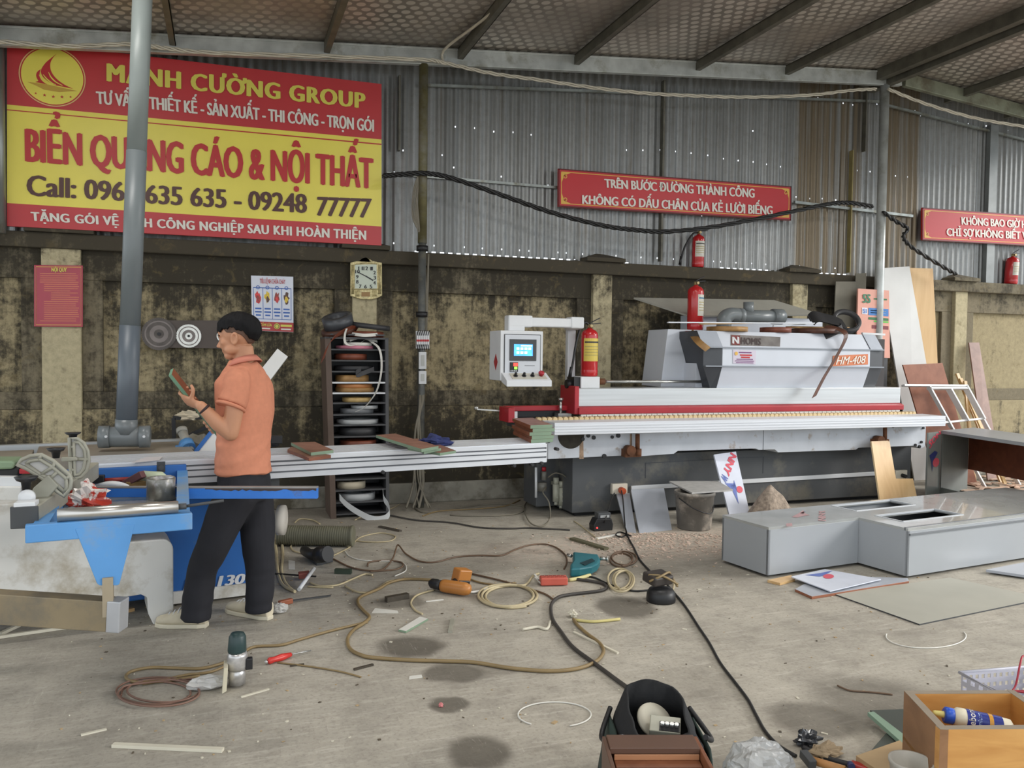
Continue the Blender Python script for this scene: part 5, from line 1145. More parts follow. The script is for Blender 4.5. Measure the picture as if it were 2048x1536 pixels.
q = MB(); P_ = [FL(800, 879, .907), FL(835, 877, .907), FL(882, 896, .907), FL(848, 903, .907)]; q.prism(P_, (0, 0, -.015), 0, 1); q.build('laminate_board', [m_grn2, m_grn], None, 'middle green-edged board of the pile beside the blue rag', 'board', 'boards on the sliding table')
blob('blue_rag', FL(868, 884, .90), .075, mat('navy_cloth', S(40, 48, 92), .9, var=.3, scale=20, bump=.3), 'crumpled navy blue rag on the sliding table', 'rag', 6, .6, (1.5, .9, .45), 20, 12)
zz = .8755
names = ['bottom board', 'second board from the bottom', 'third board from the bottom', 'fourth board from the bottom', 'top board']
for i in range(5):
    th = .0235; dx = (i % 2) * .012 + i * .006
    b0_ = FL(1062, 886, .876); b1_ = FL(1106, 884, .876); b3_ = FL(1026, 868.5, .876); jx = SD * (.012 * (i % 2) - .006 * (i % 3))
    P_ = [V(p.x, p.y, zz + th) + jx for p in (b0_, b1_, b1_ + b3_ - b0_, b3_)]
    q = MB(); q.prism(P_, (0, 0, -th), 0, 1)
    # the left ends are brown, the near ends green
    q.m = [0, 0] + [2 if abs((q.v[f[0]] - q.v[f[1]]).normalized().dot(SD)) < .8 else 1 for f in q.f[2:]]
    q.build('laminate_board', [m_grn2, m_grn, m_brn], None, names[i] + ' of the brown and green stack at the sliding table end', 'board', 'board stack at the table end', bev=.001); zz += th + .0005
# ------------------------------------------------------------------ rack of edging rolls
YR = 7.28; YRB = 7.66
rk = thing('edging_rack', 'tall narrow dark rack of shelves holding edging rolls, behind the sliding table', 'rack', V(1.15, 7.45, 0))
m_rk = mat('rack_dark_grey', S(72, 72, 74), .55, var=.12); m_rkb = mat('rack_brown_side', S(92, 76, 66), .6, var=.12)
def rxl(z): return .935 - .035 * z          # the left side leans a little
def rxr(z): return 1.375 - .012 * z
ZRT = 1.60
q = MB(); q.prism([(rxl(0) - .05, YR, 0), (rxl(0), YR, 0), (rxl(ZRT), YR, ZRT), (rxl(ZRT) - .05, YR, ZRT)], (0, YRB - YR, 0)); q.build('side_panel', m_rkb, rk, bev=.002)
q = MB(); q.prism([(rxr(0), YR, 0), (rxr(0) + .03, YR, 0), (rxr(ZRT) + .03, YR, ZRT), (rxr(ZRT), YR, ZRT)], (0, YRB - YR, 0)); q.build('side_panel', m_rk, rk, bev=.002)
q = MB(); q.prism([(rxl(0), YRB - .02, 0), (rxr(0), YRB - .02, 0), (rxr(ZRT), YRB - .02, ZRT), (rxl(ZRT), YRB - .02, ZRT)], (0, .02, 0)); q.build('back_panel', m_blk, rk)
shelf_px = [668, 698, 720, 742, 764, 785, 805, 828, 849, 872, 893, 914, 936, 957, 979, 1003, 1026]
sz = []
for i, py in enumerate(shelf_px):
    z = WL(718, py, YR).z; sz.append(z)
    q = MB(); q.bx(rxl(z), rxr(z), YR + .004, YRB - .02, z - .014, z)
    q.build('shelf', m_white if i in (4, 5) else m_rk, rk, bev=.001, label='white shelf board' if i in (4, 5) else None)
def rroll(i, x0, x1, hpx, m, lab, r0=.55, dz=0, dy=0):
    a = WL(x0, shelf_px[i], YR + .02); b2 = WL(x1, shelf_px[i], YR + .02); r = (b2.x - a.x) / 2; c_ = V((a.x + b2.x) / 2, YR + .012 + r + dy, sz[i] + .001 + dz); h_ = hpx * .0047
    c_.y = min(c_.y, YRB - .025 - r); c_.x = min(max(c_.x, rxl(c_.z) + r + .004), rxr(c_.z) - r - .004)
    return roll('edging_roll', c_, r * r0, r, h_, m, lab, 'edging rolls in the rack')
m_lg = mat('light_grey_edging', S(176, 178, 178), .45, var=.06); m_bei = mat('beige_edging', S(186, 176, 154), .5, var=.06)
rroll(1, 676, 752, 6, m_pink, 'pink edging roll on the topmost open shelf of the rack'); rroll(1, 690, 748, 6, m_whe, 'white edging roll lying on the pink roll in the rack', dz=.028)
rroll(2, 673, 738, 11, m_redbr, 'dark red-brown edging roll on the second shelf of the rack'); rroll(3, 674, 752, 9, m_blke, 'charcoal edging roll on the third shelf of the rack')
rroll(4, 675, 742, 12, m_tanb, 'tan brown edging roll resting on the upper white shelf of the rack'); rroll(5, 675, 754, 8, m_tanb, 'brown edging roll resting on the lower white shelf of the rack'); rroll(5, 676, 750, 7, mat('orange_edging', S(184, 124, 74), .5, var=.08), 'orange edging roll on top of the brown roll in the rack', dz=.037)
rroll(6, 688, 746, 8, wood('light_tan_edging', S(176, 146, 92), S(204, 174, 116)), 'light tan edging roll just below the white shelves of the rack'); rroll(7, 684, 752, 9, m_grye, 'mid grey edging roll in the rack below the light tan roll'); rroll(7, 705, 760, 6, m_lg, 'pale grey edging roll lying on the mid grey roll in the rack', dz=.041)
rroll(8, 678, 762, 8, m_lg, 'wide pale grey edging roll on its own shelf in the rack'); rroll(9, 682, 758, 14, m_blke, 'thick charcoal edging roll just above the sliding table in the rack'); rroll(10, 684, 758, 9, m_redbr, 'red-brown edging roll half hidden by the sliding table')
rroll(14, 676, 735, 13, m_bei, 'beige edging roll in the rack under the sliding table'); rroll(15, 680, 756, 12, m_lg, 'light grey edging roll on the lowest used shelf of the rack')
# the heap on top of the rack
zt = ZRT + .004
q = MB(); q.bx(rxl(ZRT) - .05, rxr(ZRT) + .03, YR, YRB, ZRT - .016, ZRT); q.build('top_board', m_rk, rk)
roll('edging_roll', V(1.20, 7.45, zt), .11, .17, .05, m_redbr, 'red-brown edging roll lying lowest in the heap on top of the rack', 'edging rolls on top of the rack')
roll('edging_roll', V(1.24, 7.46, zt + .078), .12, .19, .045, m_blke, 'charcoal edging roll on the right of the heap on top of the rack', 'edging rolls on top of the rack', tilt=(.1, -.05, 1))
roll('edging_roll', V(.97, 7.42, zt + .03), .08, .15, .05, m_walnut, 'walnut edging roll at the left of the heap on top of the rack', 'edging rolls on top of the rack', tilt=(-.25, -.2, 1))
roll('edging_roll', V(.97, 7.42, zt + .09), .07, .135, .10, mat('slate_edging', S(72, 74, 78), .35, var=.1), 'slate grey edging roll tilted on top of the walnut roll on the rack', 'edging rolls on top of the rack', tilt=(-.28, -.3, 1))
band('edging_strip', [V(1.12, 7.40, zt + .06), V(1.04, 7.27, zt + .07), WL(672, 672, 7.22), WL(657, 690, 7.2), WL(648, 712, 7.2), WL(645, 722, 7.2)], V(.015, -.012, .026), m_redbr, 'red-brown edging strip hanging down left off the rack top', .003)
band('edging_strip', [V(1.05, 7.32, zt + .03), V(1.15, 7.25, zt + .015), V(1.25, 7.27, zt + .02), V(1.32, 7.34, zt + .03)], V(0, .004, .014), m_whe, 'short white strip on the front of the heap on the rack', .002)
band('edging_strip', [WL(694, 656, 7.24), WL(690, 668, 7.235), WL(690, 684, 7.235), WL(700, 691, 7.255), WL(715, 689, 7.30), WL(733, 679, 7.4), WL(745, 685, 7.3), WL(758, 697, 7.24), WL(763, 720, 7.22), WL(762, 748, 7.21), WL(754, 780, 7.21), WL(742, 800, 7.22), WL(727, 816, 7.25), WL(712, 823, 7.27)], V(.010, .008, .004), m_whe, 'long white edging strip curling down the front of the rack', .002, n=10)
q = MB(); P_ = spline([V(1.05, 7.33, sz[1] + .075), V(1.15, 7.36, sz[1] + .10), V(1.25, 7.34, sz[1] + .08), V(1.30, 7.36, sz[1] + .07)], 6); q.strip(P_, V(0, .004, .010), .002); q.strip(spline([V(1.0, 7.34, sz[1] + .07), V(1.12, 7.40, sz[1] + .10), V(1.22, 7.36, sz[1] + .105), V(1.28, 7.35, sz[1] + .075)], 6), V(0, .004, .010), .002); q.build('edging_strip', m_whe, None, 'loose loops of white strip over the white roll in the rack', 'edging strip')
band('edging_strip', [WL(722, 738, 7.25), WL(712, 746, 7.25), WL(716, 750, 7.25), WL(730, 745, 7.26), WL(748, 738, 7.29)], V(.0, .006, .02), m_blke, 'charcoal strip end folded over the front of the rack', .003)
band('edging_strip', [WL(679, 994, 7.25), WL(692, 1008, 7.22), WL(715, 1024, 7.18), WL(745, 1038, 7.14), WL(768, 1037, 7.14), WL(779, 1026, 7.16), WL(776, 1010, 7.2), WL(768, 998, 7.24), WL(766, 984, 7.26)], V(.0, .006, .028), m_lg, 'wide light grey edging strip looping out of the rack bottom', .003, n=8)
# ------------------------------------------------------------------ things leaning at the machine and at the right end of the wall
def CP(px, py, D): return CAM + ray(px, py) * D
def plank(name, px4, th, m, label, cat='board', group=None, bev=.001, mside=None, back=(0, 1, 0)):
    """px4: four (px, py, Y) or ready points, extruded away from the viewer"""
    P_ = [p if isinstance(p, Vector) else WL(*p) for p in px4]
    nrm = (P_[1] - P_[0]).cross(P_[2] - P_[0]).normalized()
    if nrm.dot(Vector(back)) < 0: nrm = -nrm
    q = MB(); q.prism(P_, nrm * th, 0, 1); return q.build(name, [m, mside or m], None, label, cat, group, bev=bev)
m_grb = mat('grey_board', S(166, 170, 178), .4, var=.05, scale=3); m_wrap = mat('film_wrapped_white', S(206, 210, 222), .25, var=.05, scale=8); m_wbd = mat('white_plank', S(212, 212, 210), .45, var=.05, scale=4)
m_ply = wood('beech_laminate', S(196, 158, 108), S(212, 178, 128), .45, (1, 1, .2)); m_brd = wood('rust_brown_laminate', S(132, 80, 56), S(152, 96, 70), .45); m_brd2 = wood('mauve_brown_laminate', S(128, 96, 84), S(148, 114, 100), .5)
# under the edge bander
def foot(px, py): return FL(px, py)
f1, f2 = foot(1253, 1064), foot(1279, 1066)
plank('grey_offcut', [WL(1233, 988, 6.70), WL(1259, 986, 6.70), f2 - V(.03, 0, 0), f1], .016, m_grb, 'narrow grey board leaning under the orange plug on the machine base', 'board', 'grey boards leaning on the machine base')
f1, f2 = foot(1279, 1067), foot(1344, 1060)
plank('grey_offcut', [WL(1262, 979, 6.62), WL(1328, 976, 6.62), f2, f1], .016, m_grb, 'wide grey board leaning on the machine base beside the bucket', 'board', 'grey boards leaning on the machine base')
# bucket with a plate on it
bc = FL(1388, 1056); br_ = .17
t = thing('plaster_bucket', 'dirty grey plastic bucket standing by the machine with a plate on top', 'bucket', bc)
zb = WL(1388, 982, bc.y).z
m_bk = mat('plaster_grey', S(104, 100, 94), .7, var=.25, scale=8, dirt=S(170, 160, 148), dscale=6, damt=.4)
q = MB(); q.lathe(bc, (0, 0, 1), [(br_ * .82, 0), (br_ * .84, .01), (br_ * .97, zb - .03), (br_ * 1.02, zb - .028), (br_ * 1.02, zb), (br_ * .96, zb), (br_ * .8, .015), (.001, .012)], 32); q.build('pail', m_bk, t)
q = MB(); q.tube(spline([bc + V(-br_ * .98, -.02, zb - .05), bc + V(-.1, -br_ * 1.0, zb - .12), bc + V(.06, -br_ * 1.02, zb - .16), bc + V(br_ * .98, -.02, zb - .05)], 8), .005, 6); q.build('handle', m_blk, t)
pl_ = [FL(x, y, zb + .004) for x, y in ((1338, 969), (1382, 983), (1466, 979), (1440, 962))]; pl_ = [FL(1338, 962, zb + .015), FL(1384, 985, zb + .015), FL(1466, 979, zb + .015), FL(1436, 962, zb + .015)]
q = MB(); q.prism(pl_, (0, 0, -.014)); q.build('cover_board', mat('dusty_grey_board', S(170, 168, 164), .6, var=.12, scale=20), None, 'dusty grey board lying over the bucket mouth', 'board', bev=.001)
# film wrapped strip with print
W4 = [WL(1428, 909, 6.52), WL(1472, 903, 6.52), FL(1504, 1046), FL(1464, 1050)]
fa, fb = W4[3], W4[2]; W4[1] = PLN(1472, 903, fa, (W4[0] - fa).cross(fb - fa).normalized())
def lean(name, P4, th, m, label, cat='board', group=None): return plank(name, P4, th, m, label, cat, group)
ws = lean('wrapped_board', W4, .017, m_wrap, 'film wrapped white strip with red and blue print leaning on the machine base')
def onq(P4, u, v, lift=.003):
    a = P4[0].lerp(P4[1], u); b2 = P4[3].lerp(P4[2], u); nrm = (P4[1] - P4[0]).cross(P4[3] - P4[0]).normalized()
    if nrm.y > 0: nrm = -nrm
    return a.lerp(b2, v) + nrm * lift
def ltq(txt, P4, bl, br2, tr, tl, m, parent, bold=.05):
    lettering(txt, onq(P4, *bl), onq(P4, *br2), onq(P4, *tr), onq(P4, *tl), m, parent, bold, off=(0, 0, 0))
m_pr = mat('print_red', S(206, 80, 96), .4, var=.05); m_pb = mat('print_navy', S(92, 110, 176), .4, var=.05)
ltq('NNY', W4, (.76, .0), (.20, .26), (.40, .35), (.98, .07), m_pr, ws)
ltq('W', W4, (.17, .28), (.03, .345), (.2, .43), (.36, .37), m_pb, ws)
q = MB()
for t3 in (((.16, .43), (.62, .45), (.44, .55)), ((.36, .46), (.62, .47), (.56, .74)), ((.50, .50), (.60, .40), (.66, .56))): q.add([onq(W4, *p) for p in t3], [(0, 1, 2)], 0)
cc = onq(W4, .76, .54, .004); ux = (W4[1] - W4[0]).normalized(); uy = (W4[3] - W4[0]).normalized()
q.add([cc + ux * .036 * math.cos(2 * math.pi * i / 18) + uy * .036 * math.sin(2 * math.pi * i / 18) for i in range(18)], [tuple(range(18))], 1); q.build('film_emblem', [m_pb, m_pr], ws, fixn=False)
# sawdust heap
def heap(name, c_, rx, ry, h_, m, label, seed=3, cat='sawdust'):
    random.seed(seed); vs = [Vector(c_) + V(0, 0, h_)]; fs = []; R_, N_ = 9, 30
    for j in range(1, R_ + 1):
        for i in range(N_):
            a = 2 * math.pi * i / N_; r = j / R_; z = h_ * (1 - r ** 1.3) + .035 * mnoise.noise(V(math.cos(a) * r * 3, math.sin(a) * r * 3, seed)) * (1 - r * .8)
            k_ = 1 + .18 * mnoise.noise(V(math.cos(a) * 1.5, math.sin(a) * 1.5, seed + 5)); vs.append(Vector(c_) + V(rx * r * k_ * math.cos(a), ry * r * k_ * math.sin(a), max(z, .0) if j < R_ else -.001))
    for i in range(N_): fs.append((0, 1 + i, 1 + (i + 1) % N_))
    for j in range(R_ - 1):
        for i in range(N_): fs.append((1 + j * N_ + i, 1 + (j + 1) * N_ + i, 1 + (j + 1) * N_ + (i + 1) % N_, 1 + j * N_ + (i + 1) % N_))
    q = MB(); q.add(vs, fs); return q.build(name, m, None, label, cat, kind='stuff')
heap('sawdust_heap', FL(1556, 1052) + V(.02, .14, 0), .26, .2, .34, mat('sawdust', S(150, 136, 122), .95, var=.4, scale=30, bump=.8), 'pile of grey brown sawdust at the foot of the machine', 4)
# L-shaped board
L6 = [(1743, 882.5), (1779, 881), (1792, 957), (1826, 957), (1833, 993), (1760, 999)]
fa, fb = FL(1763, 1022), FL(1838, 1012)
n_ = (WL(1743, 882.5, 6.41) - fa).cross(fb - fa).normalized()
P_ = [PLN(x, y, fa, n_) for x, y in L6[:4]] + [fb, fa]
nn = n_ if n_.y > 0 else -n_
q = MB(); q.prism(P_, nn * .017, 0, 1); q.build('notched_board', [m_ply, mat('beech_edge', S(214, 190, 150), .5, var=.05)], None, 'L-shaped beech board leaning against the right end of the machine base', 'board', bev=.001)
# black grille on the right flank of the hood and grey sheets by the wall
MB().bx(6.52, 6.80, 7.1, 7.5, .9, 1.68).build('vent_cabinet', mat('vent_dark', S(52, 46, 46), .6, var=.2), eb, bev=.004)
q = MB()
for i in range(9): q.bx(6.54, 6.70, 7.09, 7.1, 1.20 + i * .045, 1.222 + i * .045)
q.build('vent_slats', m_blk, eb)
plank('cement_sheet', [(1672, 563, 7.72), (1712, 563, 7.72), (1708, 645, 7.66), (1663, 645, 7.66)], .012, mat('cement_grey', S(122, 118, 106), .8, var=.12), 'wide grey cement sheet standing against the wall left of the steel post', 'sheet', 'grey sheets by the post')
plank('cement_sheet', [(1712, 547, 7.73), (1733, 546, 7.73), (1730, 640, 7.70), (1708, 640, 7.70)], .012, mat('cement_grey', S(122, 118, 106), .8), 'narrow grey cement sheet standing taller beside the steel post', 'sheet', 'grey sheets by the post')
for o in [o for o in COL.objects if o.name.startswith('cement_sheet')]:
    # both sheets reach down to the floor behind the machine
    for v in o.data.vertices:
        if (o.location.z + v.co.z) < 2.2: v.co.z = -o.location.z + .0
p5 = [(1716.5, 577), (1778, 581), (1780, 716), (1713, 713)]
s5 = thing('rules_board', 'pink 5S rules board with blue and green bands standing behind the machine', 'sign', WL(1745, 715, 7.64))
panel('board', p5, 7.58, .02, mat('board_pink', S(222, 160, 142), .45, var=.05), s5)
MB().bx(WL(1718, 715, 7.6).x, WL(1778, 715, 7.6).x, 7.62, 7.66, 0, 1.9).build('rear_stand', m_dk, s5)
ltr('5S', (1725, 605), (1725, 588.5), (1741, 606), (1741, 588.5), 7.576, mat('print_green', S(48, 120, 84), .4, var=.05), s5, .06)
q = MB()
def r5(x0, y0, x1, y1, mi): q.add([WL(x, y, 7.577) for x, y in ((x0, y0), (x1, y0 + (x1 - x0) * .07), (x1, y1 + (x1 - x0) * .07), (x0, y1))], [(0, 1, 2, 3)], mi)
r5(1737, 615.5, 1777, 630, 0); r5(1724, 615, 1735, 628, 1); r5(1737, 634, 1777, 639, 2); r5(1748, 641, 1777, 644, 3); r5(1744, 650, 1777, 657, 4); r5(1748, 596, 1774, 599, 2)
for y in (620, 624.5): r5(1741, y, 1772, y + 1.4, 5)
q.build('printed_bands', [mat('band_blue', S(52, 120, 190), .4, var=.05), mat('band_pale', S(228, 226, 236), .4, var=.03), mat('band_green', S(36, 108, 60), .4, var=.06), mat('band_bright_green', S(84, 190, 66), .4, var=.06), mat('band_dark_red', S(122, 40, 50), .4, var=.06), m_ltr_w], s5, fixn=False)
lettering('S1', WL(1726, 626, 7.573), WL(1733, 626.5, 7.573), WL(1733, 618, 7.573), WL(1726, 617.5, 7.573), mat('band_blue', S(52, 120, 190)), s5, .04)
# tall leaning boards
def lean2(name, tl, tr, YT, slope_l, ybot, th, m, label, fr_px, YF=None, **k):
    pass
w_t = [WL(1759, 536.5, 7.64), WL(1819, 532.7, 7.64)]
wl0, wr0 = FL(1829, 961), FL(1893, 957)
plank('tall_white_board', [w_t[0], w_t[1], wr0, wl0], .018, m_wbd, 'tall white board leaning on the wall right of the machine', 'board', 'tall boards leaning on the wall')
plank('tall_beech_board', [WL(1800, 535, 7.68), WL(1866, 537, 7.68), FL(1887, 956), FL(1834, 959)], .018, m_ply, 'tall beech coloured board leaning behind the tall white board', 'board', 'tall boards leaning on the wall')
plank('brown_board', [WL(1806, 729.6, 7.34), WL(1885, 726, 7.34), FL(1955, 968), FL(1877, 972)], .017, m_brd, 'rust brown board leaning in front of the two tall boards', 'board', 'brown boards right of the machine')
plank('brown_board', [WL(1938, 685, 7.76), WL(1958.5, 685, 7.76), FL(2004, 960), FL(1976, 962)], .017, m_brd2, 'narrow mauve-brown board leaning on the wall, furthest along the wall', 'board', 'brown boards right of the machine')
plank('brown_board', [WL(1842, 845, 7.05), WL(1905, 838, 7.05), FL(1945, 1002) , FL(1872, 1010)], .017, m_brd, 'low rust brown board leaning behind the white frame', 'board', 'brown boards right of the machine') if False else None
for i, (a, b2, m_, lab) in enumerate((((1914, 747), (1952, 842), m_ply, 'yellow wooden batten leaning behind the white frame, leftmost of three'), ((1921, 757), (1958, 846), wood('pine_strip', S(190, 152, 96), S(214, 178, 120)), 'pale pine batten leaning behind the white frame, middle of three'), ((1930, 762), (1938, 850), m_ply, 'short beech batten standing nearly upright, last of three'))):
    A_ = WL(*a, 7.72 - .06 * i); B_ = WL(*b2, 7.48 - .07 * (i % 2)); d_ = (B_ - A_); B_ = A_ + d_ * (A_.z / (A_.z - B_.z)) ; q = MB(); q.bar(A_, B_ + V(0, 0, .02), .045, .022, up=(0, -1, .2)); q.build('batten', m_, None, lab, 'batten', 'battens at the wall')
# white frame leaning
def FP(px, py):
    fa_, fb_ = V(8.2, 7.02, 0), V(7.1, 7.02, 0); tp = V(7.6, 7.22, 1.22); n2 = (fb_ - fa_).cross(tp - fa_).normalized(); return PLN(px, py, fa_, n2)
wf = thing('white_wood_frame', 'white wooden frame leaning in front of the brown boards at the wall', 'frame', V(7.6, 6.95, 0))
for nm, a, b2, w_ in (('top_rail', (1806, 771), (1933, 772), .05), ('head_rail', (1858, 777), (1934, 777), .07), ('stile', (1857, 772), (1903, 855), .05), ('stile', (1898, 778), (1934, 842), .075), ('stile', (1930, 772), (1966, 838), .075), ('bottom_rail', (1880, 846), (1968, 837), .035), ('leg', (1903, 853), (1950, 938), .035), ('leg', (1964, 836), (2016, 930), .05)):
    A_, B_ = FP(*a), FP(*b2)
    if nm == 'leg': B_ = A_ + (B_ - A_) * (A_.z / (A_.z - B_.z))
    q = MB(); q.bar(A_, B_, .022, w_, up=(0, -1, .3)); q.build(nm, m_wbd, wf, bev=.001)
# ------------------------------------------------------------------ grey cabinets
m_cab = mat('cabinet_grey', S(158, 162, 166), .35, var=.04, scale=2); m_cabt = mat('film_covered_top', S(160, 162, 160), .16, var=.12, scale=5, coat=.4); m_cabe = mat('cabinet_edge', S(196, 200, 204), .4, var=.03)
A0, B0 = FL(1443, 1125), FL(1535, 1157)
e1 = (B0 - A0).normalized(); e2 = V(-e1.y, e1.x, 0)
ZK = .02
Hk = FL(1533, 1060, .33); HK = .335
# height from the front corner
dB = (B0 - CAM); tt = PLN(1533, 1060, B0, V(CF.x, CF.y, 0)); HK = tt.z
wA = (B0 - A0).length
Ck = FL(1711, 1037, HK); c1 = (Ck - B0).dot(e2)
Dk = FL(1811.6, 1063, HK); d1 = (Dk - B0).dot(e1); Lr = 3.2
d2 = (Dk - B0).dot(e2)
cbt = thing('grey_cabinet', 'large grey L-shaped cabinet carcass lying on the floor at the right', 'cabinet', B0)
def K(u, v, z): return B0 + e2 * u + e1 * v + V(0, 0, z)     # u along, v towards the viewer
c1 = (c1 + d2) / 2
out = [(0, -wA), (0, 0), (c1, 0), (c1, d1), (Lr, d1), (Lr, -wA)]
def wallk(name, a, b2, th=.018, m=None, z0=ZK, z1=None):
    A_, B_ = K(*a, 0), K(*b2, 0); d_ = (B_ - A_).normalized(); nrm = V(-d_.y, d_.x, 0)
    q = MB(); z1 = HK if z1 is None else z1; q.prism([A_ + V(0, 0, z0), B_ + V(0, 0, z0), B_ + V(0, 0, z1), A_ + V(0, 0, z1)], nrm * th); return q.build(name, m or m_cab, cbt, bev=.001)
for nm, i in (('end_panel', 0), ('front_panel', 1), ('return_panel', 2), ('long_front_panel', 3), ('far_end_panel', 4), ('rear_panel', 5)): wallk(nm, out[i], out[(i + 1) % 6])
def kpx(px, py): p = FL(px, py, HK) - B0; return (p.dot(e2), p.dot(e1))
w1 = [kpx(*p) for p in ((1675, 1019), (1712, 1027), (1822, 1013.5), (1781, 1004.5))]; w2 = [kpx(*p) for p in ((1763, 1039), (1805, 1048.5), (1917, 1032), (1865, 1023.5))]
def bbx(w_): us = [p[0] for p in w_]; vs = [p[1] for p in w_]; a_ = lambda x, e: x[0] * e + x[1] * (1 - e); us.sort(); vs.sort(); return a_(us, .7), a_(us[::-1], .7), a_(vs, 1), a_(vs[::-1], 1)
ua0, ua1, va0, va1 = bbx(w1); ub0, ub1, vb0, vb1 = bbx(w2)
q = MB()
def kb(u0, u1, v0, v1, z0=None, z1=None, m=0):
    z1 = HK + .0 if z1 is None else z1; z0 = z1 - .018 if z0 is None else z0
    q.prism([K(u0, v0, z0), K(u1, v0, z0), K(u1, v1, z0), K(u0, v1, z0)], (0, 0, z1 - z0), m)
us = sorted(set([0, c1, ua0, ua1, ub0, ub1, Lr])); vs_ = sorted(set([-wA, 0, d1, va0, va1, vb0, vb1]))
for i in range(len(us) - 1):
    for j in range(len(vs_) - 1):
        um = (us[i] + us[i + 1]) / 2; vm = (vs_[j] + vs_[j + 1]) / 2
        if um < c1 and vm > 0: continue
        if ua0 < um < ua1 and va0 < vm < va1: continue
        if ub0 < um < ub1 and vb0 < vm < vb1: continue
        kb(us[i], us[i + 1], vs_[j], vs_[j + 1], HK, HK + .018)
q.build('top_board', m_cabt, cbt)
q = MB(); kb(c1, Lr, d1 - .03, d1 - .018, HK - .0, HK + .021); kb(c1 + .01, Lr, d1 + .0, d1 + .012, HK - .03, HK - .018); q.build('edge_groove', mat('groove_grey', S(112, 116, 120), .4, var=.05), cbt)
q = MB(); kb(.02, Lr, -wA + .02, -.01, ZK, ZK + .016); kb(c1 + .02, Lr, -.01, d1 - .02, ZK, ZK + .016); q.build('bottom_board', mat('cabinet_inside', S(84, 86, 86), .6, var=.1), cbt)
q = MB()
for (a, b2) in (((ua0, va0), (ua1, va0)), ((ua0, va0), (ua0, va1)), ((ua0, va1), (ua1, va1)), ((ub0, vb0), (ub1, vb0)), ((ub0, vb0), (ub0, vb1)), ((ub0, vb1), (ub1, vb1)), ((ua1, va0), (ua1, va1)), ((ub1, vb0), (ub1, vb1))):
    q.bar(K(*a, HK + .016), K(*b2, HK + .016), .014, .012)
q.build('opening_trim', m_cabe, cbt)
# faded print on the protective film
KT = [FL(1500, 1032, HK + .019), FL(1690, 1008, HK + .019), FL(1720, 1030, HK + .019), FL(1545, 1052, HK + .019)]
def kl(txt, bl, tl, br2, tr, m): lettering(txt, *[FL(*p, HK + .02) for p in (bl, br2, tr, tl)], m, cbt, .06, off=(0, 0, .0006))
m_fr = mat('faded_red_print', S(178, 136, 136), .3, var=.05); m_fb = mat('faded_blue_print', S(136, 140, 158), .3, var=.05)
kl('NNY', (1652, 1042.5), (1636, 1041), (1650, 1019), (1638, 1022), m_fr)
q = MB(); q.add([FL(x, y, HK + .0195) for x, y in ((1583, 1034), (1598, 1026), (1606, 1020), (1611, 1027), (1620, 1030), (1606, 1032), (1595, 1035))], [tuple(range(7))], 0); q.add([FL(x, y, HK + .0195) for x, y in ((1572, 1047), (1584, 1046), (1585, 1052), (1573, 1053))], [(0, 1, 2, 3)], 0); q.add([FL(x, y, HK + .0195) for x, y in ((1600, 1026), (1612, 1021), (1607, 1029))], [(0, 1, 2)], 1); q.build('film_print', [m_fr, m_fb], cbt, fixn=False)
# second cabinet: open frame standing behind
Z2 = .70
c0 = FL(1883, 861, Z2); c9 = FL(2048, 885, Z2); g2 = (c9 - c0); g2.z = 0; g2.normalize()
h2 = FL(1936, 856, Z2) - c0; h2.z = 0; DP = h2.length; h2.normalize()
i2 = FL(1857, 864, Z2) - c0; i2.z = 0; DI = i2.length; i2.normalize()
L2 = 1.9
m_dkg = mat('olive_grey_inside', S(112, 116, 112), .4, var=.06)
oc = thing('open_cabinet', 'open grey cabinet carcass with brown back standing behind the lying cabinet', 'cabinet', c0 - V(0, 0, Z2))
def O(u, v, z): p = c0 + g2 * u + h2 * v; return V(p.x, p.y, z)
def ob(name, u0, u1, v0, v1, z0, z1, m):
    q = MB(); q.prism([O(u0, v0, z0), O(u1, v0, z0), O(u1, v1, z0), O(u0, v1, z0)], (0, 0, z1 - z0)); return q.build(name, m, oc, bev=.001)
ob('top_panel', 0, L2, 0, DP + .14, Z2 - .035, Z2, m_cab)
ob('side_panel', 0, .02, 0, DP, .0, Z2 - .035, m_dkg)
ob('far_side_panel', L2 - .03, L2, 0, DP, 0, Z2 - .035, m_cab)
ob('front_plinth', .02, L2 - .03, 0, .02, .0, .085, m_dkg)
ob('back_panel', .02, L2 - .03, DP, DP + .018, .24, Z2 - .035, wood('dark_red_brown_back', S(92, 46, 28), S(112, 60, 38), .4))
W5 = [c0 + i2 * DI, c0 + V(0, 0, 0), c0 - V(0, 0, Z2), c0 + i2 * DI - V(0, 0, Z2)]
wn = (W5[1] - W5[0]).cross(W5[3] - W5[0]).normalized()
if wn.y > 0: wn = -wn
q = MB(); q.prism([p - V(0, 0, .01) if p.z > .3 else p for p in W5], -wn * .018); fm_ = q.build('wrapped_panel', mat('film_wrapped_olive', S(120, 124, 120), .25, var=.08), oc, bev=.001)
def wo(u, v): return W5[0].lerp(W5[1], u).lerp(W5[3].lerp(W5[2], u), v) + wn * .003
lettering('SON', wo(.1, .26), wo(.98, .04), wo(.85, -.0), wo(.02, .14), m_pr, fm_, .05, off=(0, 0, 0))
q = MB(); q.add([wo(*p) for p in ((.1, .36), (.5, .30), (.75, .33), (.5, .42), (.35, .62), (.25, .45))], [tuple(range(6))], 0)
q.add([wo(.62 + .25 * math.cos(2 * math.pi * i / 18), .48 + .07 * math.sin(2 * math.pi * i / 18)) + wn * .001 for i in range(18)], [tuple(range(18))], 1); q.build('film_emblem', [mat('print_navy_dark', S(44, 56, 110), .4, var=.05), m_pr], fm_, fixn=False)
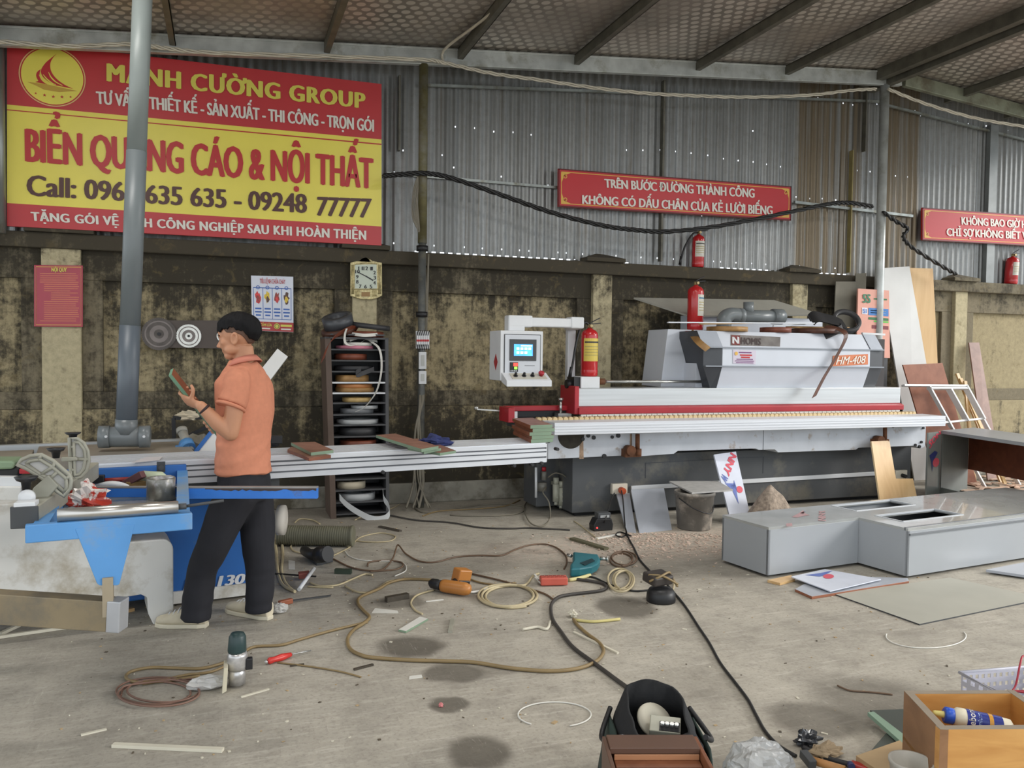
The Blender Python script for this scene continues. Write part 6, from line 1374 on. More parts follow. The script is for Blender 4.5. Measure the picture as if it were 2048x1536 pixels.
# boards under and beside the lying cabinet
q = MB(); q.prism([FL(x, y, .034) for x, y in ((1582, 1153), (1650, 1138), (1762, 1158), (1660, 1182))], (0, 0, -.006)); us_ = q.build('film_sheet', m_wrap, None, 'film wrapped white sheet with print poking out under the lying cabinet', 'sheet')
q = MB(); q.add([FL(x, y, .0355) for x, y in ((1610, 1150), (1640, 1146), (1665, 1141), (1650, 1150), (1640, 1153))], [tuple(range(5))], 0); q.add([FL(1657 + 11 * math.cos(2 * math.pi * i / 16), 1152.5 + 4.5 * math.sin(2 * math.pi * i / 16), .036) for i in range(16)], [tuple(range(16))], 1); q.build('film_emblem', [m_pb, m_pr], us_, fixn=False)
q = MB(); q.prism([FL(x, y, .018) for x, y in ((1590, 1178), (1640, 1150), (1815, 1156), (1818, 1162), (1624, 1193))], (0, 0, -.017), 0, 1); q.build('brown_board', [m_grb, m_brd], None, 'brown edged board lying on the floor below the film wrapped sheet', 'board', 'boards under the lying cabinet', bev=.001)
q = MB(); q.prism([FL(x, y, .017) for x, y in ((1535, 1160), (1582, 1150), (1590, 1158), (1560, 1166))], (0, 0, -.016)); q.build('wooden_block', m_ply, None, 'tan wooden packer under the front corner of the lying cabinet', 'block')
q = MB(); q.prism([FL(x, y, .008) for x, y in ((1667, 1187), (1839, 1248), (2090, 1196), (1900, 1155))], (0, 0, -.0075), 0, 1); q.build('thin_grey_sheet', [mat('thin_sheet_grey', S(168, 166, 154), .55, var=.06, scale=3), m_dk], None, 'large thin grey sheet lying flat on the floor before the lying cabinet', 'sheet')
q = MB(); q.prism([FL(x, y, .03) for x, y in ((1972, 1139), (2060, 1122), (2120, 1140), (2055, 1151))], (0, 0, -.018)); q.build('grey_offcut', m_grb, None, 'grey board lying on the thin floor sheet at the right edge', 'board', bev=.001)
# pale offcuts scattered behind the open cabinet
random.seed(21); q = MB()
for i in range(60):
    p = FL(random.uniform(1945, 2060), random.uniform(952, 995), .004); a = random.uniform(0, 3.1); L_ = random.uniform(.08, .4); q.box(p + V(0, 0, .004 + .002 * i % .02), (L_, random.uniform(.02, .09), .006), (random.uniform(-.05, .05), random.uniform(-.05, .05), a))
q.build('wood_offcuts', mat('pale_offcuts', S(208, 178, 156), .6, var=.2, scale=2), None, 'litter of pale pink wood offcuts on the floor behind the open cabinet', 'offcuts', kind='stuff')
# ------------------------------------------------------------------ tools, hoses and litter on the floor
m_hose = mat('tan_hose', S(134, 114, 78), .5, var=.12, scale=10); m_hoseb = mat('brown_cord', S(104, 82, 64), .55, var=.15); m_hosep = mat('pale_hose', S(186, 172, 138), .45, var=.08); m_hosek = mat('charcoal_hose', S(62, 58, 54), .55, var=.15); m_redw = mat('red_brown_wire', S(122, 92, 78), .5, var=.1)
def fhose(name, label, px, r, m, n=7, cat='hose', close=False, lift=None, group=None):
    pts = []
    for i, p in enumerate(px):
        z = r + .001 + (p[2] if len(p) > 2 else 0); pts.append(FL(p[0], p[1], z))
    P_ = spline(pts, n, close)
    for p in P_: p.z = max(p.z, r + .001)
    q = MB(); q.tube(P_, r, 7, close=close); return q.build(name, m, None, label, cat, group)
fhose('air_hose', 'long tan air hose looping from the orange drill round the middle of the floor', [(868, 1160), (814, 1158), (780, 1165), (759, 1177), (721, 1194), (716, 1207), (728, 1222), (739, 1234), (728, 1246), (708, 1259), (696, 1275), (696, 1290), (704, 1301), (722, 1310), (745, 1315), (814, 1320), (880, 1322), (950, 1325), (1019, 1336), (1097, 1342), (1155, 1337), (1193, 1322), (1207, 1303), (1199, 1286), (1175, 1268), (1155, 1250), (1147, 1238)], .009, m_hose)
fhose('extension_lead', 'brown cord running from the black nailer to the teal air gun with a kink upward', [(667, 1118), (700, 1134), (735, 1141), (765, 1139), (785, 1118, .0), (794, 1092, .02), (799, 1092, .02), (812, 1108), (838, 1122), (872, 1124), (913, 1114), (958, 1111), (1002, 1111), (1029, 1100), (1055, 1091), (1085, 1088), (1110, 1094), (1130, 1109), (1134, 1124), (1128, 1138)], .006, m_hoseb, cat='cord')
fhose('air_hose', 'charcoal hose winding from the red power strip down to the tool bag', [(1150, 1158), (1180, 1162), (1205, 1167), (1213, 1175), (1202, 1181), (1173, 1185), (1140, 1189), (1118, 1194), (1104, 1206), (1102, 1222), (1106, 1240), (1121, 1262), (1145, 1293), (1190, 1327), (1241, 1365), (1280, 1392)], .010, m_hosek)
fhose('extension_lead', 'black cord from the orange plug down past the sander to the plastic bag', [(1252, 1064), (1258, 1078), (1268, 1096), (1280, 1120), (1300, 1142), (1322, 1156, .03), (1340, 1176, .02), (1352, 1190), (1372, 1215), (1396, 1252), (1418, 1285), (1440, 1325), (1468, 1362), (1495, 1398), (1512, 1430), (1530, 1462), (1556, 1490), (1592, 1512)], .007, m_bcab, cat='cord')
q = MB(); q.tube(spline([WL(1243, 981, 6.66), WL(1246, 1000, 6.55), FL(1250, 1050, .10), FL(1253, 1066, .01), FL(1244, 1074, .01), FL(1232, 1070, .01), FL(1240, 1064, .01), FL(1262, 1072, .01)], 8), .006, 7); q.build('extension_lead', m_bcab, None, 'short black cord hanging down from the orange plug on the machine base', 'cord')
q = MB(); q.tube(spline([WL(1229, 986, 6.68), WL(1222, 1000, 6.6), FL(1212, 1035, .12), FL(1208, 1046, .06)], 8), .005, 7); q.build('extension_lead', m_bcab, None, 'thin black lead from the white socket box to the black charger', 'cord')
fhose('extension_lead', 'black cord between the sander and the red power strip', [(1298, 1180), (1270, 1182), (1240, 1176), (1210, 1165), (1188, 1155), (1166, 1153), (1150, 1158)], .006, m_bcab, cat='cord')
def coil(name, label, cx, cy, rx, ry, r, m, turns=2.5, jit=4, seed=1, tail=(), cat='cord', z=0, parts=None):
    random.seed(seed); px = []; N_ = int(turns * 12)
    for i in range(N_ + 1):
        a = 2 * math.pi * i / 12 + seed; k_ = 1 + .06 * math.sin(seed * 3 + i * .37); px.append((cx + rx * k_ * math.cos(a) + jit * math.sin(i * .21 + seed), cy + ry * k_ * math.sin(a) + jit * .4 * math.cos(i * .17), .004 * (i // 12) + z))
    return fhose(name, label, px + list(tail), r, m, 4, cat)
coil('pale_hose_coil', 'coil of pale hose lying in the middle of the floor below the red power strip', 1018, 1192, 55, 22, .008, m_hosep, 2.6, 5, 1, [(1050, 1170), (1066, 1152), (1078, 1147)], 'hose')
coil('spring_hose', 'pale coiled hose standing right of the teal air gun', 1243, 1160, 21, 20, .007, m_hosep, 3.2, 8, 2, [], 'hose')
coil('spring_hose', 'brown tangle of cord behind the pale coil by the teal air gun', 1245, 1118, 24, 14, .006, m_hoseb, 2.6, 6, 4, [], 'cord')
coil('wire_coil', 'thin red-brown wire coil lying on the floor at the front left', 318, 1384, 76, 25, .0045, m_redw, 3.2, 9, 3, [(372, 1358), (388, 1361)], 'wire')
fhose('air_hose', 'tan cord trailing from the router to the drill across the left floor', [(400, 1352), (330, 1362), (272, 1364), (252, 1355), (262, 1343), (302, 1335), (350, 1336), (400, 1337), (440, 1328), (470, 1316), (490, 1302), (512, 1293), (562, 1290), (600, 1279), (660, 1262), (735, 1244)], .007, m_hose)
fhose('air_hose', 'second tan cord from the router joining the wire coil at the front left', [(455, 1330), (420, 1344), (370, 1350), (320, 1362), (285, 1368)], .006, m_hose)
def ringw(name, label, cx, cy, rx, ry, r, m, a0=0, a1=2 * math.pi, cat='wire'):
    px = [(cx + rx * math.cos(a0 + (a1 - a0) * i / 20), cy + ry * math.sin(a0 + (a1 - a0) * i / 20)) for i in range(21)]; return fhose(name, label, px, r, m, 3, cat)
ringw('white_wire', 'thin white wire forming an open ring in the front middle of the floor', 1109, 1429, 73, 25, .003, m_whe, math.radians(130), math.radians(425))
ringw('white_wire', 'thin white wire arc on the floor before the thin grey sheet', 1852, 1272, 80, 24, .003, m_whe, math.radians(-20), math.radians(190))
fhose('brown_wire', 'thin brown wire with white tip left of the wooden box', [(1675, 1371), (1700, 1381), (1740, 1384), (1785, 1389)], .004, m_hoseb, cat='wire')
for i, (px, m_, r, lab) in enumerate((([(553, 1050), (562, 1075), (566, 1110), (563, 1140), (570, 1165), (584, 1180)], m_hosep, .010, 'thick pale cable dropping beside the man right leg, outer of two'), ([(548, 1070), (553, 1105), (556, 1145), (566, 1170), (590, 1183)], m_hosep, .010, 'thick pale cable dropping beside the man right leg, inner of two'),
        ([(700, 1093), (640, 1080), (600, 1083), (582, 1092), (590, 1103), (615, 1108)], m_hosep, .006, 'pale cord looping left above the black nailer'), ([(665, 1112), (700, 1094), (720, 1075), (760, 1066), (790, 1072), (780, 1082), (740, 1084), (705, 1081)], m_hosep, .005, 'pale cord looping right below the corrugated duct'),
        ([(690, 1102), (700, 1113), (730, 1121), (800, 1124), (812, 1140), (790, 1152)], m_whe, .004, 'white cord on the floor right of the black nailer'), ([(735, 1132), (740, 1124), (770, 1121), (800, 1124), (806, 1131), (795, 1138), (770, 1141), (740, 1143)], m_hoseb, .006, 'brown cord loop beside the black nailer'),
        ([(620, 1165), (640, 1172), (675, 1170), (705, 1158), (730, 1148), (745, 1150)], m_hosep, .006, 'pale cord curving left of the hose loop'), ([(615, 1173), (660, 1175), (665, 1174)], m_hosep, .005, 'short pale strip of cord near the file'), ([(690, 1172), (715, 1184), (745, 1183), (775, 1164), (800, 1160)], m_hosep, .006, 'pale cord joining the hose loop on the left'),
        ([(868, 1180), (835, 1190), (822, 1205), (830, 1220), (845, 1228)], m_hosep, .006, 'pale cord curving round the stained patch under the drill'), ([(898, 1176), (920, 1183), (950, 1184), (975, 1177)], m_whe, .008, 'thick white tube curving below the orange drill'),
        ([(945, 1148), (985, 1157), (1020, 1166), (1060, 1178), (1090, 1188), (1108, 1200)], m_hoseb, .006, 'brown cord from the orange drill to the charcoal hose'), ([(935, 1156), (960, 1165), (1000, 1170), (1030, 1165)], m_hose, .006, 'tan cord lying between the drill and the pale coil'),
        ([(590, 1045), (600, 1038), (625, 1040), (640, 1048)], m_hosep, .006, 'pale cord arching over the corrugated duct'), ([(700, 1030), (760, 1028), (830, 1040), (900, 1045), (960, 1055), (1020, 1057), (1060, 1056), (1140, 1060)], m_hosek, .007, 'black cable along the floor before the wall'),
        ([(1195, 1078), (1185, 1070), (1160, 1050), (1148, 1042)], m_hosep, .005, 'pale cord at the left corner of the machine base'), ([(800, 1008), (780, 1018), (740, 1026), (710, 1040)], m_hosep, .005, 'pale cord at the foot of the wall by the rack'),
        ([(880, 1000), (850, 1005), (830, 1015), (850, 1025), (900, 1018), (960, 1010), (1010, 1008), (1050, 1015), (1030, 1028), (960, 1032), (900, 1030)], m_gcab, .007, 'grey cable heap along the wall foot between the rack and the machine'), ([(1040, 1000), (1010, 1012), (950, 1018), (880, 1022), (845, 1032)], m_hose, .006, 'tan cord along the wall foot under the table end'))):
    fhose('floor_cord', lab, px, r, m_, 6, 'cord')
# corrugated duct
t = thing('corrugated_duct', 'olive grey corrugated dust duct lying on the floor behind the man', 'duct', FL(640, 1072))
a = FL(556, 1070, .078); b2 = FL(707, 1072, .078); d_ = (b2 - a).normalized(); L_ = (b2 - a).length; q = MB(); prof = []
N_ = 34
for i in range(N_):
    prof += [(.070, L_ * i / N_), (.076, L_ * (i + .4) / N_), (.076, L_ * (i + .6) / N_)]
prof += [(.073, L_), (.060, L_), (.058, L_ - .25)]
m_duct = mat('duct_olive', S(104, 102, 84), .65, var=.12); q.lathe(a, d_, prof, 28, caps=False); q.build('hose_wall', m_duct, t)
q = MB(); q.lathe(a + d_ * (L_ - .02), d_, [(.076, 0), (.081, .004), (.081, .018), (.074, .022)], 28); q.lathe(b2, d_, [(.058, -.2), (.001, -.2)], 28, caps=False); q.build('end_ring', m_duct, t)
# black nailer
def at(px, py, z=0): return FL(px, py, z)
t = thing('nail_gun', 'black pneumatic nail gun lying on the floor below the corrugated duct', 'nail gun', at(640, 1112))
q = MB(); a = at(650, 1105, .09); q.cyl(at(636, 1110, .08), at(656, 1108, .10), .055, 16); q.tube(spline([at(640, 1112, .06), at(620, 1108, .06), at(608, 1100, .05)], 5), [.04] * 5 + [.035] * 5 + [.03], 10); q.build('body', m_blk, t)
q = MB(); q.bar(at(620, 1108, .03), at(640, 1125, .02), .05, .05); q.bar(at(635, 1124, .02), at(665, 1118, .03), .03, .04); q.build('magazine', m_dk, t, bev=.004)
# orange drill: body and battery foot
m_or = mat('drill_orange', S(176, 116, 56), .4, var=.1)
t = thing('cordless_drill', 'orange and black cordless drill lying on the floor in the middle', 'drill', at(905, 1172))
q = MB(); q.lathe(at(884, 1171, .045), (at(917, 1176, .045) - at(884, 1171, .045)), [(.036, 0), (.04, .02), (.04, .16), (.03, .19), (.01, .2)], 18); q.build('motor_body', m_or, t)
q = MB(); q.lathe(at(884, 1171, .045), (at(862, 1166, .045) - at(884, 1171, .045)), [(.034, 0), (.03, .03), (.032, .04), (.03, .08), (.016, .1)], 16); q.build('chuck', m_blk, t)
q = MB(); q.tube(spline([at(905, 1172, .05), at(914, 1162, .06), at(918, 1155, .065)], 4), [.028] * 9, 10); q.build('grip', m_blk, t)
q = MB(); a = at(922, 1158, .07); q.box(a, (.10, .075, .13), (.1, .2, .4)); q.build('battery', m_or, t, bev=.008)
q = MB(); q.box(a + V(.005, -.03, -.02), (.085, .03, .04), (.1, .2, .4)); q.build('battery_clip', m_blk, t, bev=.004)
# red-coral power strip
t = thing('power_strip', 'coral red power strip lying on the floor left of the teal air gun', 'power strip', at(1107, 1160))
a = at(1080, 1161, .03); b2 = at(1134, 1160, .03); q = MB(); q.bar(a, b2, .075, .05); q.build('housing', mat('coral_plastic', S(196, 92, 76), .45, var=.08), t, bev=.008)
q = MB()
for i in range(6): p = a.lerp(b2, .12 + .15 * i); q.box(p + V(0, -.015, .025), (.02, .008, .004)); q.box(p + V(0, .015, .025), (.02, .008, .004))
q.build('socket_slots', mat('coral_dark', S(120, 54, 46), .5, var=.1), t)
q = MB(); q.bar(a - V(.0, 0, .01), at(1069, 1149, .02), .012, .01); q.bar(a - V(0, .02, .01), at(1070, 1155, .02), .012, .01); q.build('cable_prongs', m_whe, t)
fhose('yellow_rag', 'pale yellow twist of paper beside the coral power strip', [(1138, 1160), (1160, 1156), (1180, 1150)], .012, mat('pale_yellow', S(206, 196, 140), .6, var=.1), 4, 'paper')
# teal air gun
t = thing('air_gun', 'teal pneumatic gun lying on the floor at the centre right', 'air gun', at(1165, 1130))
m_teal = mat('teal_plastic', S(40, 108, 118), .42, var=.12)
def gpt(px, py, h): return FL(px, py, h)
q = MB(); pts = [(1146, 1103), (1165, 1105), (1196, 1108), (1201, 1118), (1196, 1126), (1184, 1132), (1160, 1136), (1142, 1137), (1141, 1128), (1147, 1120)]
q.prism([FL(x, y, .075) for x, y in pts], (0, .012, -.062)); q.build('body', m_teal, t, bev=.012)
q = MB(); q.prism([FL(x, y, .0775) for x, y in ((1160, 1126), (1184, 1117), (1190, 1122), (1170, 1131))], (0, 0, .0015)); q.build('trigger_gap', mat('teal_dark', S(18, 52, 58), .5, var=.1), t)
q = MB(); a = FL(1200, 1117, .05); b2 = FL(1214, 1118, .05); q.cyl(a, b2, .014, 12); q.cyl(b2, FL(1217, 1118.3, .05), .022, 12); q.cyl(FL(1143, 1112, .05), FL(1135, 1110, .05), .012, 10); q.build('steel_nozzle', m_steel, t)
# black sander / charger block with the cord wrapped
t = thing('sander', 'black electric sander with tan cord wrapped over it on the floor', 'sander', at(1320, 1188))
q = MB(); c_ = at(1322, 1184, .055); q.lathe(c_ - V(0, 0, .054), (0, 0, 1), [(.085, 0), (.088, .01), (.085, .05), (.07, .075), (.04, .08)], 20); q.build('base', m_blk, t)
q = MB(); q.box(c_ + V(-.0, .04, .075), (.15, .12, .06), (.15, 0, .2)); q.build('top_housing', mat('sander_brown_black', S(58, 52, 48), .5, var=.25), t, bev=.012)
q = MB(); q.tube(spline([c_ + V(-.08, .0, .07), c_ + V(-.03, -.03, .10), c_ + V(.05, .0, .115), c_ + V(.09, .04, .08), c_ + V(.10, -.02, .03)], 6), .007, 7); q.tube(spline([c_ + V(-.07, .03, .10), c_ + V(.0, -.02, .10), c_ + V(.09, -.04, .05)], 6), .007, 7); q.build('wrapped_cord', m_hose, t)
fhose('pale_cord_loop', 'pale cord loop arching behind the black sander', [(1296, 1160), (1304, 1148), (1322, 1143), (1340, 1150), (1348, 1165), (1346, 1180)], .006, m_hosep, 5, 'cord')
# charger on the floor at the machine foot
t = thing('battery_charger', 'black battery charger standing on the floor under the orange plug', 'charger', at(1207, 1064)); c_ = at(1207, 1062, 0)
q = MB(); q.prism([c_ + V(x, 0, z) for x, z in ((-.085, .0), (.085, 0), (.09, .05), (.075, .10), (-.06, .105), (-.09, .05))], (0, .10, 0)); q.build('housing', m_blk, t, bev=.006)
q = MB(); q.bx(c_.x - .045, c_.x + .07, c_.y + .01, c_.y + .09, .10, .15); q.build('battery', m_dk, t, bev=.005); q = MB(); q.bx(c_.x - .03, c_.x + .05, c_.y - .003, c_.y + .005, .112, .132); q.build('silver_label', m_alu, t)
q = MB(); q.cyl(c_ + V(-.06, -.004, .03), c_ + V(-.06, .0, .03), .008, 8); q.build('indicator_light', mat('red_led', S(220, 60, 60), .4, var=.02, emit=.8), t)
# router / trimmer
t = thing('trim_router', 'silver and dark green trim router standing on its pale base plate on the left floor', 'router', at(476, 1378))
c_ = at(474, 1372, 0); q = MB(); a = c_ + V(0, 0, .075); q.lathe(a, V(.03, .02, 1), [(.04, 0), (.043, .02), (.043, .06), (.038, .08)], 20)
q.build('silver_collar', mat('router_silver', S(190, 188, 186), .3, .6, var=.25, scale=30), t)
q = MB(); q.cyl(c_ + V(.0, 0, .012), c_ + V(0, 0, .09), .036, 18); q.build('motor_lower', mat('router_silver', S(190, 188, 186), .3, .6), t)
q = MB(); q.lathe(a + V(.0, 0, .075), V(.03, .02, 1), [(.037, 0), (.04, .01), (.036, .07), (.028, .085), (.01, .09)], 20); q.build('green_cap', mat('router_dark_green', S(40, 62, 62), .4, var=.2), t)
q = MB(); q.box(c_ + V(.05, -.012, .10), (.03, .03, .05)); q.build('clamp_lever', m_blk, t, bev=.004)
p0_, p1_ = at(447, 1389, .0), at(453, 1384, 0); q = MB(); q.prism([WL(444, 1388, p0_.y), WL(453, 1383, p0_.y), WL(456, 1337, p0_.y), WL(448, 1337, p0_.y)], (0, .10, 0)); q.build('base_plate', mat('plate_cream', S(204, 196, 172), .45, var=.06), t, bev=.002)
blob('clear_bag', at(413, 1366, .028), .035, mat('clear_plastic', S(206, 204, 200), .15, var=.08, scale=20, alpha=.75), 'small crumpled clear plastic bag left of the router', 'bag', 12, .5, (2.4, .9, .8), 18, 10)
# red screwdriver
t = thing('screwdriver', 'red handled screwdriver lying on the left floor', 'screwdriver', at(555, 1316)); a = at(535, 1323, .016); b2 = at(582, 1309, .016); d_ = b2 - a
q = MB(); q.lathe(a, d_, [(.008, 0), (.016, .01), (.013, d_.length * .3), (.017, d_.length * .6), (.01, d_.length)], 10); q.build('handle', mat('screw_red', S(196, 52, 46), .35, var=.12), t)
q = MB(); q.cyl(b2, at(622, 1301, .01), .004, 8); q.cyl(a, at(530, 1325, .013), .009, 8); q.build('blade', m_steel, t)
# file with orange handle, chisel pieces
t = thing('file', 'long dark file with orange-brown handle near the man right foot', 'file', at(600, 1200)); q = MB(); q.bar(at(558, 1207, .016), at(584, 1201, .016), .03, .028); q.build('handle', mat('file_orange', S(150, 84, 56), .5, var=.15), t, bev=.004); q = MB(); q.bar(at(584, 1201, .014), at(661, 1191, .008), .014, .006); q.build('blade', m_dk, t)
t = thing('scraper', 'dark bar with red-brown block lying under the white tube', 'tool', at(610, 1150)); q = MB(); q.bar(at(545, 1147, .02), at(632, 1153, .02), .012, .008); q.build('bar', m_blk, t); q = MB(); q.bar(at(597, 1151, .03), at(619, 1148, .035), .06, .035); q.build('block', mat('brick_red', S(138, 74, 64), .6, var=.15), t, bev=.004)
q = MB(); a = at(598, 1179, .014); b2 = at(628, 1137, .06); q.tube([a, b2], .012, 12); q.build('white_tube', m_white, None, 'white plastic tube leaning over the dark bar on the left floor', 'tube')
blob('clear_wrapper', at(560, 1216, .03), .035, mat('clear_plastic', S(206, 204, 200), .15), 'crumpled clear wrapper by the man right heel', 'wrapper', 14, .6, (1.3, .8, .8), 16, 10)
# sticks, strips and papers
def fstrip(name, label, a, b2, w_, h_, m, cat='strip', z=0, group=None):
    q = MB(); q.bar(FL(*a, h_ / 2 + .0008 + z), FL(*b2, h_ / 2 + .0008 + z), w_, h_); return q.build(name, m, None, label, cat, group)
m_dsl = wood('dark_stick', S(58, 52, 44), S(78, 70, 58)); m_pal = mat('pale_strip', S(206, 200, 182), .5, var=.08)
fstrip('white_strip', 'long cream strip lying on the floor at the front left', (226, 1490), (446, 1500), .022, .012, m_pal)
fstrip('dark_dowel', 'dark thick stick lying on the stain left of the drill', (772, 1199), (816, 1191), .035, .03, m_dsl, 'stick')
fstrip('green_dowel', 'short dark green stick beside the white cord', (670, 1142), (703, 1143), .035, .03, mat('dark_green_stick', S(50, 62, 50), .5, var=.15), 'stick')
fstrip('dark_strip', 'thin dark strip on the floor right of the corrugated duct', (759, 1053), (801, 1062), .03, .012, m_dsl); fstrip('green_strip', 'dark greenish strip lying in the sawdust before the machine base', (1144, 1077), (1213, 1098), .05, .018, mat('olive_strip', S(92, 88, 66), .6, var=.2))
fstrip('pale_strip', 'thin pale strip crossing the tan hose at its right bend', (1147, 1264), (1236, 1306), .014, .008, m_pal); fstrip('pale_strip', 'thin pale strip below the router', (482, 1394), (538, 1378), .01, .006, m_pal); fstrip('pale_strip', 'short cream strip at the far front left', (162, 1470), (213, 1458), .012, .006, m_pal)
fstrip('dark_strip', 'thin dark strip below the red screwdriver', (608, 1328), (580, 1332), .008, .006, m_dsl); fstrip('brown_strip', 'thin brown strip right of the red screwdriver', (708, 1339), (746, 1329), .014, .008, m_dsl)
fhose('tan_twig', 'thin tan cord trailing right below the red screwdriver', [(555, 1325), (620, 1333), (680, 1343), (722, 1354)], .004, m_hose, 4, 'cord'); fstrip('white_strip', 'white strip lying at the foot of the charger', (1192, 1077), (1240, 1068), .018, .012, m_whe)
fstrip('metal_strip', 'short grey metal strip standing alone left of the centre stains', (900, 1264), (905, 1238), .022, .01, m_fen); fstrip('white_stick', 'thin white stick on the floor right of the stained dowel', (852, 1203), (887, 1199), .008, .006, m_whe)
q = MB(); q.prism([FL(x, y, .002) for x, y in ((743, 1226), (797, 1226), (795, 1221), (750, 1216))], (0, 0, -.0015)); q.build('paper', m_whe, None, 'white paper slip by the dark stick', 'paper')
q = MB(); q.prism([FL(x, y, .012) for x, y in ((797, 1259), (812, 1262), (856, 1237), (840, 1233))], (0, 0, -.011), 0, 1); q.build('white_tile', [m_whe, m_grn], None, 'white offcut with green edge lying above the largest stain', 'offcut')
q = MB(); q.prism([FL(x, y, .003) for x, y in ((818, 1358), (845, 1354), (843, 1349), (819, 1352))], (0, 0, -.0025)); q.build('paper', m_whe, None, 'small white paper scrap left of the second stain', 'paper')
q = MB(); q.prism([FL(x, y, .003) for x, y in ((577, 1138), (590, 1139), (590, 1122), (577, 1120))], (0, 0, -.0025)); q.build('paper', m_whe, None, 'white card lying beside the thick pale cables', 'paper')
fhose('yellow_strip', 'yellow paper strip lying beside the crumpled tape on the right of the hose', [(1150, 1240), (1180, 1243), (1205, 1242), (1240, 1238)], .008, mat('straw_yellow', S(196, 184, 122), .6, var=.1), 3, 'paper')
blob('crumpled_tape', FL(1146, 1228, .02), .025, m_pal, 'crumpled cream tape on the floor at the hose bend', 'tape', 22, .7, (1, 1.2, .8)); fhose('tape_bit', 'torn cream tape bit left of the charcoal hose', [(1045, 1259), (1075, 1254), (1094, 1258), (1100, 1243)], .008, m_pal, 4, 'tape')
blob('pink_pellet', FL(882, 1410, .008), .010, mat('pink_bit', S(200, 120, 120), .6, var=.05), 'tiny pink pellet lying in the small stain', 'pellet', 2, .3)
q = MB(); q.bar(FL(0, 1268, .01), FL(60, 1240, .01), .02, .015); q.build('pale_batten', m_pal, None, 'pale batten on the floor under the swing arm, steeper of two', 'batten'); q = MB(); q.bar(FL(-10, 1275, .01), FL(150, 1252, .01), .02, .015); q.build('pale_batten', m_pal, None, 'pale batten on the floor under the swing arm, flatter of two', 'batten')
q = MB(); q.box(FL(258, 1220, .01), (.05, .03, .018), (0, 0, .5)); q.build('tan_chip', m_ply, None, 'small tan block under the saw cabinet', 'block')
# chips and dust crumbs
random.seed(33); q = MB()
for i in range(900):
    px = random.uniform(120, 1900); py = random.choice((random.uniform(1040, 1260), random.uniform(1040, 1180), random.uniform(1060, 1520)))
    p = FL(px, py, .002); s_ = random.uniform(.003, .014) * (1 if random.random() < .93 else 2); q.box(p, (s_, s_ * random.uniform(.3, 1), random.uniform(.001, .004)), (0, 0, random.uniform(0, 3.14)), random.choice((0, 0, 1, 1, 2)))
q.build('wood_chips', [m_pal, mat('chip_tan', S(176, 152, 116), .7, var=.2), mat('chip_dark', S(86, 76, 62), .7, var=.2)], None, 'small pale and dark wood chips strewn over the concrete floor', 'wood chips', kind='stuff')
random.seed(34); q = MB()
for i in range(900):
    p = FL(random.gauss(1330, 95), min(1140, 1066 + abs(random.gauss(0, 22))), .003); s_ = random.uniform(.006, .022); q.box(p, (s_, s_ * random.uniform(.3, 1), random.uniform(.001, .005)), (random.uniform(-.3, .3), random.uniform(-.3, .3), random.uniform(0, 3.14)))
q.build('wood_shavings', mat('shavings_pink', S(206, 184, 168), .8, var=.15), None, 'band of pinkish wood shavings on the floor at the machine foot', 'wood shavings', kind='stuff')

# ------------------------------------------------------------------ foreground
m_cw = wood('cabinet_brown', S(104, 62, 42), S(128, 80, 54), .4, (1, 1, .15), 14); m_cwd = mat('cabinet_brown_dark', S(92, 66, 52), .45, var=.08)
t0_ = FL(1212, 1469, .33); t1_ = FL(1386, 1469, .33); ex = (t1_ - t0_); W_ = ex.length; ex.normalize(); ey = V(-ex.y, ex.x, 0)
bcab = thing('small_brown_cabinet', 'small brown wooden cabinet piece in front of the tool bag', 'cabinet', V(t0_.x, t0_.y, 0) - ey * .1 + ex * W_ / 2)
def B(u, v, z): p = V(t0_.x, t0_.y, 0) + ex * u + ey * v; p.z = z; return p
def bb(name, u0, u1, v0, v1, z0, z1, m, bev=.002):
    q = MB(); q.prism([B(u0, v0, z0), B(u1, v0, z0), B(u1, v1, z0), B(u0, v1, z0)], (0, 0, z1 - z0)); return q.build(name, m, bcab, bev=bev)
bb('top_board', 0, W_, -.085, .0, .312, .33, m_cwd); bb('rear_board', .0, W_, -.012, .0, 0, .312, m_cw)
bb('side_board', -.012, 0, -.45, 0, 0, .325, m_cwd); bb('side_board', W_, W_ + .012, -.45, 0, 0, .325, m_cw)
bb('step_moulding', .012, W_ - .002, -.125, -.085, .275, .295, m_cw); bb('step_edge', .012, W_ - .002, -.088, -.085, .295, .312, mat('cabinet_edge_tan', S(176, 124, 88), .45, var=.06))
bb('lower_board', .03, W_ - .001, -.30, -.13, .24, .262, m_cw); bb('lower_edge', .03, W_ - .001, -.133, -.130, .262, .272, mat('cabinet_edge_tan', S(176, 124, 88), .45))
bb('front_board', .0, W_, -.45, -.43, 0, .26, m_cw)
# tool bag
tb_ = thing('tool_bag', 'black and dark green open tool bag standing behind the small brown cabinet', 'bag', FL(1320, 1500, 0))
m_bagk = mat('bag_black', S(20, 21, 23), .8, var=.25, scale=30, bump=.3); m_bagg = mat('bag_dark_green', S(34, 50, 44), .75, var=.25, scale=20, bump=.3)
g0 = FL(1320, 1430, .30); bx_ = ex; by_ = ey
gc = V(g0.x, g0.y, 0) + ey * .05
def bagring(hw, hd, z, n_=40, wob=.012, ph=0):
    out_ = []
    for i in range(n_):
        a = 2 * math.pi * i / n_; c_, s_ = math.cos(a), math.sin(a); k_ = (abs(c_) ** 7 + abs(s_) ** 7) ** (-1 / 7)
        p = gc + bx_ * hw * c_ * k_ + by_ * hd * s_ * k_; p.z = z + wob * mnoise.noise(V(c_ * 2, s_ * 2, ph)) + (.045 * s_ if z > .25 else 0); p += (bx_ * c_ + by_ * s_) * wob * mnoise.noise(V(c_ * 1.6, s_ * 1.6, z * 8 + ph)); out_.append(p)
    return out_
